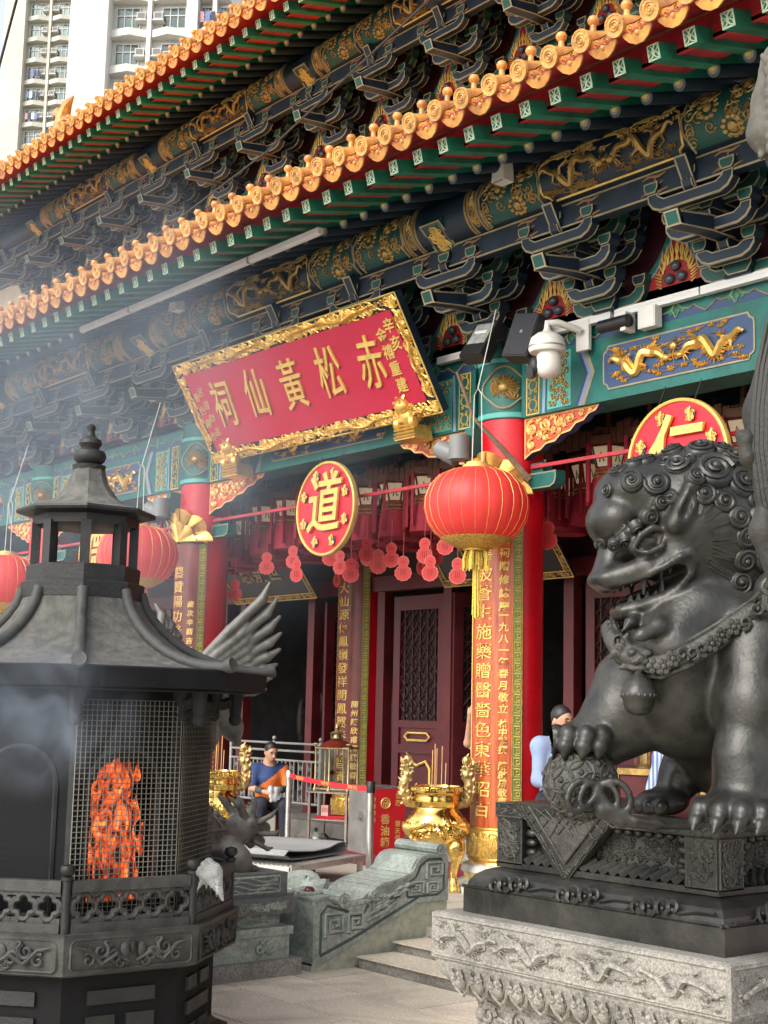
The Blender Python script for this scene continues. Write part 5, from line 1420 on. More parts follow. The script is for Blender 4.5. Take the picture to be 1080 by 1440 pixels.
# main roof
def sweep(t): return .36+.79*t**1.45, 2.63-.47*(1-(1-t)**1.9)
b = MB(); prof = [sweep(i/10) for i in range(11)]
prof = prof[::-1]
oct_solid(b, [(1.15, 2.145)]+[(r, z+.0) for r, z in prof], caps=False); bp('roof_shell', b, iron_top)
b = MB(); oct_solid(b, [(.83, 2.035), (1.12, 2.045), (1.165, 2.055), (1.175, 2.16), (1.12, 2.17)], caps=False); bp('eave_band', b, iron_drum)
b = MB(); oct_solid(b, [(.0, 2.02), (1.13, 2.04)], caps=False); bp('eave_soffit', b, iron_soot)
for k in range(8):
    b = MB(); pts = []
    for i in range(11):
        r, z = sweep(i/10); p = V(octo(r, z)[k]); pts.append(p+V((0, 0, .018)))
    pts.append(pts[-1]+(pts[-1]-pts[-2]).normalized()*.06+V((0, 0, .02)))
    b.tube(pts, .034, 10); d_ = (pts[-1]-pts[-2]).normalized()
    mx = d_.to_track_quat('Z', 'Y').to_matrix(); b.lathe([(.042, -.03), (.046, .0), (.040, .012), (.026, .008), (.0, .01)], 14, pts[-1], mtx=mx)
    bp('hip_ridge', b, iron_top if False else mat('hip_iron', (.050, .050, .046), .7, .1, var=.4, scale=8, bump=.3) if 'hip_iron' not in MATS else MATS['hip_iron'])
    # hanging bracket cluster below each corner
    b = MB(); a = V(octo(.98, 0)[k]); rr = V(octo(1, 0)[k])
    b.tube([a+V((0, 0, 2.05)), a+V((0, 0, 1.90))], [.05, .035], 8); b.ell(a+V((0, 0, 1.88)), .042, 10, 8)
    a2 = a*.86; b.tube([a2+V((0, 0, 2.05)), a2+V((0, 0, 1.92))], [.06, .035], 8); b.ell(a2+V((0, 0, 1.905)), .042, 10, 8)
    b.tube([a*.8+V((0, 0, 2.0)), a*.92+V((0, 0, 1.97)), a+V((0, 0, 2.0))], .035, 6)
    bp('corner_pendant', b, iron_soot)
# turret
b = MB(); oct_solid(b, [(.34, 2.58), (.375, 2.60), (.38, 2.69), (.37, 2.70)]); bp('turret_ring', b, iron)
b = MB(); oct_solid(b, [(.345, 2.70), (.35, 2.79), (.34, 2.80)]); bp('turret_base', b, iron)
for k in range(8):
    a = V(octo(.30, 0)[k]); rot = Matrix.Rotation(bdir+PI/4*k, 3, 'Z')
    b = MB(); b.box(a+V((0, 0, 2.93)), (.055, .062, .27), rot); bp('turret_post', b, iron)
b = MB(); oct_solid(b, [(.325, 3.05), (.33, 3.105), (.35, 3.11), (.425, 3.12), (.432, 3.135), (.425, 3.15)]); bp('turret_eave', b, iron)
b = MB(); oct_solid(b, [(.425, 3.15), (.29, 3.18), (.19, 3.24), (.125, 3.33), (.10, 3.42)]); bp('turret_roof', b, iron_top)
b = MB(); b.lathe([(.10, 3.42), (.105, 3.445), (.08, 3.45), (.07, 3.455), (.094, 3.475), (.104, 3.505), (.094, 3.535), (.055, 3.55), (.058, 3.562), (.074, 3.585), (.068, 3.61), (.038, 3.628), (.03, 3.64), (.022, 3.665), (.028, 3.68), (.03, 3.695), (.018, 3.71), (0, 3.715)], 24)
bp('gourd_finial', b, iron)
# plastic bag on the railing
s = SDF((-.2, -.2, -.25), (.2, .2, .2), .012)
rg = random.Random(44)
for k in range(16):
    s.cap((rg.uniform(-.07, .07), rg.uniform(-.03, .05), rg.uniform(-.02, .07)), (rg.uniform(-.13, .13), rg.uniform(-.05, .06), rg.uniform(-.13, .05)), .022, .005, .012)
s.cap((.02, .02, 0), (.06, .06, -.15), .04, .01, .03)
a = V(octo(.985, 0)[1])
bag = link('plastic_bag', s.mesh('plastic_bag', plastic_bag, T(BX+a.x+.10, BY+a.y+.04, 1.03)), None); tag(bag, 'crumpled clear plastic bag hooked over the railing corner of the black burner', 'bag')
# ================================================================== guardian lion and its pedestals
LX1, LY0 = -3.86, 5.22           # near corner (front right as seen) of the granite base
GL, GD = 1.92, 2.3               # extent along X and Y
PT_Z = 1.475
lb = thing('lion_pedestal', 'carved two part lion pedestal with dark bronze box on a speckled granite lotus base', 'pedestal', T(LX1-GL/2, LY0+GD/2, 0))
cx, cy = LX1-GL/2, LY0+GD/2
def rbox(mb, prof):
    """stack of rectangles (inset, z) about the granite outline"""
    vs = []; fs = []
    for d, z in prof: vs += [(LX1-GL+d, LY0+d, z), (LX1-d, LY0+d, z), (LX1-d, LY0+GD-d, z), (LX1-GL+d, LY0+GD-d, z)]
    for i in range(len(prof)-1): fs += [(i*4+k, i*4+(k+1) % 4, i*4+4+(k+1) % 4, i*4+4+k) for k in range(4)]
    fs += [(3, 2, 1, 0), tuple((len(prof)-1)*4+k for k in range(4))]; mb.add(vs, fs); return mb
FR = lambda d, z0: (lambda p: V((LX1-GL/2+p[0], LY0+d-p[2], z0+p[1])))         # front face, along X
SD = lambda d, z0: (lambda p: V((LX1-d+p[2], LY0+GD/2+p[0], z0+p[1])))         # right face, along Y
b = rbox(MB(), [(.16, -.02), (.16, .46)]); b.build('granite_die', granite, lb)
b = rbox(MB(), [(.14, .44), (.07, .50), (.02, .56), (.0, .62), (.0, .645)]); b.build('granite_lotus_course', granite, lb)
b = rbox(MB(), [(-.02, .645), (-.02, .875), (.0, .885)]); b.build('granite_frieze', granite, lb)
rg = random.Random(71)
for mp_, Lh, nm in ((FR, GL/2, 'front'), (SD, GD/2, 'side')):
    b = MB(); b.map = mp_(-.02, .76); dd = None
    for s_ in (-1, 1):
        for k in range(2):
            t = MB(); dragon(t, Lh*.52, .24, rg, s_, 0, .09, 6, 6); o_ = s_*Lh*(.27+.46*k); b.add([(p[0]+o_, p[1]*.8, p[2]) for p in t.v], t.f, True)
    for q in (-.10, .10): b.tube([(-Lh+.01, q, 0), (Lh-.01, q, 0)], .008, 4)
    b.build('frieze_relief', granite, lb)
    b = MB(); m = mp_(.045, .545)
    n = int(Lh*2/.155)
    for k in range(n):
        x = -Lh+.1+(2*Lh-.2)*(k+.5)/n
        b.map = m
        for r_, w_ in ((1, 0), (.55, .012)):
            P = [(x-.062*r_, .06), (x-.066*r_, .0), (x-.045*r_, -.05*r_), (x, -.085*r_), (x+.045*r_, -.05*r_), (x+.066*r_, .0), (x+.062*r_, .06)]
            b.tube([(u, v, .052*(v+.085)/.145+.0+w_) for u, v in P], .011, 5)
        b.ell((x, .0, .03), (.05, .05, .022), 8, 6)
        for s_ in (-1, 1): b.tube([(u, v, .055) for u, v in spiral((x+s_*.026, .02), .022, 1.2, 8, s_, 0)], .007, 4)
    b.build('lotus_petals', granite, lb)
    b = MB(); b.map = mp_(.16, .2)
    for k in range(int(Lh*2/.22)):
        x = -Lh+.25+.22*k; 
        if x > Lh-.2: break
        for c_, r_, d_ in (((x, .16), .06, 1), ((x+.1, .08), .07, -1), ((x, -.03), .06, 1), ((x+.1, -.12), .06, -1)):
            p = spiral(c_, r_, 1.3, 12, d_, rg.uniform(0, 6)); b.tube([(u, v, .008) for u, v in p], [r_*.24*(1.2-.7*i/12) for i in range(13)], 5)
            b.tube([(c_[0]-r_, c_[1], .01), (c_[0]-r_*.2, c_[1]+r_*1.1, .012), (c_[0]+r_*1.4, c_[1]+r_*.8, .006)], [.008, .016, .004], 5)
    for s_ in (-1, 1):
        for k in range(6): b.ell((s_*(Lh-.19), -.2+.09*k, .0), (.04, .042, .03), 8, 6)
    b.build('die_relief', granite, lb)
# bronze plinth
B0 = .10
b = MB(); 
def bbox(prof):
    m = MB(); rbox(m, prof); return m
bbox([(B0, .886), (B0, 1.01), (B0+.01, 1.015)]).build('bronze_plinth', bronze, lb)
bbox([(B0+.01, 1.015), (B0+.02, 1.05), (B0+.045, 1.085), (B0+.085, 1.112), (B0+.13, 1.125), (B0+.16, 1.13)]).build('bronze_shoulder', bronze, lb)
B1 = B0+.125
bbox([(B1, 1.13), (B1, 1.16)]).build('bronze_foot_rail', bronze, lb)
bbox([(B1+.09, 1.15), (B1+.09, 1.41)]).build('bronze_core', bronze_rel, lb)
bbox([(B1-.005, 1.395), (B1-.005, PT_Z-.008), (B1+.01, PT_Z)]).build('bronze_top_rail', bronze, lb)
for mp_, Lh, nm in ((FR, GL/2-B1, 'front'), (SD, GD/2-B1, 'side')):
    sgn = 1
    for s_ in (-1, 1):
        b = MB(); b.map = mp_(B1, 1.28); x = s_*(Lh-.10); w = .095
        b.prism([(x-w, -.13), (x+w, -.13), (x+w, .12), (x-w, .12)], (0, 0, 0), (1, 0, 0), (0, 1, 0), .09); b.build('bronze_pilaster', bronze, lb)
        b = MB(); b.map = mp_(B1, 1.28); scrollwork(b, x-w+.015, x+w-.015, -.115, .105, .028, 1.5, rg, tr=.2, n=4, seg=8)
        for q in ((x-w+.008, x+w-.008),): b.tube([(q[0], -.12, 0), (q[1], -.12, 0), (q[1], .11, 0), (q[0], .11, 0), (q[0], -.12, 0)], .006, 4)
        b.build('pilaster_relief', bronze_rel, lb)
    for z_ in (.0,):
        b = MB(); b.map = mp_(B1-.005, 1.435)
        for k in range(int(Lh*2/.035)):
            x = -Lh+.02+.035*k; b.tube([(u, v, .002) for u, v in spiral((x, (-.012 if k % 2 else .012)), .022, 1.3, 8, 1 if k % 2 else -1, 0)], .0048, 4)
        for q in (-.036, .034): b.tube([(-Lh, q, 0), (Lh, q, 0)], .005, 4)
        b.build('rail_relief', bronze_rel, lb)
    # gadrooned frames of the recessed panels
    b = MB(); b.map = mp_(B1+.05, 1.28)
    x0, x1 = -Lh+.21, Lh-.21
    n = int((x1-x0)/.065)
    for k in range(n):
        x = x0+(x1-x0)*(k+.5)/n
        b.tube([(x-.03, -.115, .035), (x+.035, -.055, -.01)], [.026, .016], 6); 
        b.ell((x, .10, .01), (.028, .022, .022), 8, 6)
    for k in range(4):
        for s_ in (-1, 1): b.ell((s_*(x1-.02), -.06+.05*k, .01), (.04, .024, .024), 8, 6)
    b.build('gadroon', bronze, lb)
    b = MB(); b.map = mp_(B1+.088, 1.28); scrollwork(b, x0+.05, x1-.05, -.05, .08, .024, 1.2, rg, tr=.2, n=4, seg=7); b.build('panel_relief', bronze_rel, lb)
    b = MB(); b.map = mp_(B0+.02, 1.06)
    for k in range(3):
        x = Lh*(-.72+.66*k)
        for dx, r_ in ((-.09, .04), (-.02, .05), (.06, .042), (.12, .03)):
            for s_ in (1, -1): b.tube([(x+dx+r_*.9*math.cos(t)*s_, r_*.8*math.sin(t)+dx*.12, .016-.3*(r_*.8*math.sin(t)+.0)) for t in np.linspace(0, 4.4, 11)], [.012]*10+[.004], 5)
            b.ell((x+dx, 0, .012), (.014, .014, .012), 6, 5)
        b.tube([(x-.3, -.03, .016), (x-.16, -.03, .016), (x-.11, .0, .012)], .008, 5); b.tube([(x+.14, -.015, .014), (x+.26, .01, .008), (x+.36, .01, .008)], .008, 5)
    b.tube([(-Lh-.14, -.04, .01), (Lh+.14, -.04, .01)], .010, 5)
    b.build('cloud_scroll', bronze, lb)
# hanging cloth point over the front panel
tx = LX1-GL+B1+.52
b = MB(); b.prism([(tx-.37, .0), (tx+.0, -.385), (tx+.37, .0)], (0, LY0+B1-.012, PT_Z+.004), UX, UZ, .05, border=.07, mi_border=1); b.build('cloth_drape', [bronze_rel, bronze], lb)
b = MB(); b.map = lambda p: V((p[0], LY0+B1-.014-p[2], PT_Z+p[1]))
for k in range(30):
    t = k/30
    for s_ in (-1, 1):
        x, z = tx+s_*(.335-.335*t), -.01-.335*t*1.0
        b.tube([(u, v, .002) for u, v in spiral((x, z), .017, 1.2, 7, s_, k)], .0045, 4)
for k in range(-3, 4):
    for s_ in (-1, 1): b.tube([(tx+.07*k, -.02, .002), (tx+.07*k+s_*.12, -.02-.15+.03*abs(k), .002)], .004, 4)
b.tube([(tx-.26, -.01, .004), (tx, -.285, .004), (tx+.26, -.01, .004)], .007, 4)
b.build('drape_relief', bronze_rel, lb)

# ---- the lion itself: u along the lion's own right-left view axis, w away from the viewer, z up (metres)
D0 = 6.55
HU = V((math.cos(YAW), math.sin(YAW), 0)); HW = V((-math.sin(YAW), math.cos(YAW), 0))
LS = D0/1950
ax_u = (930-540)/1950*D0
LO = HW*(D0*.985)+HU*(ax_u-.02); LO.z = PT_Z
ML = frame(HU, HW, (0, 0, 1), LO)
def q(px, py, w=0.): return ((px-930)*LS, w, (1146-py)*LS*1.005)
s = LION = SDF((-.50, -.76, -.02), (.85, .95, 1.86), .0115)
k6 = .07
# torso, chest, haunches
s.ell(q(962, 955, .04), (.285, .34, .34), k6); s.ell(q(1000, 960, .16), (.34, .36, .36), .1); s.ell(q(1075, 1010, .40), (.36, .38, .40), .1)
s.ell(q(945, 912, -.08), (.215, .27, .23), .07)
s.ell(q(985, 868, .0), (.27, .32, .24), .08)
# left fore leg (near)
s.chain([q(1050, 905, -.22), q(1036, 985, -.32), q(1018, 1055, -.36), q(1018, 1100, -.36)], [.215, .165, .125, .145], .06)
s.ell(q(1012, 1118, -.40), (.185, .17, .095), .04); s.ell(q(1030, 1085, -.36), (.15, .15, .12), .05)
for px, w in ((957, -.40), (976, -.50), (1000, -.55), (1026, -.55)):
    s.ell(q(px, 1122, w), (.050, .055, .058), .012); s.ell(q(px-7, 1134, w-.03), (.036, .04, .034), .008); s.cap(q(px-12, 1141, w-.06), q(px-15, 1146, w-.075), .018, .008, .005)
# right fore leg resting on the ball
s.chain([q(900, 968, .08), q(880, 1010, .08), q(845, 1042, .10), q(818, 1045, .10)], [.20, .175, .125, .095], .06)
s.ell(q(815, 1036, .09), (.11, .13, .06), .03)
for px, w in ((789, .02), (803, -.06), (826, -.09), (848, -.07)):
    s.ell(q(px, 1032, w), (.048, .055, .05), .012); s.ell(q(px-5, 1046, w-.02), (.042, .045, .042), .008); s.cap(q(px-7, 1056, w-.035), q(px-8, 1064, w-.035), .022, .010, .005)
# hind legs and paws
s.chain([q(1020, 1030, .50), q(992, 1085, .50), q(975, 1118, .48)], [.17, .10, .085], .05); s.ell(q(958, 1126, .44), (.13, .12, .065), .03)
for px, w in ((926, .42), (934, .34), (948, .30)): s.ell(q(px, 1131, w), (.04, .042, .042), .01)
s.chain([q(1095, 1040, .10), q(1085, 1100, .02)], [.22, .12], .08); s.ell(q(1075, 1122, -.06), (.17, .13, .08), .04)
# mane and head
s.ell(q(990, 740, .02), (.385, .37, .385), .05); s.ell(q(1035, 800, .10), (.36, .36, .34), .08); s.ell(q(1060, 890, .18), (.30, .32, .34), .08)
s.ell(q(900, 700, .0), (.20, .24, .15), .08)
s.ell(q(868, 738, -.02), (.135, .20, .125), .03)                       # forehead dome
s.ell(q(945, 775, -.03), (.165, .255, .22), .03)                       # cheeks
s.ell(q(948, 800, -.10), (.13, .20, .15), .04)
s.chain([q(890, 760, -.02), q(868, 790, -.02)], [.10, .085], .04)      # nose bridge
s.ell(q(858, 806, -.02), (.068, .10, .058), .03)
for w in (-.105, .065): s.ell(q(870, 808, w), (.038, .036, .040), .012)
s.ell(q(852, 820, -.02), (.075, .145, .045), .03)                      # upper lip
s.chain([q(858, 822, -.12), q(905, 806, -.19), q(945, 790, -.21)], [.05, .055, .05], .03)
s.chain([q(858, 822, .08), q(905, 806, .15), q(945, 790, .17)], [.05, .055, .05], .03)
s.ell(q(880, 866, -.02), (.056, .12, .034), .03)                       # chin
s.chain([q(876, 862, -.10), q(912, 854, -.16), q(950, 830, -.20)], [.036, .040, .05], .03)
s.chain([q(876, 862, .06), q(912, 854, .12), q(950, 830, .16)], [.036, .040, .05], .03)
s.chain([q(905, 862, -.02), q(940, 840, -.02)], [.08, .10], .04)
def surf(px, py, near=True, lift=0.):
    s = LION
    P = q(px, py); i = int(round((P[0]-s.lo[0])/s.h)); k = int(round((P[2]-s.lo[2])/s.h))
    i = min(max(i, 1), s.n[0]-2); k = min(max(k, 1), s.n[2]-2)
    col = s.f[i, :, k]; js = np.nonzero(col < 0)[0]
    if len(js) == 0: return None
    j = js[0] if near else js[-1]
    j = min(max(j, 1), s.n[1]-2)
    g = V((s.f[i+1, j, k]-s.f[i-1, j, k], s.f[i, j+1, k]-s.f[i, j-1, k], s.f[i, j, k+1]-s.f[i, j, k-1])).normalized()
    return V((P[0], s.lo[1]+s.h*j, P[2])), g
WE = [surf(902, 772, True)[0].y, surf(902, 772, False)[0].y]
# mouth opening
LIPS = [[], []]
for sd_ in (0, 1):
    for px, py in ((858, 828), (872, 827), (888, 822), (905, 816), (925, 806), (942, 795), (955, 791), (960, 800), (956, 818), (942, 838), (925, 848), (905, 856), (885, 862), (872, 864)):
        h_ = surf(px, py, sd_ == 0); LIPS[sd_].append((px, py, h_[0].y if h_ is not None else (-.1 if sd_ == 0 else .06)))
rot = Matrix.Rotation(rad(-22), 3, 'Y')
s.ell(q(903, 831, -.30), (.180, .26, .056), .010, rot, 'c'); s.ell(q(888, 838, -.02), (.13, .13, .050), .01, rot, 'c'); s.ell(q(903, 831, .26), (.180, .26, .056), .010, rot, 'c')
for sgn, w0 in ((-1, -.02), (1, -.02)):
    w = lambda a: w0+sgn*a
    # lip rims, eye socket and ball, lids
    lp = LIPS[0 if sgn < 0 else 1]; s.chain([q(px, py, y_-sgn*.004) for px, py, y_ in lp], [.012, .015, .017, .018, .018, .018, .018, .017, .017, .017, .016, .015, .014, .012], .008)
    we = w(.205)
    s.ell(q(900, 775, w(.19)), (.085, .06, .060), .02, Matrix.Rotation(rad(-18), 3, 'Y'))
    s.ell(q(901, 774, w(.255)), (.066, .03, .040), .008, Matrix.Rotation(rad(-18), 3, 'Y'), 'c')
    s.ell(q(901, 774, w(.205)), (.058, .048, .036), .0, Matrix.Rotation(rad(-18), 3, 'Y'))
    we = w(.245)
    s.chain([q(880, 785, we), q(890, 767, we+sgn*.014), q(906, 756, we+sgn*.016), q(924, 759, we)], [.012, .017, .018, .012], .006)
    s.chain([q(880, 786, we), q(900, 790, we+sgn*.014), q(918, 781, we+sgn*.014), q(925, 764, we)], [.010, .014, .014, .010], .006)
    # brow
    s.chain([q(858, 776, w(.13)), q(878, 760, w(.20)), q(898, 742, w(.235)), q(915, 724, w(.24))], [.022, .024, .024, .02], .015)
    # ear
    s.chain([q(936, 752, w(.275)), q(948, 728, w(.30)), q(957, 700, w(.31)), q(959, 682, w(.31))], [.048, .046, .032, .012], .025)
    s.chain([q(944, 742, w(.335)), q(954, 712, w(.345))], [.024, .014], .012, 'c')
    # whisker ridges at the cheek
    for a in range(3): s.chain([q(875+8*a, 822-4*a, w(.165)), q(900+8*a, 808-5*a, w(.215)), q(925+6*a, 796-8*a, w(.24))], [.006, .009, .004], .008)
# beard lock on the throat
s.chain([q(928, 850, -.16), q(932, 868, -.22), q(912, 888, -.30), q(888, 900, -.33), q(878, 905, -.34)], [.03, .045, .04, .028, .008], .02)
s.chain([q(900, 868, -.1), q(880, 882, -.2), q(866, 895, -.24)], [.03, .026, .006], .02)
lion_me = s.mesh('body', bronze, ML)
lion = thing('guardian_lion', 'large dark bronze guardian lion with curled mane, one paw on a patterned ball', 'lion statue', T(LO.x, LO.y, LO.z))
link('body', lion_me, lion)
def lmap(p): return ML @ V(p)
# teeth
b = MB(); b.map = lmap
for sgn in (-1, 1):
    w = lambda a: -.02+sgn*a
    for px, py, l, a in ((874, 826, .03, .13), (884, 823, .03, .15), (900, 818, .085, .165), (922, 810, .04, .18), (934, 803, .04, .185)):
        p = V(q(px, py, w(a))); b.tube([p, p+V((-.005, 0, -l))], [.017, .004], 6)
    for px, py, l, a in ((884, 852, .03, .11), (894, 850, .03, .125), (905, 847, .03, .14), (924, 840, .075, .155), (916, 845, .03, .15)):
        p = V(q(px, py, w(a))); b.tube([p, p+V((0, 0, l))], [.016, .004], 6)
kind(b.build('teeth', bronze, lion), 'stuff')
b = MB(); b.map = lmap; b.ell(q(905, 838, -.02), (.13, .09, .022), 14, 8, Matrix.Rotation(rad(-22), 3, 'Y')); b.build('tongue', bronze, lion)
# mane curls: domed snails with raised spirals, set on the mane surface
CM = [V(q(990, 740, .02)), (.385, .37, .385)]
def snail(name, px, py, r, near=True, wfix=None, d=1, cen=None, rr=None):
    c, R3 = (V(q(990, 740, .02)), V((.385, .37, .385))) if cen is None else (cen, rr)
    hit = surf(px, py, near)
    if hit is not None and cen is None and wfix is None or hit is not None and name == 'brow_curl':
        P, n = hit
        if near and n.y > .2: return
    else: P = None
    p = V(q(px, py, 0)); dx, dz = (p.x-c.x)/R3.x, (p.z-c.z)/R3.z; t = dx*dx+dz*dz
    if wfix is None:
        w = (math.sqrt(max(.02, 1-t)))*R3.y*(-1 if near else 1)+c.y
    else: w = wfix
    if P is None:
      P = V((p.x, w, p.z)); n = V(((P.x-c.x)/R3.x**2, (P.y-c.y)/R3.y**2, (P.z-c.z)/R3.z**2)).normalized()
    a = n.orthogonal().normalized(); e = n.cross(a)
    R_ = Matrix((a, e, n)).transposed()
    b = MB(); b.map = lambda v: ML @ (P+R_ @ V(v))
    b.lathe([(r*1.05, -.03), (r*1.0, r*.12), (r*.85, r*.30), (r*.5, r*.36), (0, r*.38)], 20)
    a0 = RN.uniform(0, 6)
    pts = [((x), (y), r*.30+.16*r*i/24) for i, (x, y) in enumerate(spiral((0, 0), r*.92, 1.9, 24, d, a0, .16))]
    b.tube(pts, [r*.17*(1-.25*i/24) for i in range(25)], 6)
    b.ell((0, 0, r*.52), (r*.24, r*.24, r*.22), 10, 7)
    b.build(name, bronze, lion)
for i, (px, py, r) in enumerate(((944, 668, .062), (915, 695, .064), (882, 691, .056), (989, 680, .092), (977, 643, .068), (1026, 695, .078), (907, 656, .058), (1022, 656, .062), (1063, 790, .088), (1051, 742, .074), (1072, 700, .07), (945, 640, .05), (868, 672, .046), (930, 662, .04), (1010, 640, .05), (1045, 670, .06), (1046, 715, .06), (958, 660, .04), (890, 660, .045), (853, 700, .036), (1000, 660, .045), (960, 690, .045), (930, 715, .04))):
    snail('mane_curl', px, py, r, True, d=1 if i % 2 else -1); snail('mane_curl', px, py, r, False, d=-1 if i % 2 else 1)
for i, (px, py, w) in enumerate(((972, 712, -.33), (998, 722, -.35), (1017, 742, -.355), (1028, 768, -.36), (1028, 798, -.34), (1024, 826, -.33))):
    for nr in (True, False): snail('face_curl', px, py, .054, nr, d=1)
for px, py, r in ((1066, 838, .085), (1085, 880, .08)): snail('mane_curl', px, py, r, True, cen=V(q(1050, 820, .1)), rr=V((.37, .42, .36)))
# strands from the face to its curls
b = MB(); b.map = lmap
for px0, py0, px1, py1 in ((965, 735, 972, 712), (972, 745, 998, 724), (978, 757, 1016, 743), (982, 772, 1026, 768), (983, 786, 1026, 797), (980, 800, 1020, 824)):
    for dd in (-5, 0, 5): tp3 = [surf(px0+(px1-px0)*t_, py0+(py1-py0)*t_+dd*(1-.4*t_)) for t_ in (0, .35, .7, 1)]; b.tube([h_[0]+h_[1]*.002 for h_ in tp3 if h_], .012, 5)
b.build('mane_strands', bronze, lion)
# brow curls
for px, py, r, a in ((860, 778, .032, .15), (874, 772, .032, .19), (888, 757, .036, .225), (902, 742, .04, .245), (918, 722, .036, .255), (848, 770, .03, .10)):
    for nr in (True, False): snail('brow_curl', px, py, r, nr, wfix=-.02-a if nr else -.02+a, cen=V(q(905, 770, -.02)), rr=V((.25, .26, .2)), d=-1)
# collar with beast mask, bell and tassel
cpts = [(866, 884, .06), (868, 900, -.02), (876, 922, -.14), (890, 936, -.26), (915, 938, -.34), (950, 922, -.40), (990, 898, -.44), (1030, 868, -.45), (1062, 842, -.42), (1095, 815, -.34)]
cp2 = []
for px, py, w_ in cpts:
    px = max(px, 868-(py-878)*.0) if py < 905 else px
    h_ = surf(px, py); cp2.append((px, py, (h_[0].y-.012) if h_ is not None else w_))
cpts = cp2
b = MB(); b.map = lmap
for dz in (-.052, .052): b.tube([V(q(*p))+V((0, 0, dz)) for p in cpts], .013, 6)
b.tube([q(*p) for p in cpts], .056, 8, flat=1., up=(0, -1, 0)) if False else b.tube([V(q(*p))+V((0, .02, 0)) for p in cpts], .05, 10)
b.build('collar', bronze_rel, lion)
b = MB(); b.map = lmap; rg = random.Random(9)
for i in range(len(cpts)-1):
    for t in (.0, .33, .66):
        a, c = V(q(*cpts[i])), V(q(*cpts[i+1])); p = a.lerp(c, t)+V((0, -.035, rg.uniform(-.015, .015)))
        if (i*3+int(t*3)) % 2 == 0:
            for k in range(6):
                an = k*PI/3; b.ell(p+V((.024*math.cos(an), -.006, .024*math.sin(an))), (.017, .012, .017), 6, 5)
            b.ell(p+V((0, -.014, 0)), .013, 7, 5)
        else:
            pts = spiral((0, 0), .034, 1.3, 10, rg.choice((-1, 1)), rg.uniform(0, 6)); b.tube([p+V((x, -.006, z)) for x, z in pts], .009, 5)
b.build('collar_flowers', bronze_rel, lion)
s = SDF((-.16, -.16, -.16), (.16, .16, .16), .008)
s.ell((0, 0, 0), (.075, .05, .06), .01)
for sg in (-1, 1):
    s.ell((sg*.035, -.045, .02), (.02, .016, .018), .006); s.ell((sg*.02, -.05, -.02), (.024, .02, .016), .008); s.chain([(sg*.04, 0, .05), (sg*.06, -.01, .085), (sg*.045, -.02, .11)], [.018, .012, .005], .008)
    s.chain([(sg*.06, 0, 0), (sg*.10, .0, .02), (sg*.13, .01, -.01)], [.024, .018, .006], .01); s.chain([(sg*.05, 0, -.04), (sg*.09, .0, -.05)], [.02, .006], .01)
s.ell((0, -.055, -.004), (.018, .02, .016), .008); s.ell((0, -.03, -.05), (.05, .03, .018), .008)
mk = V(q(888, 928, surf(888, 928)[0].y-.05)); link('beast_mask', s.mesh('beast_mask', bronze_rel, ML @ Matrix.Translation(mk)), lion)
b = MB(); b.map = lambda p: lmap(V(q(886, 978, -.28))+V(p))
b.lathe([(.0, .10), (.02, .098), (.03, .085), (.06, .06), (.072, .03), (.080, .012), (.080, -.008), (.070, -.02), (.068, -.045), (.05, -.075), (.02, -.088), (0, -.09)], 22)
b.tube([(0, 0, .09), (0, .01, .14)], .016, 6)
for k in range(18): a = 2*PI*k/18; b.ell((.075*math.cos(a), .075*math.sin(a), .0), .010, 5, 4)
b.build('bell', bronze, lion)
b = MB(); b.map = lmap; c = V(q(1052, 855, -.45))
b.tube([c+V((.045*math.cos(t), -.02, .045*math.sin(t))) for t in np.linspace(0, 2*PI, 17)], .014, 6)
b.tube([c+V((-.06, -.02, .05)), c+V((.0, -.03, 0)), c+V((.05, -.02, .05))], .016, 6)
b.build('collar_ring', bronze_rel, lion)
b = MB(); b.map = lmap; c = V(q(1075, 900, -.43))
b.lathe([(.03, .09), (.07, .07), (.10, .02), (.11, -.03), (.10, -.05)], 16, c)
for k in range(20):
    x = -.1+.01*k; b.tube([c+V((x, -.08, -.04)), c+V((x*1.1, -.09, -.16))], .008, 4)
b.build('tassel', bronze_rel, lion)
# ball with woven ring pattern and ribbon
bc = V(q(822, 1096, .02)); br = .168
b = MB(); b.map = lmap; b.ell(bc, br, 32, 22); b.build('ball', bronze_rel, lion)
b = MB(); b.map = lmap
gold_pts = []
N_ = 46
for i in range(N_):
    y = 1-2*(i+.5)/N_; r_ = math.sqrt(1-y*y); a = i*2.39996; gold_pts.append(V((r_*math.cos(a), r_*math.sin(a), y)))
for p in gold_pts:
    a = p.orthogonal().normalized(); e = p.cross(a)
    b.tube([bc+(p*math.cos(.36)+(a*math.cos(t)+e*math.sin(t))*math.sin(.36))*br*1.01 for t in np.linspace(0, 2*PI, 17)], .0065, 4)
    b.ell(bc+p*br*1.0, .016, 6, 5)
b.build('ball_pattern', bronze_rel, lion)
s = SDF((-.3, -.4, -.12), (.6, .2, .3), .01)
o0 = V(q(838, 1105, -.16)); 
def R3(x, z, y=0.): return (o0.x+x, o0.y+y, o0.z+z)
s = SDF((o0.x-.25, o0.y-.2, -.03), (o0.x+.62, o0.y+.25, o0.z+.16), .009)
s.ell(R3(0, .02), (.03, .03, .035), .01)
for sg in (-1, 1):
    for k, (w_, r_) in enumerate(((.140, .019), (.085, .017))):
        s.chain([R3(sg*w_*(1-math.cos(t_))/2, .015+(.075-.02*k)*math.sin(t_)*(.35+.65*math.sin(t_/2))-.05*(1-math.cos(t_))/2, -.03*math.sin(t_/2)) for t_ in np.linspace(0, 2*PI, 15)], [r_*.8]*15, .005)
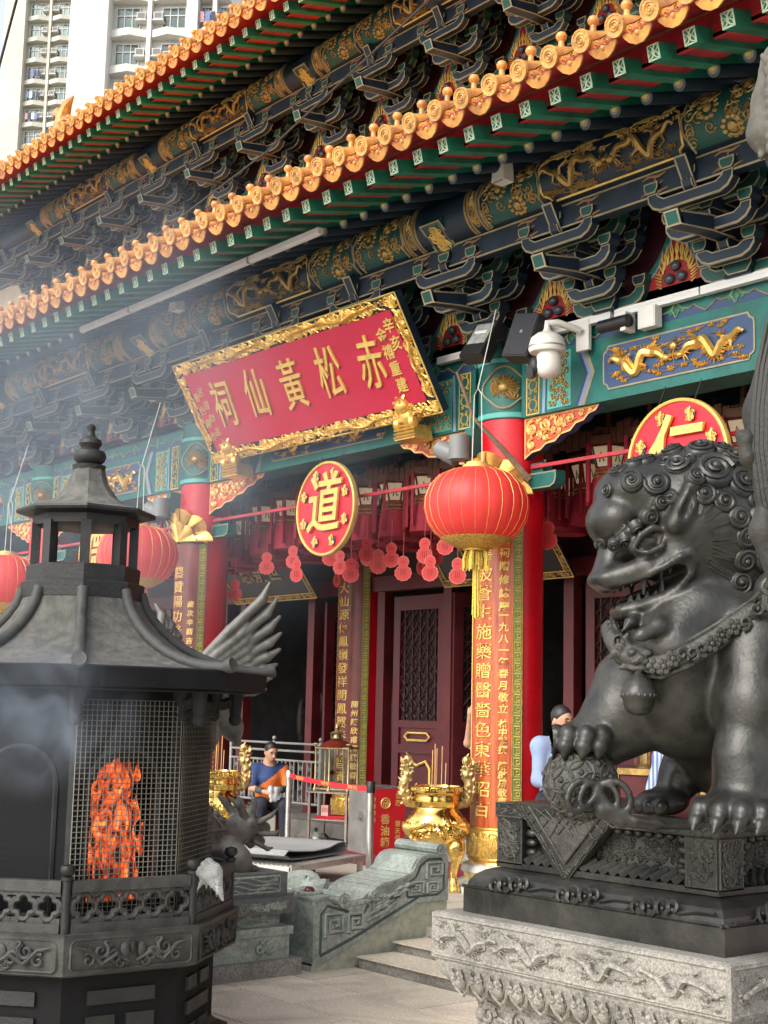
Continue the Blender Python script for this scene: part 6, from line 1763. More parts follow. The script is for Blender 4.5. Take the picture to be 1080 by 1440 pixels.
s.chain([R3(.0, -.0), R3(.02, -.08), R3(.10, -.125, -.01), R3(.25, -.13, -.0), R3(.40, -.135, .05), R3(.52, -.13, .06)], [.03, .034, .026, .03, .022, .012], .02)
s.chain([R3(.0, -.0), R3(.05, -.07, -.02), R3(.16, -.12, -.03), R3(.3, -.135, -.03)], [.02, .02, .018, .008], .015)
link('ribbon', s.mesh('ribbon', bronze, ML), lion)
# ================================================================== carved stone ramp cheek beside the steps
CX1 = -8.62; CX0 = -9.10
ramp = thing('carved_ramp', 'pale green stone stair cheek carved with unrolling scrolls and key spirals', 'stone balustrade', T((CX0+CX1)/2, 7.1, 0))
b = MB()
bp_ = [(6.53, 0), (7.90, 0), (7.90, .47), (7.60, .47), (6.60, .06), (6.53, .06)]
b.add([(CX1-.012, y, z) for y, z in bp_]+[(CX0+.012, y, z) for y, z in bp_], [tuple(range(6)), tuple(range(11, 5, -1))]+[(i, 6+i, 6+(i+1) % 6, (i+1) % 6) for i in range(6)])
b.build('plain_base', mat('ramp_base', (.36, .36, .27), .75, var=.2, scale=14, bump=.2, bscale=70, col2=(.25, .27, .21)), ramp)
side = [(6.53, .045), (6.60, .045), (7.58, .44), (7.90, .44), (7.90, .90), (7.87, .93), (7.62, .93), (7.57, .91), (7.52, .85), (7.48, .74), (7.40, .70), (7.28, .66), (7.10, .62), (7.00, .53), (6.86, .50), (6.74, .47), (6.64, .545), (6.58, .555), (6.53, .52)]
b = MB(); N = len(side)
b.add([(CX1, y, z) for y, z in side]+[(CX0, y, z) for y, z in side], [tuple(range(N)), tuple(range(2*N-1, N-1, -1))]+[(i, N+i, N+(i+1) % N, (i+1) % N) for i in range(N)])
b.build('carved_block', jade, ramp)
SM = lambda p: V((CX1+p[2], p[0], p[1]))
b = MB(); b.map = SM; b.mi = 1
ins = inset(side, .045)
def keyspiral(c, r, d, a0):
    P = [(-1, -1), (-1, 1), (1, 1), (1, -.55), (-.45, -.55), (-.45, .45), (.45, .45), (.45, -.05), (.1, -.05)]
    return [(c[0]+d*x*r, c[1]+z*r) for x, z in P]
b.mi = 1                                                          # sunk outline bands
for P in ([(6.60, .12), (6.60, .42), (6.66, .48), (6.86, .42), (6.90, .36), (7.02, .40), (7.06, .46)], [(6.60, .115), (6.95, .235), (7.30, .375), (7.58, .49)], [(7.46, .50), (7.46, .64), (7.55, .70), (7.60, .82), (7.68, .88), (7.82, .88), (7.85, .82), (7.85, .55), (7.78, .50), (7.46, .495)]):
    b.tube([(y, z, -.004) for y, z in P], .013, 5)
b.mi = 0
for c, r, d in (((6.72, .33), .085, 1), ((6.93, .335), .07, 1), ((7.18, .47), .072, -1), ((7.74, .76), .085, 1), ((7.56, .59), .06, -1), ((7.72, .58), .055, 1)):
    P = keyspiral(c, r, d, 0)
    b.mi = 1; b.tube([(y+.010, z-.010, -.002) for y, z in P], .014, 5)
    b.mi = 0; b.tube([(y, z, .004) for y, z in P], .018, 6)
rg = random.Random(8)
for k in range(16):
    t = rg.uniform(0, 1); y, z = 7.0+.42*t, .40+.22*t+rg.uniform(-.06, .04)
    b.mi = rg.choice((0, 0, 1)); b.tube([(y, z, .0), (y+.07, z+.05, .014), (y+.17, z+.055, .004)], [.008, .022, .004], 5)
for k in range(3):
    b.mi = 0; b.tube([(7.04+.03*k, .34+.05*k, .006), (7.22, .40+.05*k, .012), (7.40, .52+.04*k, .008)], [.008, .018, .006], 5)
b.build('side_relief', [jade, jade_dk], ramp)
# bamboo-slip scrolls unrolling down the top
def slip_strip(pts, name, roll_first=True):
    """pts: profile (y,z) of the sheet; slips run across X"""
    b = MB(); L = []
    for (y, z), (y2, z2) in zip(pts, pts[1:]):
        d = V((y2-y, z2-z)).normalized(); nrm = V((-d.y, d.x))
        b.mi = 0
        for x0, x1 in ((CX0-.015, CX1+.02),):
            a, c = V((y, z))+d*.003, V((y2, z2))-d*.003
            P = [a, c, c+nrm*.03, a+nrm*.03]
            b.add([(x0, p.x, p.y) for p in P]+[(x1, p.x, p.y) for p in P], [(0, 1, 2, 3), (7, 6, 5, 4)]+[(i, 4+i, 4+(i+1) % 4, (i+1) % 4) for i in range(4)])
        b.mi = 1
        for xr in (.12, .36): 
            m_ = (V((y, z))+V((y2, z2)))/2+nrm*.031
            b.box((CX0+xr, m_.x, m_.y), (.012, .02, .006))
    b.build(name, [jade, jade_dk], ramp)
def arc(c, r, a0, a1, n): return [(c[0]+r*math.cos(a0+(a1-a0)*i/n), c[1]+r*math.sin(a0+(a1-a0)*i/n)) for i in range(n+1)]
slip_strip([(7.78, .935), (7.70, .94), (7.63, .935), (7.575, .905), (7.54, .85), (7.515, .79), (7.46, .745), (7.38, .715), (7.30, .69), (7.21, .672), (7.13, .64), (7.075, .59), (7.05, .53)], 'upper_slip_sheet')
slip_strip([(7.20, .56), (7.10, .53), (7.01, .51), (6.93, .50), (6.86, .50)], 'lower_slip_sheet')
for y, z, r in ((7.80, .985, .062), (7.115, .555, .060), (6.80, .52, .060)):
    b = MB(); n = 12
    for k in range(n):
        a0, a1 = 2*PI*k/n+.02, 2*PI*(k+1)/n-.02
        P = [(r*math.cos(a0), r*math.sin(a0)), (r*math.cos(a1), r*math.sin(a1)), (r*.5*math.cos(a1), r*.5*math.sin(a1)), (r*.5*math.cos(a0), r*.5*math.sin(a0))]
        b.add([(CX0-.02, y+u, z+v) for u, v in P]+[(CX1+.03, y+u, z+v) for u, v in P], [(0, 1, 2, 3), (7, 6, 5, 4)]+[(i, 4+i, 4+(i+1) % 4, (i+1) % 4) for i in range(4)])
    b.mi = 1; b.tube([(CX0, y, z), (CX1+.022, y, z)], r*.6, 12); b.mi = 0
    b.tube([(CX1+.026, y+u, z+v) for u, v in spiral((0, 0), r*.55, 1.4, 12, 1, 0)], .009, 5)
    b.build('scroll_roll', [jade, jade_dk], ramp)
# front end block carving and pearl
b = MB(); b.box(((CX0+CX1)/2, 6.60, .545), (.50, .15, .02), Matrix.Rotation(rad(6), 3, 'X')); b.build('front_cap', jade, ramp)
# sloping dragon slab between the cheeks
drg = thing('dragon_slab', 'sloping pale stone slab carved with a dragon and clouds, a dark red pearl at its edge', 'carved slab', T(-9.9, 7.2, 0))
b = MB(); P = [(6.50, 0), (7.9, 0), (7.9, .28), (6.55, .46), (6.50, .44)]
P = [(6.50, 0), (7.9, 0), (7.9, .40), (6.62, .36), (6.50, .33)]
b.add([(-10.7, y, z) for y, z in P]+[(CX0-.02, y, z) for y, z in P], [(4, 3, 2, 1, 0), (5, 6, 7, 8, 9)]+[(i, (i+1) % 5, 5+(i+1) % 5, 5+i) for i in range(5)])
b.build('slab', jade, drg)
b = MB(); b.map = lambda p: V((-9.9+p[0], 7.2+p[1], .385+.03*p[1]+p[2])); rg = random.Random(4)
t = MB(); dragon(t, 1.4, 1.0, rg, 1, 0, .12, 7, 10); b.add(t.v, t.f, True); scrollwork(b, -.75, .75, -.6, .6, .13, .8, rg, tr=.22, n=5)
b.build('dragon_relief', jade, drg)
b = MB(); b.ell((CX1-.20, 6.63, .58), (.045, .045, .04), 16, 10); b.build('pearl', mat('red_jasper', (.10, .022, .016), .25, var=.4, scale=30), ramp)
b = MB(); b.tube([(CX1-.20+.085*math.cos(t), 6.64+.085*math.sin(t), .565) for t in np.linspace(0, 2*PI, 15)], .02, 6)
for k in range(9):
    a = rg.uniform(1.5, 4.5); c = (CX1-.25+.16*math.cos(a), 6.66+.16*math.sin(a)); b.tube([(x, y, .56) for x, y in spiral(c, .05, 1.2, 10, 1, a)], .014, 5)
b.build('cloud_relief', jade, ramp)

for ch in ramp.children:                                            # the rear of the cheek is lower than first drawn
    for v in ch.data.vertices:
        if v.co.z > .47: v.co.z = .47+(v.co.z-.47)*(.74 if v.co.y > 6.95 else .9)
# ================================================================== turtle and crane on their plinth
tx0, tx1, ty0, ty1 = -10.05, -8.62, 4.95, 6.43
tp = thing('turtle_plinth', 'stepped stone plinth with wave panels under the bronze turtle and crane', 'pedestal', T((tx0+tx1)/2, (ty0+ty1)/2, 0))
def tbox(d, z0, z1, m, nm, top=None, d2=None):
    b = MB(); d2 = d if d2 is None else d2
    vs = [(tx0+d, ty0+d, z0), (tx1-d, ty0+d, z0), (tx1-d, ty1-d, z0), (tx0+d, ty1-d, z0), (tx0+d2, ty0+d2, z1), (tx1-d2, ty0+d2, z1), (tx1-d2, ty1-d2, z1), (tx0+d2, ty1-d2, z1)]
    b.add(vs, [(3, 2, 1, 0), (4, 5, 6, 7), (0, 1, 5, 4), (1, 2, 6, 5), (2, 3, 7, 6), (3, 0, 4, 7)]); b.build(nm, m, tp)
greyst = mat('dark_grey_stone', (.115, .125, .115), .65, var=.3, scale=20, bump=.25, bscale=60)
tbox(.0, 0, .12, granite, 'granite_slab')
tbox(.07, .12, .29, jade, 'foot_course'); tbox(.05, .29, .35, jade, 'foot_course_top'); tbox(.13, .35, .445, jade, 'waist', d2=.12)
tbox(.05, .445, .565, greyst, 'band_course', d2=.03); tbox(.09, .565, .74, greyst, 'wave_course')
b = MB(); b.map = lambda p: V((tx1+p[2], p[0], p[1])); rg = random.Random(3)
b.tube([(ty1-.16, .60, -.088), (ty1-.16, .715, -.088), (ty0+.2, .715, -.088), (ty0+.2, .60, -.088), (ty1-.16, .60, -.088)], .008, 4)
for k in range(4):
    b.tube([(ty1-.18-.05*i, .615+.027*k+.018*math.sin(i*.9+k*.9), -.087) for i in range(22)], .007, 4)
scrollwork(b, ty0+.1, ty1-.1, .47, .54, .03, 1.0, rg, tr=.2, w0=-.042)
for k in range(40): 
    y = rg.uniform(ty0+.15, ty1-.2); z = rg.uniform(.36, .43); b.tube([(y, z, -.125), (y+.05, z+.02, -.115), (y+.09, z, -.125)], [.005, .012, .004], 4)
for s_ in (-1, 1):
    b.tube([(y, z, -.058) for y, z in spiral((ty1-.30+.045*s_, .20), .045, 1.5, 12, s_, PI/2)], .014, 5)
b.build('wave_relief', jade, tp)
T0 = V((-9.30, 5.62, .74))
turtle = thing('turtle_statue', 'dark bronze dragon headed turtle with hexagon shell on the stepped stone plinth', 'turtle statue', T(*T0))
s = SDF((-.62, -.85, -.02), (.62, .95, .62), .013)
s.ell((0, 0, .17), (.42, .58, .10), .03); s.ell((0, -.02, .20), (.38, .54, .31), .02)
for sx in (-1, 1):
    for sy in (-.38, .38): s.chain([(sx*.30, sy, .14), (sx*.40, sy*1.05, .09), (sx*.41, sy*1.1, .03)], [.12, .09, .085], .04); 
    for sy in (-.38, .38):
        for kk in (-.04, .04): s.ell((sx*.43+kk*.3, sy*1.1+.07*(1 if sy > 0 else -1)*.6+kk, .02), (.04, .05, .03), .01)
s.chain([(0, .48, .18), (0, .62, .24)], [.16, .12], .04); s.ell((0, .70, .29), (.11, .15, .11), .03)
s.chain([(0, .76, .30), (0, .90, .27)], [.085, .055], .03); s.chain([(0, .76, .22), (0, .87, .17)], [.06, .04], .02)
for sx in (-1, 1):
    s.ell((sx*.095, .72, .33), (.035, .045, .045), .01)
    s.chain([(sx*.07, .66, .38), (sx*.09, .58, .48), (sx*.08, .50, .53)], [.035, .03, .008], .015); s.chain([(sx*.06, .74, .38), (sx*.09, .74, .47), (sx*.10, .70, .53)], [.03, .024, .006], .012)
    s.chain([(sx*.10, .78, .33), (sx*.15, .86, .38), (sx*.15, .93, .44)], [.025, .02, .006], .012); s.chain([(sx*.09, .80, .24), (sx*.15, .90, .24), (sx*.16, .97, .28)], [.025, .02, .006], .012)
    s.chain([(sx*.08, .76, .18), (sx*.12, .86, .12), (sx*.12, .92, .13)], [.022, .018, .006], .012)
link('body', s.mesh('body', bronze_gr, T(*T0)), turtle)
b = MB(); b.map = lambda p: V(p)+T0
def shell(a, t):   # t 0 at crown .. 1 at rim
    return V((.385*math.sin(t*PI/2)*math.cos(a), -.02+.545*math.sin(t*PI/2)*math.sin(a), .205+.315*math.cos(t*PI/2)))
for k in range(8):
    a = 2*PI*k/8
    for o_ in (-.03, .03): b.tube([shell(a+o_, t) for t in np.linspace(.25, .82, 9)], .012, 4)
for t in (.26, .80, .98): b.tube([shell(a, t) for a in np.linspace(0, 2*PI, 41)], .014, 5)
for k in range(22):
    a = 2*PI*(k+.5)/22
    P = [(-.5, -.5), (-.5, .5), (.5, .5), (.5, -.2), (-.1, -.2), (-.1, .15)]
    b.tube([shell(a+x*.17, .89+y*.09)*1.0 for x, y in P], .008, 4)
    b.tube([shell(2*PI*k/22, t) for t in (.81, .97)], .010, 4)
for k in range(8):
    a = 2*PI*(k+.5)/8; c = shell(a, .56)
    for m in range(8):
        an = 2*PI*m/8; b.ell(shell(a+.16*math.cos(an), .56+.12*math.sin(an))+V((0, 0, .0)), (.030, .036, .024), 6, 5)
    b.ell(c, .03, 7, 5)
b.build('shell_relief', bronze_gr, turtle)
# crane
C0 = V((-9.30, 5.62, 1.02))
crane = thing('crane_statue', 'grey bronze crane with raised fanned wings standing on the turtle behind the burner', 'crane statue', T(*C0))
s = SDF((-.75, -.75, -.15), (.75, .85, 1.62), .013)
s.ell((0, .10, 1.02), (.17, .34, .20), .05, Matrix.Rotation(rad(-18), 3, 'X'))
s.chain([(0, -.12, 1.12), (0, -.30, 1.22), (0, -.36, 1.36), (0, -.28, 1.46), (0, -.18, 1.45)], [.13, .075, .05, .042, .04], .05)
s.ell((0, -.16, 1.46), (.045, .07, .05), .02); s.chain([(0, -.12, 1.46), (.0, .05, 1.47)], [.03, .008], .01); s.chain([(0, -.18, 1.49), (0, -.10, 1.525), (0, -.02, 1.52)], [.02, .016, .006], .01)
for sx in (-1, 1):
    s.chain([(sx*.09, .20, .93), (sx*.09, .28, .72), (sx*.09, .30, .62)], [.14, .095, .04], .03)
    s.chain([(sx*.09, .30, .62), (sx*.09, .12, .36), (sx*.09, .08, .06)], [.034, .024, .024], .015)
    for a in (-.6, 0, .6): s.chain([(sx*.09, .08, .01), (sx*.09+.09*math.sin(a), .08-.14*math.cos(a), -.0)], [.022, .01], .01)
s.chain([(0, .36, .95), (0, .56, .78), (0, .62, .66)], [.12, .09, .03], .04)
link('body', s.mesh('body', bronze_gr, T(*C0)), crane)
def wing(sx, base, mpn, feathers):
    s = SDF((-.55, -.5, -.3), (.75, 1.1, 1.0), .012)
    for (pts, rs) in feathers: s.chain(pts, rs, .012)
    M = T(*(C0+V(base)))
    o = link('wing', s.mesh('wing', bronze_gr, M), crane)
def fan(n, root, ang0, ang1, l0, l1, lean, fat):
    out = []
    for i in range(n):
        t = i/(n-1); a = ang0+(ang1-ang0)*t; l = l0+(l1-l0)*t
        r = V((root[0]+lean*.1*t, root[1]+.10*t, root[2]-.10*t))
        p1 = r+V((lean*l*.35, math.cos(a)*l*.5, math.sin(a)*l*.5)); p2 = r+V((lean*l*.62, math.cos(a-.12)*l*.82, math.sin(a+.10)*l*.84)); p3 = r+V((lean*l*.75, math.cos(a)*l, math.sin(a+.16)*l))
        out.append(([tuple(r), tuple(p1), tuple(p2), tuple(p3)], [fat*.8, fat, fat*.9, fat*.35]))
    return out
near = fan(8, (.0, .0, .08), rad(52), rad(-14), .78, .44, .55, .043)+fan(8, (.02, -.02, .03), rad(44), rad(-6), .52, .38, .5, .042)+[([(0, -.12, .0), (.10, .06, .05), (.2, .2, .06)], [.10, .12, .06])]+fan(5, (.03, -.02, .0), rad(30), rad(5), .34, .28, .5, .03)
wing(1, (.14, .08, 1.14), 0, near)
far = fan(4, (.0, .0, .08), rad(86), rad(58), .52, .36, -.5, .040)+fan(4, (-.02, -.02, .02), rad(74), rad(48), .32, .26, -.5, .032)+[([(0, -.1, .0), (-.1, .0, .08), (-.16, .06, .16)], [.10, .10, .05])]
wing(-1, (-.14, -.02, 1.14), 0, far)
b = MB(); b.map = lambda p: C0+V(p)
rg = random.Random(6)
for k in range(90):
    a = rg.uniform(0, 2*PI); t = rg.uniform(-.9, .9); y = .10+.33*t; r = .17*math.sqrt(1-t*t)
    c = V((r*math.cos(a), y, 1.02-.10*t+.2/.17*r*math.sin(a))); b.tube([c, c+V((0, .05, -.012))], [.028, .006], 4, False)
kind(b.build('feather_scales', bronze_gr, crane), 'stuff')

# ================================================================== brass incense urns
def urn(M, lab):
    M = M @ Matrix.Diagonal((.75, .75, 1, 1))
    t = thing('incense_urn', lab, 'incense urn', M, 'polished brass incense urns')
    b = MB(); b.lathe([(0, .40), (.12, .405), (.26, .44), (.35, .51), (.385, .60), (.375, .68), (.33, .745), (.285, .775), (.275, .80), (.30, .83), (.315, .86)], 48); b.build('bowl', brass, t, M)
    b = MB(); b.lathe([(.30, .855), (.305, .875), (.295, .90), (.30, .925), (.325, .935), (.335, .95), (.335, 1.0), (.315, 1.005), (.305, .98), (.29, .93)], 48, cap=False); b.build('neck_rim', brass, t, M)
    b = MB(); b.lathe([(.30, .965), (0, .975)], 32, cap=False); b.build('ash_bed', iron_top, t, M)
    b = MB()
    for k in range(28):
        a = 2*PI*k/28; P = [(-.4, -.35), (-.4, .4), (.4, .4), (.4, -.1), (0, -.1)]
        b.tube([(.337*math.cos(a+x*.17), .337*math.sin(a+x*.17), .975+y*.045) for x, y in P], .005, 4)
    b.build('fret_band', brass_rel, t, M)
    rg = random.Random(13)
    b = MB()
    def bm(p):     # u around, v height on the belly
        z = .60+p[1]; rr = .385*math.sqrt(max(.05, 1-((z-.60)/.235)**2)) if z > .60 else .385*math.sqrt(max(.05, 1-((z-.60)/.22)**2))
        return V(((rr+p[2])*math.cos(p[0]/.38), (rr+p[2])*math.sin(p[0]/.38), z))
    b.map = bm
    for k in range(2):
        dd = MB(); dragon(dd, 1.05, .34, rg, -1 if k else 1, 0, .13, 6, 14); b.add([(p[0]+(-.62 if k else .55)-.2, p[1]*.72+.015, p[2]) for p in dd.v], dd.f, True)
    scrollwork(b, -1.1, 1.1, -.12, .14, .05, .55, rg, tr=.2, n=5)
    b.build('belly_relief', brass_rel, t, M)
    for k in range(3):
        a = 2*PI*k/3+rad(20); c, s_ = math.cos(a), math.sin(a)
        sd = SDF((-.26, -.26, -.02), (.26, .26, .62), .010)
        sd.chain([(0, 0, .50), (.05, 0, .42), (.06, 0, .36)], [.085, .115, .085], .03); sd.chain([(.06, 0, .36), (.03, 0, .24), (.015, 0, .16), (.03, 0, .08), (.04, 0, .02)], [.08, .05, .045, .06, .075], .02)
        sd.ell((.13, 0, .42), (.035, .06, .04), .015); 
        for q in (-1, 1): sd.ell((.12, q*.045, .46), (.03, .028, .03), .01); sd.ell((.10, q*.06, .38), (.03, .03, .05), .012)
        sd.ell((.12, 0, .36), (.03, .07, .02), .01)
        mm = M @ Matrix.Translation((.24*c, .24*s_, 0)) @ Matrix.Rotation(a, 4, 'Z')
        lg = link('leg', sd.mesh('leg', brass_rel, mm), t)
    # dragon handles
    for s_ in (-1, 1):
        sd = SDF((-.24, -.16, -.08), (.24, .16, .52), .009); rr = random.Random(4)
        pts = [(-.06*s_, 0, -.02), (.05*s_, 0, .02), (.10*s_, 0, .10), (.09*s_, 0, .20), (.05*s_, 0, .29), (.07*s_, 0, .37), (.06*s_, 0, .41)]
        sd.chain(pts, [.03, .05, .06, .062, .06, .055, .05], .015)
        for k in range(130):
            i = rr.randrange(1, len(pts)-1); p = V(pts[i]).lerp(V(pts[i+1]) if i < len(pts)-2 else V(pts[i]), rr.random()); d_ = V((rr.uniform(-1, 1), rr.uniform(-1, 1), rr.uniform(-.6, 1))).normalized()
            sd.chain([tuple(p+d_*.05), tuple(p+d_*.075), tuple(p+d_*.10+V((0, 0, .012)))], [.020, .014, .006], .004)
        sd.ell((.05*s_, 0, .43), (.055, .04, .045), .01)
        for a in (-1, 1): sd.chain([(.05*s_, a*.03, .46), (.08*s_, a*.05, .50)], [.014, .005], .006)
        mm = M @ Matrix.Translation((.335*s_*math.cos(YAW), .335*s_*math.sin(YAW), .83)) @ Matrix.Rotation(YAW, 4, 'Z')
        link('dragon_handle', sd.mesh('dragon_handle', brass_dk, mm), t)
    b = MB(); inc = [(-.09, .03, .46), (-.07, -.03, .40), (-.10, 0, .38), (-.06, .02, .41), (.03, .05, .44), (.16, 0, .28), (-.08, .06, .42)]
    for x, y, h in inc: b.tube([(x, y, .95), (x+.01, y, .95+h)], .006, 5)
    b.build('incense_stick', mat('incense', (.66, .38, .15), .8, var=.15) if 'incense' not in MATS else MATS['incense'], t, M)
    return t
urn(T(-10.32, 9.29, TZ), 'polished brass tripod urn with dragon handles and incense behind the stone cheek')
urn(T(-12.9, 8.40, TZ+.04), 'polished brass urn partly hidden behind the bronze turtle shell')

# ================================================================== bronze bird statue cropped by the right edge
P0 = V((-2.62, 4.30, 0))
bird = thing('feathered_statue', 'dark weathered bronze statue with ribbed plumes and a swirled head cut by the right edge', 'statue', T(*P0))
Mq = frame(HU, HW, (0, 0, 1), HW*4.9+HU*((1100-540)/1950*4.9))
sc_ = 4.9/1950
def qq(px, py, w=0.): return ((px-1075)*sc_, w, CAM_H+(1003-py)*sc_)
s = SDF((-.18, -.3, 1.9), (.85, .5, 4.75), .014)
s.chain([qq(1090, 430, .05), qq(1075, 560, .05), qq(1085, 760, .05)], [.05, .10, .07], .03)
s.chain([qq(1050, 600, .02), qq(1032, 602, .0), qq(1024, 598, .0)], [.03, .03, .02], .02); s.chain([qq(1028, 602, 0), qq(1034, 630, 0), qq(1048, 655, .02)], [.022, .03, .02], .02)
s.chain([qq(1060, 690, 0), qq(1055, 735, 0), qq(1078, 800, 0)], [.03, .05, .05], .03)
s.chain([qq(1105, 640, .05), qq(1150, 760, .1), qq(1210, 900, .14), qq(1215, 1000, .14)], [.08, .10, .11, .12], .05)
s.chain([qq(1115, 450, .05), qq(1135, 340, .05), qq(1125, 240, .05), qq(1095, 170, .04)], [.05, .05, .05, .06], .04)
link('body', s.mesh('body', bronze_gr if False else mat('weathered_bronze', (.024, .022, .018), .65, .1, var=.5, scale=9, bump=.5, bscale=50, col2=(.011, .011, .010)), Mq), bird)
b = MB(); b.map = lambda p: Mq @ V(p)
for i in range(13):
    dx = i*5.2; w = -.085*math.sin(min(1, (i+1)/9)*PI/2)
    b.tube([qq(1064+dx, 432+i*4, w*.6), qq(1050+dx*.98, 500, w), qq(1043+dx*.95, 560, w), qq(1041+dx*.95, 620, w), qq(1049+dx*.9, 690, w), qq(1068+dx*.8, 770, w*.8)], [.006, .014, .016, .016, .015, .008], 7)
b.build('plume', MATS['weathered_bronze'], bird)
s = SDF((-.16, -.26, 3.9), (.6, .35, 4.75), .012)
s.chain([qq(1086, 20, 0), qq(1082, 90, 0), qq(1076, 140, 0), qq(1088, 180, .02)], [.05, .08, .085, .03], .03)
for k in range(9):
    y0 = 20+k*17
    s.chain([qq(1060+(k % 3)*4, y0+10, -.05), qq(1066, y0+24, -.085), qq(1078, y0+34, -.095), qq(1090, y0+20, -.09)], [.014, .020, .020, .010], .008)
    s.chain([qq(1054+abs(5-k)*2.5, y0+6, .0), qq(1052+abs(5-k)*2.5, y0+24, -.02)], [.014, .016], .008)
link('head', s.mesh('head', mat('weathered_stone_grey', (.085, .078, .06), .75, var=.4, scale=12, bump=.4, bscale=60, col2=(.06, .056, .045)), Mq), bird)
s = SDF((-.3, -.35, -.02), (.9, .6, 1.98), .03)
s.chain([(.36, .14, 1.93), (.40, .16, 1.2), (.42, .18, .5)], [.12, .16, .2], .08); s.ell((.45, .2, .15), (.34, .34, .2), .05)
link('foot', s.mesh('foot', MATS['weathered_bronze'], Mq), bird)
# ================================================================== people
def shade_split(me, test):
    c = np.empty(len(me.polygons)*3, np.float32); me.polygons.foreach_get('center', c); c = c.reshape(-1, 3)
    me.polygons.foreach_set('material_index', test(c).astype(np.int32))
def person(M, lab, J, shirt, trousers, shoes, sleeve=.45, hairm=hair, split=None, hx=0., grp=None):
    """J: joint positions (local, facing -Y). One continuous body; clothes and hair are worn over it"""
    t = thing('person', lab, 'person', M, grp)
    lo, hi = (-.75, -.8, -.03), (.75, .6, 1.85); h = .0115
    Z = J
    body = SDF(lo, hi, h); top = SDF(lo, hi, h); leg = SDF(lo, hi, h); sho = SDF(lo, hi, h); hr = SDF(lo, hi, h)
    hd = np.array(Z['head']); f = np.array(Z.get('face', (0, -1, 0)), float); f /= np.linalg.norm(f); r_ = np.cross(f, (0, 0, 1)); r_ /= np.linalg.norm(r_); u_ = np.cross(r_, f)
    def hp(a, b, c): return tuple(hd+r_*a+f*b+u_*c)
    R_ = np.stack([r_, f, u_], 1)
    body.ell(hp(0, -.005, .02), (.076, .095, .105), .01, R_); body.ell(hp(0, .03, -.05), (.058, .062, .065), .03, R_)
    body.chain([hp(0, .092, .02), hp(0, .112, -.02)], [.012, .018], .012); body.ell(hp(0, .085, -.062), (.028, .014, .012), .008, R_)
    body.ell(hp(0, .08, .04), (.05, .014, .012), .012, R_)
    for a in (-1, 1): body.ell(hp(a*.078, -.01, -.01), (.012, .022, .034), .008, R_); body.ell(hp(a*.032, .088, .018), (.016, .014, .010), .006, R_, 'c')
    body.chain([hp(0, -.02, -.06), tuple(Z['neck'])], [.055, .060], .03)
    body.chain([tuple(Z['neck']), tuple(Z['chest']), tuple(Z['pelvis'])], [.09, .135, .13], .06)
    for s_ in 'LR':
        body.chain([Z['sh'+s_], Z['el'+s_], Z['wr'+s_]], [.058, .044, .030], .03)
        body.chain([Z['hip'+s_], Z['kn'+s_], Z['an'+s_]], [.095, .062, .042], .04)
        w, e = np.array(Z['wr'+s_], float), np.array(Z['el'+s_], float); d = (w-e)/np.linalg.norm(w-e); sd = np.cross(d, (0, .3, 1)); sd /= np.linalg.norm(sd); nn = np.cross(sd, d)
        p = w+d*.05; body.cap(tuple(w), tuple(p+d*.02), .028, .034, .02)
        for i, (o_, l) in enumerate(((-.027, .060), (-.009, .072), (.009, .068), (.027, .052))):
            q0 = p+sd*o_+d*.02; q1 = q0+d*l*.6+nn*.012; q2 = q1+d*l*.3+nn*.026; body.chain([tuple(q0), tuple(q1), tuple(q2)], [.010, .0095, .008], .003)
        q0 = w+d*.02-sd*.025; body.chain([tuple(q0), tuple(q0-sd*.028+d*.025), tuple(q0-sd*.030+d*.055+nn*.01)], [.013, .012, .009], .006)
        # clothes
        el = e*sleeve*2+np.array(Z['sh'+s_], float)*(1-sleeve*2) if sleeve <= .5 else e+(w-e)*(sleeve-.5)*2
        pts = [Z['sh'+s_], tuple(el)] if sleeve <= .5 else [Z['sh'+s_], Z['el'+s_], tuple(el)]
        top.chain(pts, [.074, .064] if sleeve <= .5 else [.072, .056, .042], .04)
        leg.chain([Z['hip'+s_], Z['kn'+s_], tuple(np.array(Z['an'+s_])*.93+np.array(Z['kn'+s_])*.07)], [.115, .082, .066], .05)
        a = np.array(Z['an'+s_], float); td = np.array(Z.get('toe', (0, -1, 0)), float)
        sho.chain([tuple(a+(0, 0, -.03)), tuple(a+td*.16+(0, 0, -.055))], [.052, .042], .03); sho.ell(tuple(a+td*(-.03)+(0, 0, -.05)), (.045, .05, .04), .02)
    n_, c_, p_ = Z['neck'], Z['chest'], Z['pelvis']
    top.chain([tuple(np.array(n_)-(0, 0, .05)), c_, tuple(np.array(p_)+(0, 0, .0))], [.085, .160, .158], .06); top.chain([Z['shL'], Z['shR']], [.085, .085], .05)
    top.chain([tuple(np.array(n_)+(.05, .0, -.005)), tuple(np.array(n_)+(.02, -.06, -.035))], [.03, .022], .02); top.chain([tuple(np.array(n_)+(-.05, .0, -.005)), tuple(np.array(n_)+(-.02, -.06, -.035))], [.03, .022], .02)
    leg.ell(p_, (.17, .13, .12), .05)
    rg = random.Random(int(abs(M.translation.x)*100))
    for k in range(14):                                              # folds
        a = rg.uniform(0, 6.28); z0 = c_[2]-.02-rg.uniform(0, .3); t_ = (c_[2]-z0)/max(.05, c_[2]-p_[2])
        cx_, cy_ = c_[0]+(p_[0]-c_[0])*t_, c_[1]+(p_[1]-c_[1])*t_
        top.cap((cx_+.15*math.cos(a), cy_+.14*math.sin(a), z0), (cx_+.15*math.cos(a+.7), cy_+.14*math.sin(a+.7), z0-.07), .016, .008, .02)
    hr.ell(hp(0, -.018, .042), (.084, .098, .098), .01, R_); hr.ell(hp(0, .075, -.02), (.095, .085, .095), .02, R_, 'c'); hr.ell(hp(0, -.03, -.09), (.1, .09, .055), .02, R_, 'c')
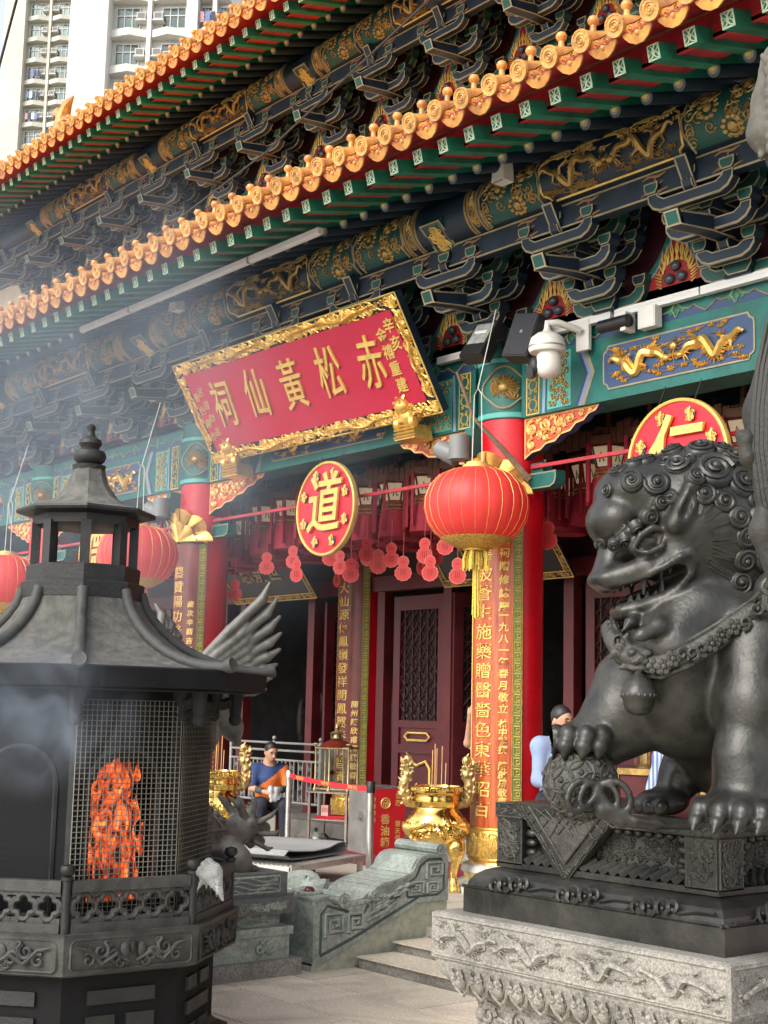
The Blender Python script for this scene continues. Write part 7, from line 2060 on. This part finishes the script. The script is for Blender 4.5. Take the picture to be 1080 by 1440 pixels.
    link('body', body.mesh('body', skin, M), t)
    sm = shirt if isinstance(shirt, (list, tuple)) else [shirt]
    tme = top.mesh('shirt', sm)
    if split: shade_split(tme, split)
    tme.transform(M); link('shirt', tme, t)
    link('trousers', leg.mesh('trousers', trousers, M), t); link('shoes', sho.mesh('shoes', shoes, M), t); link('hair', hr.mesh('hair', hairm, M), t)
    b = MB(); b.map = lambda p: M @ V(p)
    for a in (-1, 1):
        b.ell(hp(a*.032, .086, .016), (.013, .008, .006), 8, 6); b.tube([hp(a*.015, .094, .040), hp(a*.035, .095, .046), hp(a*.055, .082, .040)], [.004, .006, .003], 4)
    b.build('eyes', hair, t)
    return t
blue_poly = mat('blue_polo', (.028, .055, .16), .8, var=.15, scale=20); orange_poly = mat('orange_vest', (.80, .20, .035), .8, var=.12, scale=20)
navy_tr = mat('navy_trousers', (.018, .022, .035), .85, var=.2); black_sh = mat('black_shoes', (.015, .015, .015), .5, var=.2)
pale_blue = mat('pale_blue_shirt', (.24, .31, .46), .8, var=.08, scale=15)
MANP = V((-15.22, 10.72, TZ))
sit = dict(head=(.0, -.12, 1.16), face=(.25, -1, -.42), neck=(0, -.03, 1.0), chest=(0, -.02, .84), pelvis=(0, .06, .50), shL=(.18, -.02, .93), elL=(.24, -.16, .70), wrL=(.06, -.34, .68), shR=(-.18, -.02, .93), elR=(-.24, -.14, .70), wrR=(-.10, -.36, .66),
           hipL=(.10, .0, .48), knL=(.14, -.40, .50), anL=(.16, -.38, .09), hipR=(-.10, .0, .48), knR=(-.16, -.38, .50), anR=(-.20, -.30, .09), toe=(0, -1, 0))
MM = T(MANP.x, MANP.y, MANP.z, rad(66))
man = person(MM, 'seated man in blue and orange polo shirt wiping a glass lamp cabinet on the terrace', sit, [blue_poly, orange_poly], navy_tr, black_sh, .44, split=lambda c: (c[:, 2]-c[:, 0]*.75 < .84))
b = MB(); b.map = lambda p: MM @ V(p)
b.tube([(-.19, -.22, .685), (-.13, -.32, .675)], [.046, .042], 10); b.tube([(.19, -.22, .70), (.10, -.31, .69)], [.046, .042], 10)
b.build('sleeve_guard', mat('grey_glove', (.06, .065, .06), .8, var=.2), man)
s = SDF((-.3, -.7, .4), (.3, -.1, .9), .011); rg = random.Random(3)
for k in range(14): s.cap((rg.uniform(-.06, .06), -.42+rg.uniform(-.03, .03), .68+rg.uniform(-.04, .04)), (rg.uniform(-.07, .07), -.44, .58+rg.uniform(-.05, .05)), .028, .016, .02)
tag(link('cleaning_rag', s.mesh('cleaning_rag', mat('grey_rag', (.42, .45, .46), .9, var=.15), MM)), 'pale grey cleaning rag held by the seated man', 'cloth')
stool = thing('stool', 'dark red wooden stool under the seated man', 'stool', MM)
for sx in (-.16, .16):
    for sy in (-.12, .20): b = MB(); b.box((sx*1.1, sy+.0, .18), (.05, .05, .36), top=.9); b.build('leg', dark_red, stool, MM)
b = MB(); b.box((0, .05, .375), (.40, .40, .035)); b.build('seat', dark_red, stool, MM)
stand = dict(head=(0, -.03, 1.585), face=(.25, -1, -.25), neck=(0, .0, 1.43), chest=(0, .02, 1.24), pelvis=(0, .03, .92), shL=(.185, .02, 1.365), elL=(.24, -.05, 1.08), wrL=(.16, -.26, .98), shR=(-.185, .02, 1.365), elR=(-.24, -.04, 1.08), wrR=(-.15, -.26, 1.0),
             hipL=(.10, .02, .88), knL=(.11, -.01, .48), anL=(.12, .04, .085), hipR=(-.10, .02, .88), knR=(-.11, -.01, .48), anR=(-.12, .04, .085))
person(T(-8.86, 9.48, TZ, rad(75)) @ Matrix.Scale(1.05, 4), 'man in pale blue shirt looking down, seen between the red pillar and the lion paw', stand, pale_blue, navy_tr, black_sh, .75)
def stripes():
    m = mat('striped_shirt', (.62, .70, .82), .8, var=0); n = m.node_tree; b = n.nodes['Principled BSDF']
    g = n.nodes.new('ShaderNodeNewGeometry'); w = n.nodes.new('ShaderNodeTexWave'); w.inputs['Scale'].default_value = 13; w.bands_direction = 'DIAGONAL'
    mp = n.nodes.new('ShaderNodeMapping'); mp.inputs['Scale'].default_value = (1, 1, 0); cr = n.nodes.new('ShaderNodeValToRGB')
    cr.color_ramp.elements[0].color = (.10, .17, .34, 1); cr.color_ramp.elements[1].color = (.40, .45, .52, 1); cr.color_ramp.elements[0].position = .35; cr.color_ramp.elements[1].position = .6
    n.links.new(g.outputs['Position'], mp.inputs[0]); n.links.new(mp.outputs[0], w.inputs['Vector']); n.links.new(w.outputs[1], cr.inputs[0]); n.links.new(cr.outputs[0], b.inputs['Base Color']); return m
person(T(-8.12, 10.23, TZ, rad(-100)), 'person in blue striped shirt seen beneath the belly of the bronze lion', stand, stripes(), navy_tr, black_sh, .5)
arm = dict(stand); arm.update(elR=(-.33, -.18, 1.40), wrR=(-.26, -.28, 1.66), face=(0, -1, .15))
person(T(-10.77, 10.64, TZ, rad(20)), 'person behind the right pillar with only a raised bare forearm showing', arm, mat('white_tee', (.6, .6, .58), .8, var=.1), navy_tr, black_sh, .40)

# ================================================================== things on the terrace
def simple(name, lab, cat, M, parts, group=None):
    t = thing(name, lab, cat, M, group)
    for nm, mb, m in parts: mb.build(nm, m, t, M)
    return t
S1, S2 = V((-14.62, 10.62, TZ)), V((-11.60, 9.50, TZ))
for p, lb_, hh in ((S1, 'steel barrier post in front of the seated man', .95), (S2, 'steel barrier post in front of the red offering box', .98)):
    b = MB(); b.lathe([(.038, .02), (.038, hh-.12)], 18); b1 = MB(); b1.lathe([(.17, 0), (.17, .012), (.15, .022), (.05, .03), (.04, .05)], 24); b2 = MB(); b2.lathe([(.044, hh-.12), (.046, hh-.1), (.046, hh-.01), (.04, hh), (0, hh+.002)], 18)
    simple('barrier_post', lb_, 'barrier post', T(*p), (('pole', b, steel), ('base', b1, dull_steel), ('belt_head', b2, steel if p is S1 else black)), 'steel barrier posts with a red belt')
a, c = S1+V((0, 0, .885)), S2+V((0, 0, .91)); d = (c-a); ln = d.length; d.normalize(); nb = V((d.y, -d.x, 0)).normalized()
belt = thing('barrier_belt', 'red retractable belt lettered in yellow stretched between the two steel posts', 'belt', frame(d, V((0, 0, 1)), nb, a))
b = MB(); N = 12
b.grid(lambda u, v: a+d*(.04+(ln-.08)*u)+V((0, 0, -.028+.056*v-.02*math.sin(PI*u)))+nb*.004, N, 1); b.grid(lambda u, v: a+d*(ln-.04-(ln-.08)*u)+V((0, 0, -.028+.056*v-.02*math.sin(PI*u)))-nb*.004, N, 1)
b.build('webbing', mat('belt_red', (.60, .015, .03), .6, var=.05), belt)
for u in (.16, .50, .82):
    me = text_mesh('SIK SIK YUEN', .05, .0015, gold_pt, .0012)
    p = a+d*ln*u+V((0, 0, -.02*math.sin(PI*u)))+nb*.007
    link('lettering', me, belt, frame(d, (0, 0, 1), nb, p) @ Matrix.Diagonal((1.1, 1, 1, 1)))
# offering box
BC = V((-13.22, 10.79, TZ)); ex = V((-.97, .24, 0)).normalized(); ey = V((.24, .97, 0)).normalized()
MBx = frame(ex, ey, (0, 0, 1), BC)         # corner nearest the viewer; x along the steel side, y along the red face
ob = thing('offering_box', 'tall steel offering box with red front lettered in gold beside the barrier post', 'offering box', MBx)
lm = lambda p: MBx @ V(p)
b = MB(); b.map = lm; b.box((.28, .25, .40), (.56, .50, .80)); b.build('case', dull_steel, ob)
b = MB(); b.map = lm; b.box((.28, .25, .805), (.57, .51, .012)); b.build('lid', steel, ob)
b = MB(); b.map = lm; b.box((-.004, .25, .40), (.008, .49, .78)); b.build('red_face', mat('box_red', (.55, .012, .02), .4, var=.06), ob)
b = MB(); b.map = lm; b.box((.18, -.006, .46), (.10, .012, .11)); b.tube([(.15, -.02, .44), (.15, -.035, .44), (.21, -.035, .44), (.21, -.02, .44)], .008, 5); b.build('latch', steel, ob)
fr = MBx @ frame((0, 1, 0), (0, 0, 1), (-1, 0, 0), (0, 0, 0))
fr = frame(ey, (0, 0, 1), -ex, BC)
for i, ch in enumerate('香油箱'): link('character', text_mesh(ch, .125, .002, gold_pt, .003), ob, fr @ Matrix.Translation((.23, .42-.135*i, .010)))
for i, ch in enumerate('普濟  慧天供神'): 
    if ch != ' ': link('character', text_mesh(ch, .075, .002, gold_pt, .001), ob, fr @ Matrix.Translation((.40, .70-.083*i, .010)))
for i, ch in enumerate('勸善樂捐'): link('character', text_mesh(ch, .06, .002, gold_pt, .001), ob, fr @ Matrix.Translation((.07, .66-.08*i, .010)))
b = MB(); b.map = lambda p: fr @ V(p)
b.tube([(.23+.06*math.cos(t), .62+.06*math.sin(t), .011) for t in np.linspace(0, 2*PI, 21)], .008, 4)
for k in range(8): b.ell((.23+.036*math.cos(k*.785), .62+.036*math.sin(k*.785), .012), (.012, .012, .004), 6, 4)
b.box((.23, .62, .012), (.09, .022, .004)); b.build('emblem', gold_pt, ob)
# low steel trolley and folded mat
A1, A2, A3 = V((-11.50, 9.33, 0)), V((-10.93, 7.98, 0)), V((-12.28, 8.46, 0))
e1 = (A2-A1); e2 = V((-e1.y, e1.x, 0)).normalized()*-1.42; e2 = e2 if e2.x < 0 else -e2
Mt = T(A1.x, A1.y, TZ)
cart = thing('platform_trolley', 'low steel platform trolley with slotted top standing at the terrace front', 'trolley', Mt)
def tp_(u, v, z): return A1+e1*u+e2*v+V((0, 0, TZ+z))
def bar(mb, p, q_, w, h):
    dd = (q_-p); mb.box((p+q_)/2, (dd.length, w, h), dd.to_track_quat('X', 'Z').to_matrix())
top_z = .235
b = MB(); b.add([tp_(0, 0, top_z), tp_(1, 0, top_z), tp_(1, 1, top_z), tp_(0, 1, top_z), tp_(0, 0, top_z-.012), tp_(1, 0, top_z-.012), tp_(1, 1, top_z-.012), tp_(0, 1, top_z-.012)], [(0, 1, 2, 3), (7, 6, 5, 4), (0, 4, 5, 1), (1, 5, 6, 2), (2, 6, 7, 3), (3, 7, 4, 0)])
b.build('deck', mat('slotted_aluminium', (.55, .55, .50), .45, .6, var=.15, scale=30), cart)
for (u0, v0, u1, v1) in ((0, 0, 1, 0), (1, 0, 1, 1), (1, 1, 0, 1), (0, 1, 0, 0)):
    b = MB(); bar(b, tp_(u0, v0, top_z-.03), tp_(u1, v1, top_z-.03), .04, .055); b.build('deck_rail', steel, cart)
for u, v in ((.015, .015), (.985, .015), (.985, .985), (.015, .985)):
    b = MB(); p = tp_(u, v, 0); b.box(p+V((0, 0, .10)), (.045, .045, .21)); b.build('leg', steel, cart)
b = MB(); p = tp_(.55, .1, 0); b.lathe([(.0, -.02), (.045, -.02), (.045, .02), (0, .02)], 14, p+V((0, 0, .05)), mtx=Matrix.Rotation(PI/2, 3, 'X')); b.box(p+V((0, 0, .13)), (.05, .05, .12)); b.build('caster', black, cart)
b = MB()
for i in range(11):
    for j in range(9): p = tp_(.92-.012*i, .06+.09*j+(0.04 if i % 2 else 0), top_z+.001); 
for j in range(26):
    p, q_ = tp_(.80, .03+.037*j, top_z+.003), tp_(.96, .02+.037*j, top_z+.003); bar(b, p, q_, .012, .005)
kind(b.build('deck_slots', steel, cart), 'stuff')
b = MB(); prof = [(-.02, .02), (.05, .0), (.35, .005), (.62, .012), (.78, .035), (.84, .075), (.80, .105), (.70, .10), (.55, .088), (.3, .10), (.1, .115), (.0, .10), (-.05, .06), (-.02, .02)]
f0, fd, fw2 = tp_(.02, .06, top_z+.012), e1.normalized(), e2.normalized()
prof = [(1.30-x*1.28, z) for x, z in prof]
outer = prof; inner = [(x+(.62-x)*.0, z) for x, z in prof]
def sheet(mb, path, th, w0, w1):
    for k in range(len(path)-1):
        (x0, z0), (x1, z1) = path[k], path[k+1]
        dd = V((x1-x0, z1-z0)).normalized(); n2 = V((-dd.y, dd.x))*th
        P = [(x0, z0), (x1, z1), (x1+n2.x, z1+n2.y), (x0+n2.x, z0+n2.y)]
        vs = [f0+fd*x+fw2*w+V((0, 0, z)) for w in (w0, w1) for x, z in P]
        mb.add(vs, [(0, 1, 2, 3), (7, 6, 5, 4), (0, 4, 5, 1), (2, 6, 7, 3), (1, 5, 6, 2), (3, 7, 4, 0)], True)
path = [(.06, .10), (.03, .065), (.05, .03), (.10, .008), (.5, .006), (.9, .008), (1.15, .02), (1.27, .07), (1.20, .115), (1.05, .10), (.7, .075), (.4, .085), (.2, .12), (.08, .125), (.04, .10)]
sheet(b, path, .010, .08, 1.22)
tag(b.build('folded_mat', felt), 'grey felt mat folded over into a loose roll on the steel trolley', 'mat')
# glass lamp cabinet on its table
Mc = T(-14.42, 11.22, TZ, rad(24))
ct = thing('work_table', 'small metal frame table holding the glass lamp cabinet', 'table', Mc)
tube_st = mat('rusty_tube', (.25, .21, .18), .5, .5, var=.3, scale=12)
for x in (-.27, .27):
    for y in (-.20, .20): b = MB(); b.box((x, y, .335), (.03, .03, .67)); b.build('leg', tube_st, ct, Mc)
b = MB(); b.box((0, 0, .678), (.60, .46, .02)); b.build('table_top', tube_st, ct, Mc)
b = MB(); b.box((0, 0, .335), (.56, .40, .015)); b.build('shelf', tube_st, ct, Mc)
simple('red_tray', 'red plastic tray on the lower shelf of the metal table', 'tray', Mc, (('tray', (lambda m: (m.box((.04, 0, .358), (.44, .32, .03), top=1.06), m)[1])(MB()), mat('tray_red', (.5, .02, .03), .4, var=.1)), ('rim', (lambda m: (m.tube([(-.19, -.165, .375), (.27, -.165, .375), (.27, .165, .375), (-.19, .165, .375), (-.19, -.165, .375)], .008, 4), m)[1])(MB()), MATS['tray_red'] if 'tray_red' in MATS else red_paint)))
b = MB(); b.box((-.10, -.06, .44), (.10, .08, .14)); b1 = MB(); b1.box((-.10, -.102, .455), (.08, .003, .06))
simple('carton', 'small pink carton standing on the red tray', 'box', Mc, (('carton', b, mat('pink_card', (.62, .36, .30), .7, var=.15, scale=30)), ('print', b1, mat('carton_print', (.55, .16, .14), .7, var=.3, scale=60))))
b = MB(); b.lathe([(.0, 0), (.05, .0), (.052, .13), (.03, .17), (.02, .175)], 14, (-.22, -.1, 0)); b1 = MB(); b1.lathe([(.022, .175), (.022, .22), (0, .22)], 12, (-.22, -.1, 0)); b2 = MB(); b2.lathe([(.0525, .03), (.0535, .11)], 14, (-.22, -.1, 0), cap=False)
simple('plastic_bottle', 'clear plastic bottle with dark cap on the floor under the metal table', 'bottle', Mc, (('bottle', b, plastic_bag), ('cap', b1, black), ('label', b2, mat('bottle_label', (.5, .5, .5), .6))))
s = SDF((-.3, -.3, -.05), (.3, .3, .25), .012); rg = random.Random(9)
for k in range(12): s.cap((rg.uniform(-.1, .1), rg.uniform(-.08, .08), .04), (rg.uniform(-.14, .14), rg.uniform(-.1, .1), rg.uniform(.02, .12)), .035, .015, .02)
tag(link('crumpled_wrap', s.mesh('crumpled_wrap', plastic_bag, Mc @ T(-.40, -.12, 0))), 'crumpled clear plastic wrap on the floor beside the bottle', 'plastic wrap')
s = SDF((-.2, -.3, -.03), (.2, .3, .2), .012); s.chain([(0, -.14, .05), (0, .0, .05), (0, .1, .07)], [.04, .05, .055], .03); s.chain([(0, .1, .06), (.0, .13, .12)], [.05, .05], .02)
tag(link('black_boot', s.mesh('black_boot', black_sh, Mc @ T(.05, -.10, 0, rad(120)))), 'black rubber boot lying under the metal table', 'boot')
gc = thing('glass_cabinet', 'brass framed glass lamp cabinet with small crown finial on the metal table', 'lamp cabinet', Mc @ T(0, 0, .69))
Mg = Mc @ T(0, 0, .69)
br_old = mat('tarnished_brass', (.36, .28, .14), .4, .7, var=.3, scale=14)
hx_ = [(-.24, -.12), (-.0, -.19), (.24, -.12), (.24, .14), (0, .2), (-.24, .14)]
for x, y in hx_: b = MB(); b.lathe([(.03, 0), (.03, .03), (.014, .05), (.012, .50), (.016, .56), (.03, .565), (.0, .585)], 8, (x, y, 0)); b.build('post', br_old, gc, Mg)
for z in (.03, .55): b = MB(); b.tube([(x, y, z) for x, y in hx_+[hx_[0]]], .016, 6); b.build('frame_ring', br_old, gc, Mg)
for i in range(6):
    (x0_, y0_), (x1_, y1_) = hx_[i], hx_[(i+1) % 6]; b = MB(); b.add([(x0_, y0_, .04), (x1_, y1_, .04), (x1_, y1_, .54), (x0_, y0_, .54)], [(0, 1, 2, 3)]); b.build('pane', glass, gc, Mg)
b = MB(); b.lathe([(.26, .56), (.16, .63), (.06, .66)], 6); b.build('hood', wood_dk, gc, Mg)
b = MB(); b.lathe([(.09, .66), (.10, .665), (.06, .68), (.05, .72), (.075, .73), (.10, .74), (.03, .77), (.018, .79), (.03, .81), (.022, .83), (.006, .87)], 10)
for k in range(6): b.tube([(.085*math.cos(k*1.05), .085*math.sin(k*1.05), .67), (.085*math.cos(k*1.05), .085*math.sin(k*1.05), .735)], .006, 4)
for sx in (-.24, .24): b.ell((sx, -.12, .60), (.045, .03, .015), 8, 5)
b.build('crown_finial', br_old, gc, Mg)
# railing behind the seated man
rl = thing('railing', 'grey steel railing with scrollwork balusters behind the seated man', 'railing', T(-17.1, 12.2, TZ+.2))
for x in (-18.35, -17.2, -16.05): b = MB(); b.lathe([(.028, TZ+.2), (.028, 1.50), (.0, 1.50)], 12, (x, 12.2, 0)); b.ell((x, 12.2, 1.54), .034, 10, 8); b.build('post', rail_steel, rl)
for z in (1.47, 1.36, 1.22, .62): b = MB(); b.tube([(-18.35, 12.2, z), (-16.05, 12.2, z)], .018, 8); b.build('rail', rail_steel, rl)
for k in range(11):
    x = -18.25+.21*k
    b = MB(); 
    for xx_ in (x, x+.1): b.box((xx_, 12.2, .92), (.016, .016, .60))
    for z0_, d_ in ((1.12, 1), (.98, -1), (.84, 1), (.70, -1)): b.tube([(u, 12.2, v) for u, v in spiral((x+.05, z0_), .045, 1.4, 10, d_, PI/2*d_)], .007, 4)
    b.build('scroll_baluster', rail_steel, rl)
# prayer cabinet glimpsed beneath the lion
Ma = T(-9.0, 11.2, TZ, rad(20))
ac = thing('altar_cabinet', 'dark red cabinet with gilt frame seen behind the lion ball', 'cabinet', Ma)
b = MB(); b.box((0, 0, .62), (.9, .5, 1.1)); b.build('body', dark_red, ac, Ma)
for x in (-.44, 0, .44): b = MB(); b.box((x, -.255, .62), (.05, .03, 1.12)); b.build('gilt_stile', gold_dim, ac, Ma)
for z in (.06, 1.18): b = MB(); b.box((0, -.25, z), (.96, .06, .06)); b.build('gilt_rail', gold_dim, ac, Ma)
b = MB()
for x in (-.22, .22): b.tube([(x-.12, -.262, .85), (x-.02, -.262, .72), (x+.02, -.262, .5), (x+.13, -.262, .38)], .016, 5)
b.build('gilt_scroll', gold_pt, ac, Ma)
rg = random.Random(6)
fl = thing('fruit_dish', 'brass dish of small orange fruit on the dark red cabinet', 'fruit dish', Ma @ T(.12, 0, 1.21))
b = MB(); b.lathe([(.06, 0), (.08, .02), (.20, .05), (.21, .06)], 18); b.build('dish', brass_dk, fl, Ma @ T(.12, 0, 1.21))
for k in range(11):
    b = MB(); b.ell((rg.uniform(-.13, .13), rg.uniform(-.13, .13), .08+rg.uniform(0, .04)), .045, 10, 7); b.build('fruit', mat('kumquat', (.8, .3, .03), .4, var=.15) if 'kumquat' not in MATS else MATS['kumquat'], fl, Ma @ T(.12, 0, 1.21))
b = MB(); b.lathe([(.10, 0), (.05, .05), (.05, .22), (.11, .26), (.02, .34), (.0, .40)], 8)
for k in range(8): b.tube([(.10*math.cos(k*.785), .10*math.sin(k*.785), .03), (.10*math.cos(k*.785), .10*math.sin(k*.785), .25)], .008, 4)
tag(link('altar_lamp', b.mesh('altar_lamp', brass_dk), None, Ma @ T(-.24, 0, 1.21)), 'small brass altar lamp on the dark red cabinet', 'lamp')

# ================================================================== apartment towers behind
win_g = mat('window_glass', (.10, .13, .12), .12, .3, var=.4, scale=.35)
win_f = mat('window_frame', (.55, .56, .53), .6, var=.1)
acm = mat('ac_grey', (.50, .49, .45), .6, var=.2, scale=1)
ac_d = mat('ac_grille', (.14, .14, .13), .6)
ln_m = [mat('laundry_%s' % n, c, .9, var=.2) for n, c in (('white', (.7, .7, .7)), ('blue', (.15, .2, .4)), ('dark', (.06, .06, .09)), ('rose', (.5, .25, .28)))]
def wbox(w, h): 
    b = MB(); b.box((0, .05, 0), (w, .06, h)); b.mi = 1
    n = 3
    for k in range(n+1): b.box((-w/2+w*k/n, -.01, 0), (.08, .1, h+.05))
    for z in (-h/2, h*.12, h/2): b.box((0, -.012, z), (w+.08, .1, .08))
    return b
wm = wbox(1.9, 1.55).mesh('window', [win_g, win_f])
am = (lambda b: (b.box((0, -.25, 0), (.75, .55, .5)), setattr(b, 'mi', 1), b.box((0, -.53, 0), (.6, .02, .38)), setattr(b, 'mi', 0), b.box((0, -.25, -.35), (.95, .7, .08)), b)[-1])(MB()).mesh('ac_unit', [acm, ac_d])
lm_ = []
for m in ln_m: b = MB(); b.box((0, -.5, 0), (.34, .04, .8), top=.8); lm_.append(b.mesh('laundry', m))
def tower(lab, D, px0, px1, bays, blanks, floor, ztop, zlow, m, ang=0., name='apartment_tower', depth=14.):
    """bays: list of (px0, px1) window bays on the face; blanks are plain walls"""
    o = HW*D
    ux = (Matrix.Rotation(ang, 3, 'Z') @ HU); ny = V((-ux.y, ux.x, 0))
    def X(px): return (px-554)/1950*D*1.058
    base = o+HU*X((px0+px1)/2)
    Mt_ = frame(ux, ny, (0, 0, 1), V((base.x, base.y, 0)))
    t = thing(name, lab, 'apartment tower', Mt_, 'apartment towers behind the temple')
    cx_ = (px0+px1)/2; sc = D*1.058/1950
    def bx(nm, x0, x1, y0, y1, z0, z1, mm): b = MB(); b.box(((x0+x1)/2, (y0+y1)/2, (z0+z1)/2), (x1-x0, y1-y0, z1-z0)); return b.build(nm, mm, t, Mt_)
    for a, c, pr in blanks: bx('wall', (a-cx_)*sc, (c-cx_)*sc, -pr, depth, 0, ztop, m)
    rg = random.Random(int(D))
    for a, c in bays:
        x0, x1 = (a-cx_)*sc, (c-cx_)*sc; w = x1-x0; xm = (x0+x1)/2
        bx('bay_wall', x0, x1, .6, depth, 0, ztop, m)
        bx('mullion', xm-.15, xm+.15, -.1, .7, 0, ztop, m)
        n0, n1 = int(zlow/floor), int(ztop/floor)
        ww = min(1.9, w*.30)
        for k in range(n0, n1):
            z = k*floor
            b = MB(); P = [(x0, .0), (x0+w*.25, -.45), (xm, .15), (xm+w*.25, -.45), (x1, .0), (x1, .65), (x0, .65)]
            b.prism(P, (0, 0, z+.35), (1, 0, 0), (0, 1, 0), .55); b.build('ledge', m, t, Mt_)
            for s_ in (-1, 1):
                xw = xm+s_*w*.30
                link('window', wm, t, Mt_ @ T(xw, .52, z+1.45) @ Matrix.Diagonal((ww/1.9, 1, 1, 1)))
                link('ac_unit', am, t, Mt_ @ T(xm+s_*min(.85, w*.11), .45, z+1.15+.25) @ Matrix.Diagonal((min(1, w/6.5), 1, 1, 1)))
            if rg.random() < .45:
                for q in range(4): link('laundry', rg.choice(lm_), t, Mt_ @ T(xm-w*.38+.4*q, .2, z+1.1))
    return t
tower('tall cream apartment tower with cooling units at the far left', 158, 4, 102, [(34, 101)], [(4, 34, .8), (100.5, 103, .5)], 2.72, 98, 52, concrete, rad(-6))
tower('nearer white apartment tower with a blank wall and wide windows beside the cream tower', 92, 100, 322, [(152, 262), (278, 322)], [(98, 152, .9), (262, 278, .6)], 2.72, 62, 30, concrete_w, rad(-4))
tower('grey apartment tower partly hidden behind the upper roof', 150, 316, 420, [(345, 400)], [(316, 345, .5), (400, 420, .5)], 2.72, 96, 52, concrete, rad(4))

# ================================================================== overhead wires
def wire(pts, lab, r):
    b = MB(); b.tube(pts, r, 5); tag(b.build('overhead_wire', cable_m), lab, 'wire', 'overhead wires')
wire([V((-28.0, 11.4, 9.9)), V((-20.0, 9.9, 8.45)), V((-12.5, 8.5, 8.25)), V((-8.5, 7.7, 8.4)), V((-5, 7.0, 8.7))], 'thin black cable running across the front of the brackets between the two roofs', .012)
wire([V((-34.0, 14.0, 17.2)), V((-29.0, 12.6, 18.6)), V((-22, 10, 20.5))], 'black cable crossing the top left corner against the pale sky', .035)
# ================================================================== smoke
def smoke(c, r, dens, lab, sc_n=2.2, thr=.42, seed=0.):
    b = MB(); b.ell((0, 0, 0), (1, 1, 1), 24, 14)
    m = bpy.data.materials.new('smoke'); m.use_nodes = True; n = m.node_tree; L = n.links.new
    n.nodes.remove(n.nodes['Principled BSDF']); out = n.nodes['Material Output']
    pv = n.nodes.new('ShaderNodeVolumePrincipled'); pv.inputs['Color'].default_value = (.70, .80, .92, 1); pv.inputs['Anisotropy'].default_value = .15
    tc = n.nodes.new('ShaderNodeTexCoord'); ln_ = n.nodes.new('ShaderNodeVectorMath'); ln_.operation = 'LENGTH'
    fo_ = n.nodes.new('ShaderNodeMapRange'); fo_.interpolation_type = 'SMOOTHSTEP'; fo_.inputs[1].default_value = 1.0; fo_.inputs[2].default_value = .12; fo_.inputs[3].default_value = 0; fo_.inputs[4].default_value = 1
    g = n.nodes.new('ShaderNodeNewGeometry'); mp = n.nodes.new('ShaderNodeMapping'); mp.inputs['Location'].default_value = (seed, seed*.7, 0); mp.inputs['Scale'].default_value = (1, 1, .62)
    nz = n.nodes.new('ShaderNodeTexNoise'); nz.inputs['Scale'].default_value = sc_n; nz.inputs['Detail'].default_value = 5; nz.inputs['Distortion'].default_value = 1.1
    mr = n.nodes.new('ShaderNodeMapRange'); mr.inputs[1].default_value = thr; mr.inputs[2].default_value = .70; mr.inputs[3].default_value = .07; mr.inputs[4].default_value = 1
    mu = n.nodes.new('ShaderNodeMath'); mu.operation = 'MULTIPLY'; mu2 = n.nodes.new('ShaderNodeMath'); mu2.operation = 'MULTIPLY'; mu2.inputs[1].default_value = dens
    L(tc.outputs['Object'], ln_.inputs[0]); L(ln_.outputs['Value'], fo_.inputs[0]); L(tc.outputs['Object'], mp.inputs[0])
    sv = n.nodes.new('ShaderNodeVectorMath'); sv.operation = 'MULTIPLY'; sv.inputs[1].default_value = r
    n.links.remove(n.links[-1]); L(tc.outputs['Object'], sv.inputs[0]); L(sv.outputs[0], mp.inputs[0])
    L(mp.outputs[0], nz.inputs['Vector']); L(nz.outputs[0], mr.inputs[0]); L(mr.outputs[0], mu.inputs[0]); L(fo_.outputs[0], mu.inputs[1]); L(mu.outputs[0], mu2.inputs[0]); L(mu2.outputs[0], pv.inputs['Density'])
    L(pv.outputs[0], out.inputs['Volume'])
    o = b.build('smoke', m, None, Matrix.Translation(c) @ Matrix.Rotation(YAW, 4, 'Z') @ Matrix.Diagonal((*r, 1)))
    o['kind'] = 'stuff'; o['label'] = lab; o['category'] = 'smoke'
    return o
def ray(px, py, d): return _f*d+_r*((px-540)/1950*d)-_u*((py-720)/1950*d)+V((0, 0, CAM_H))
smoke(ray(90, 600, 14.0), (4.2, 3.8, 3.0), .27, 'thin bluish smoke drifting under the left eaves above the burner', .8, .40, 3.)
smoke(ray(25, 1000, 7.2), (.80, .40, .50), 4.0, 'pale smoke curling out of the burner front at the lower left', 3.0, .50, 1.)
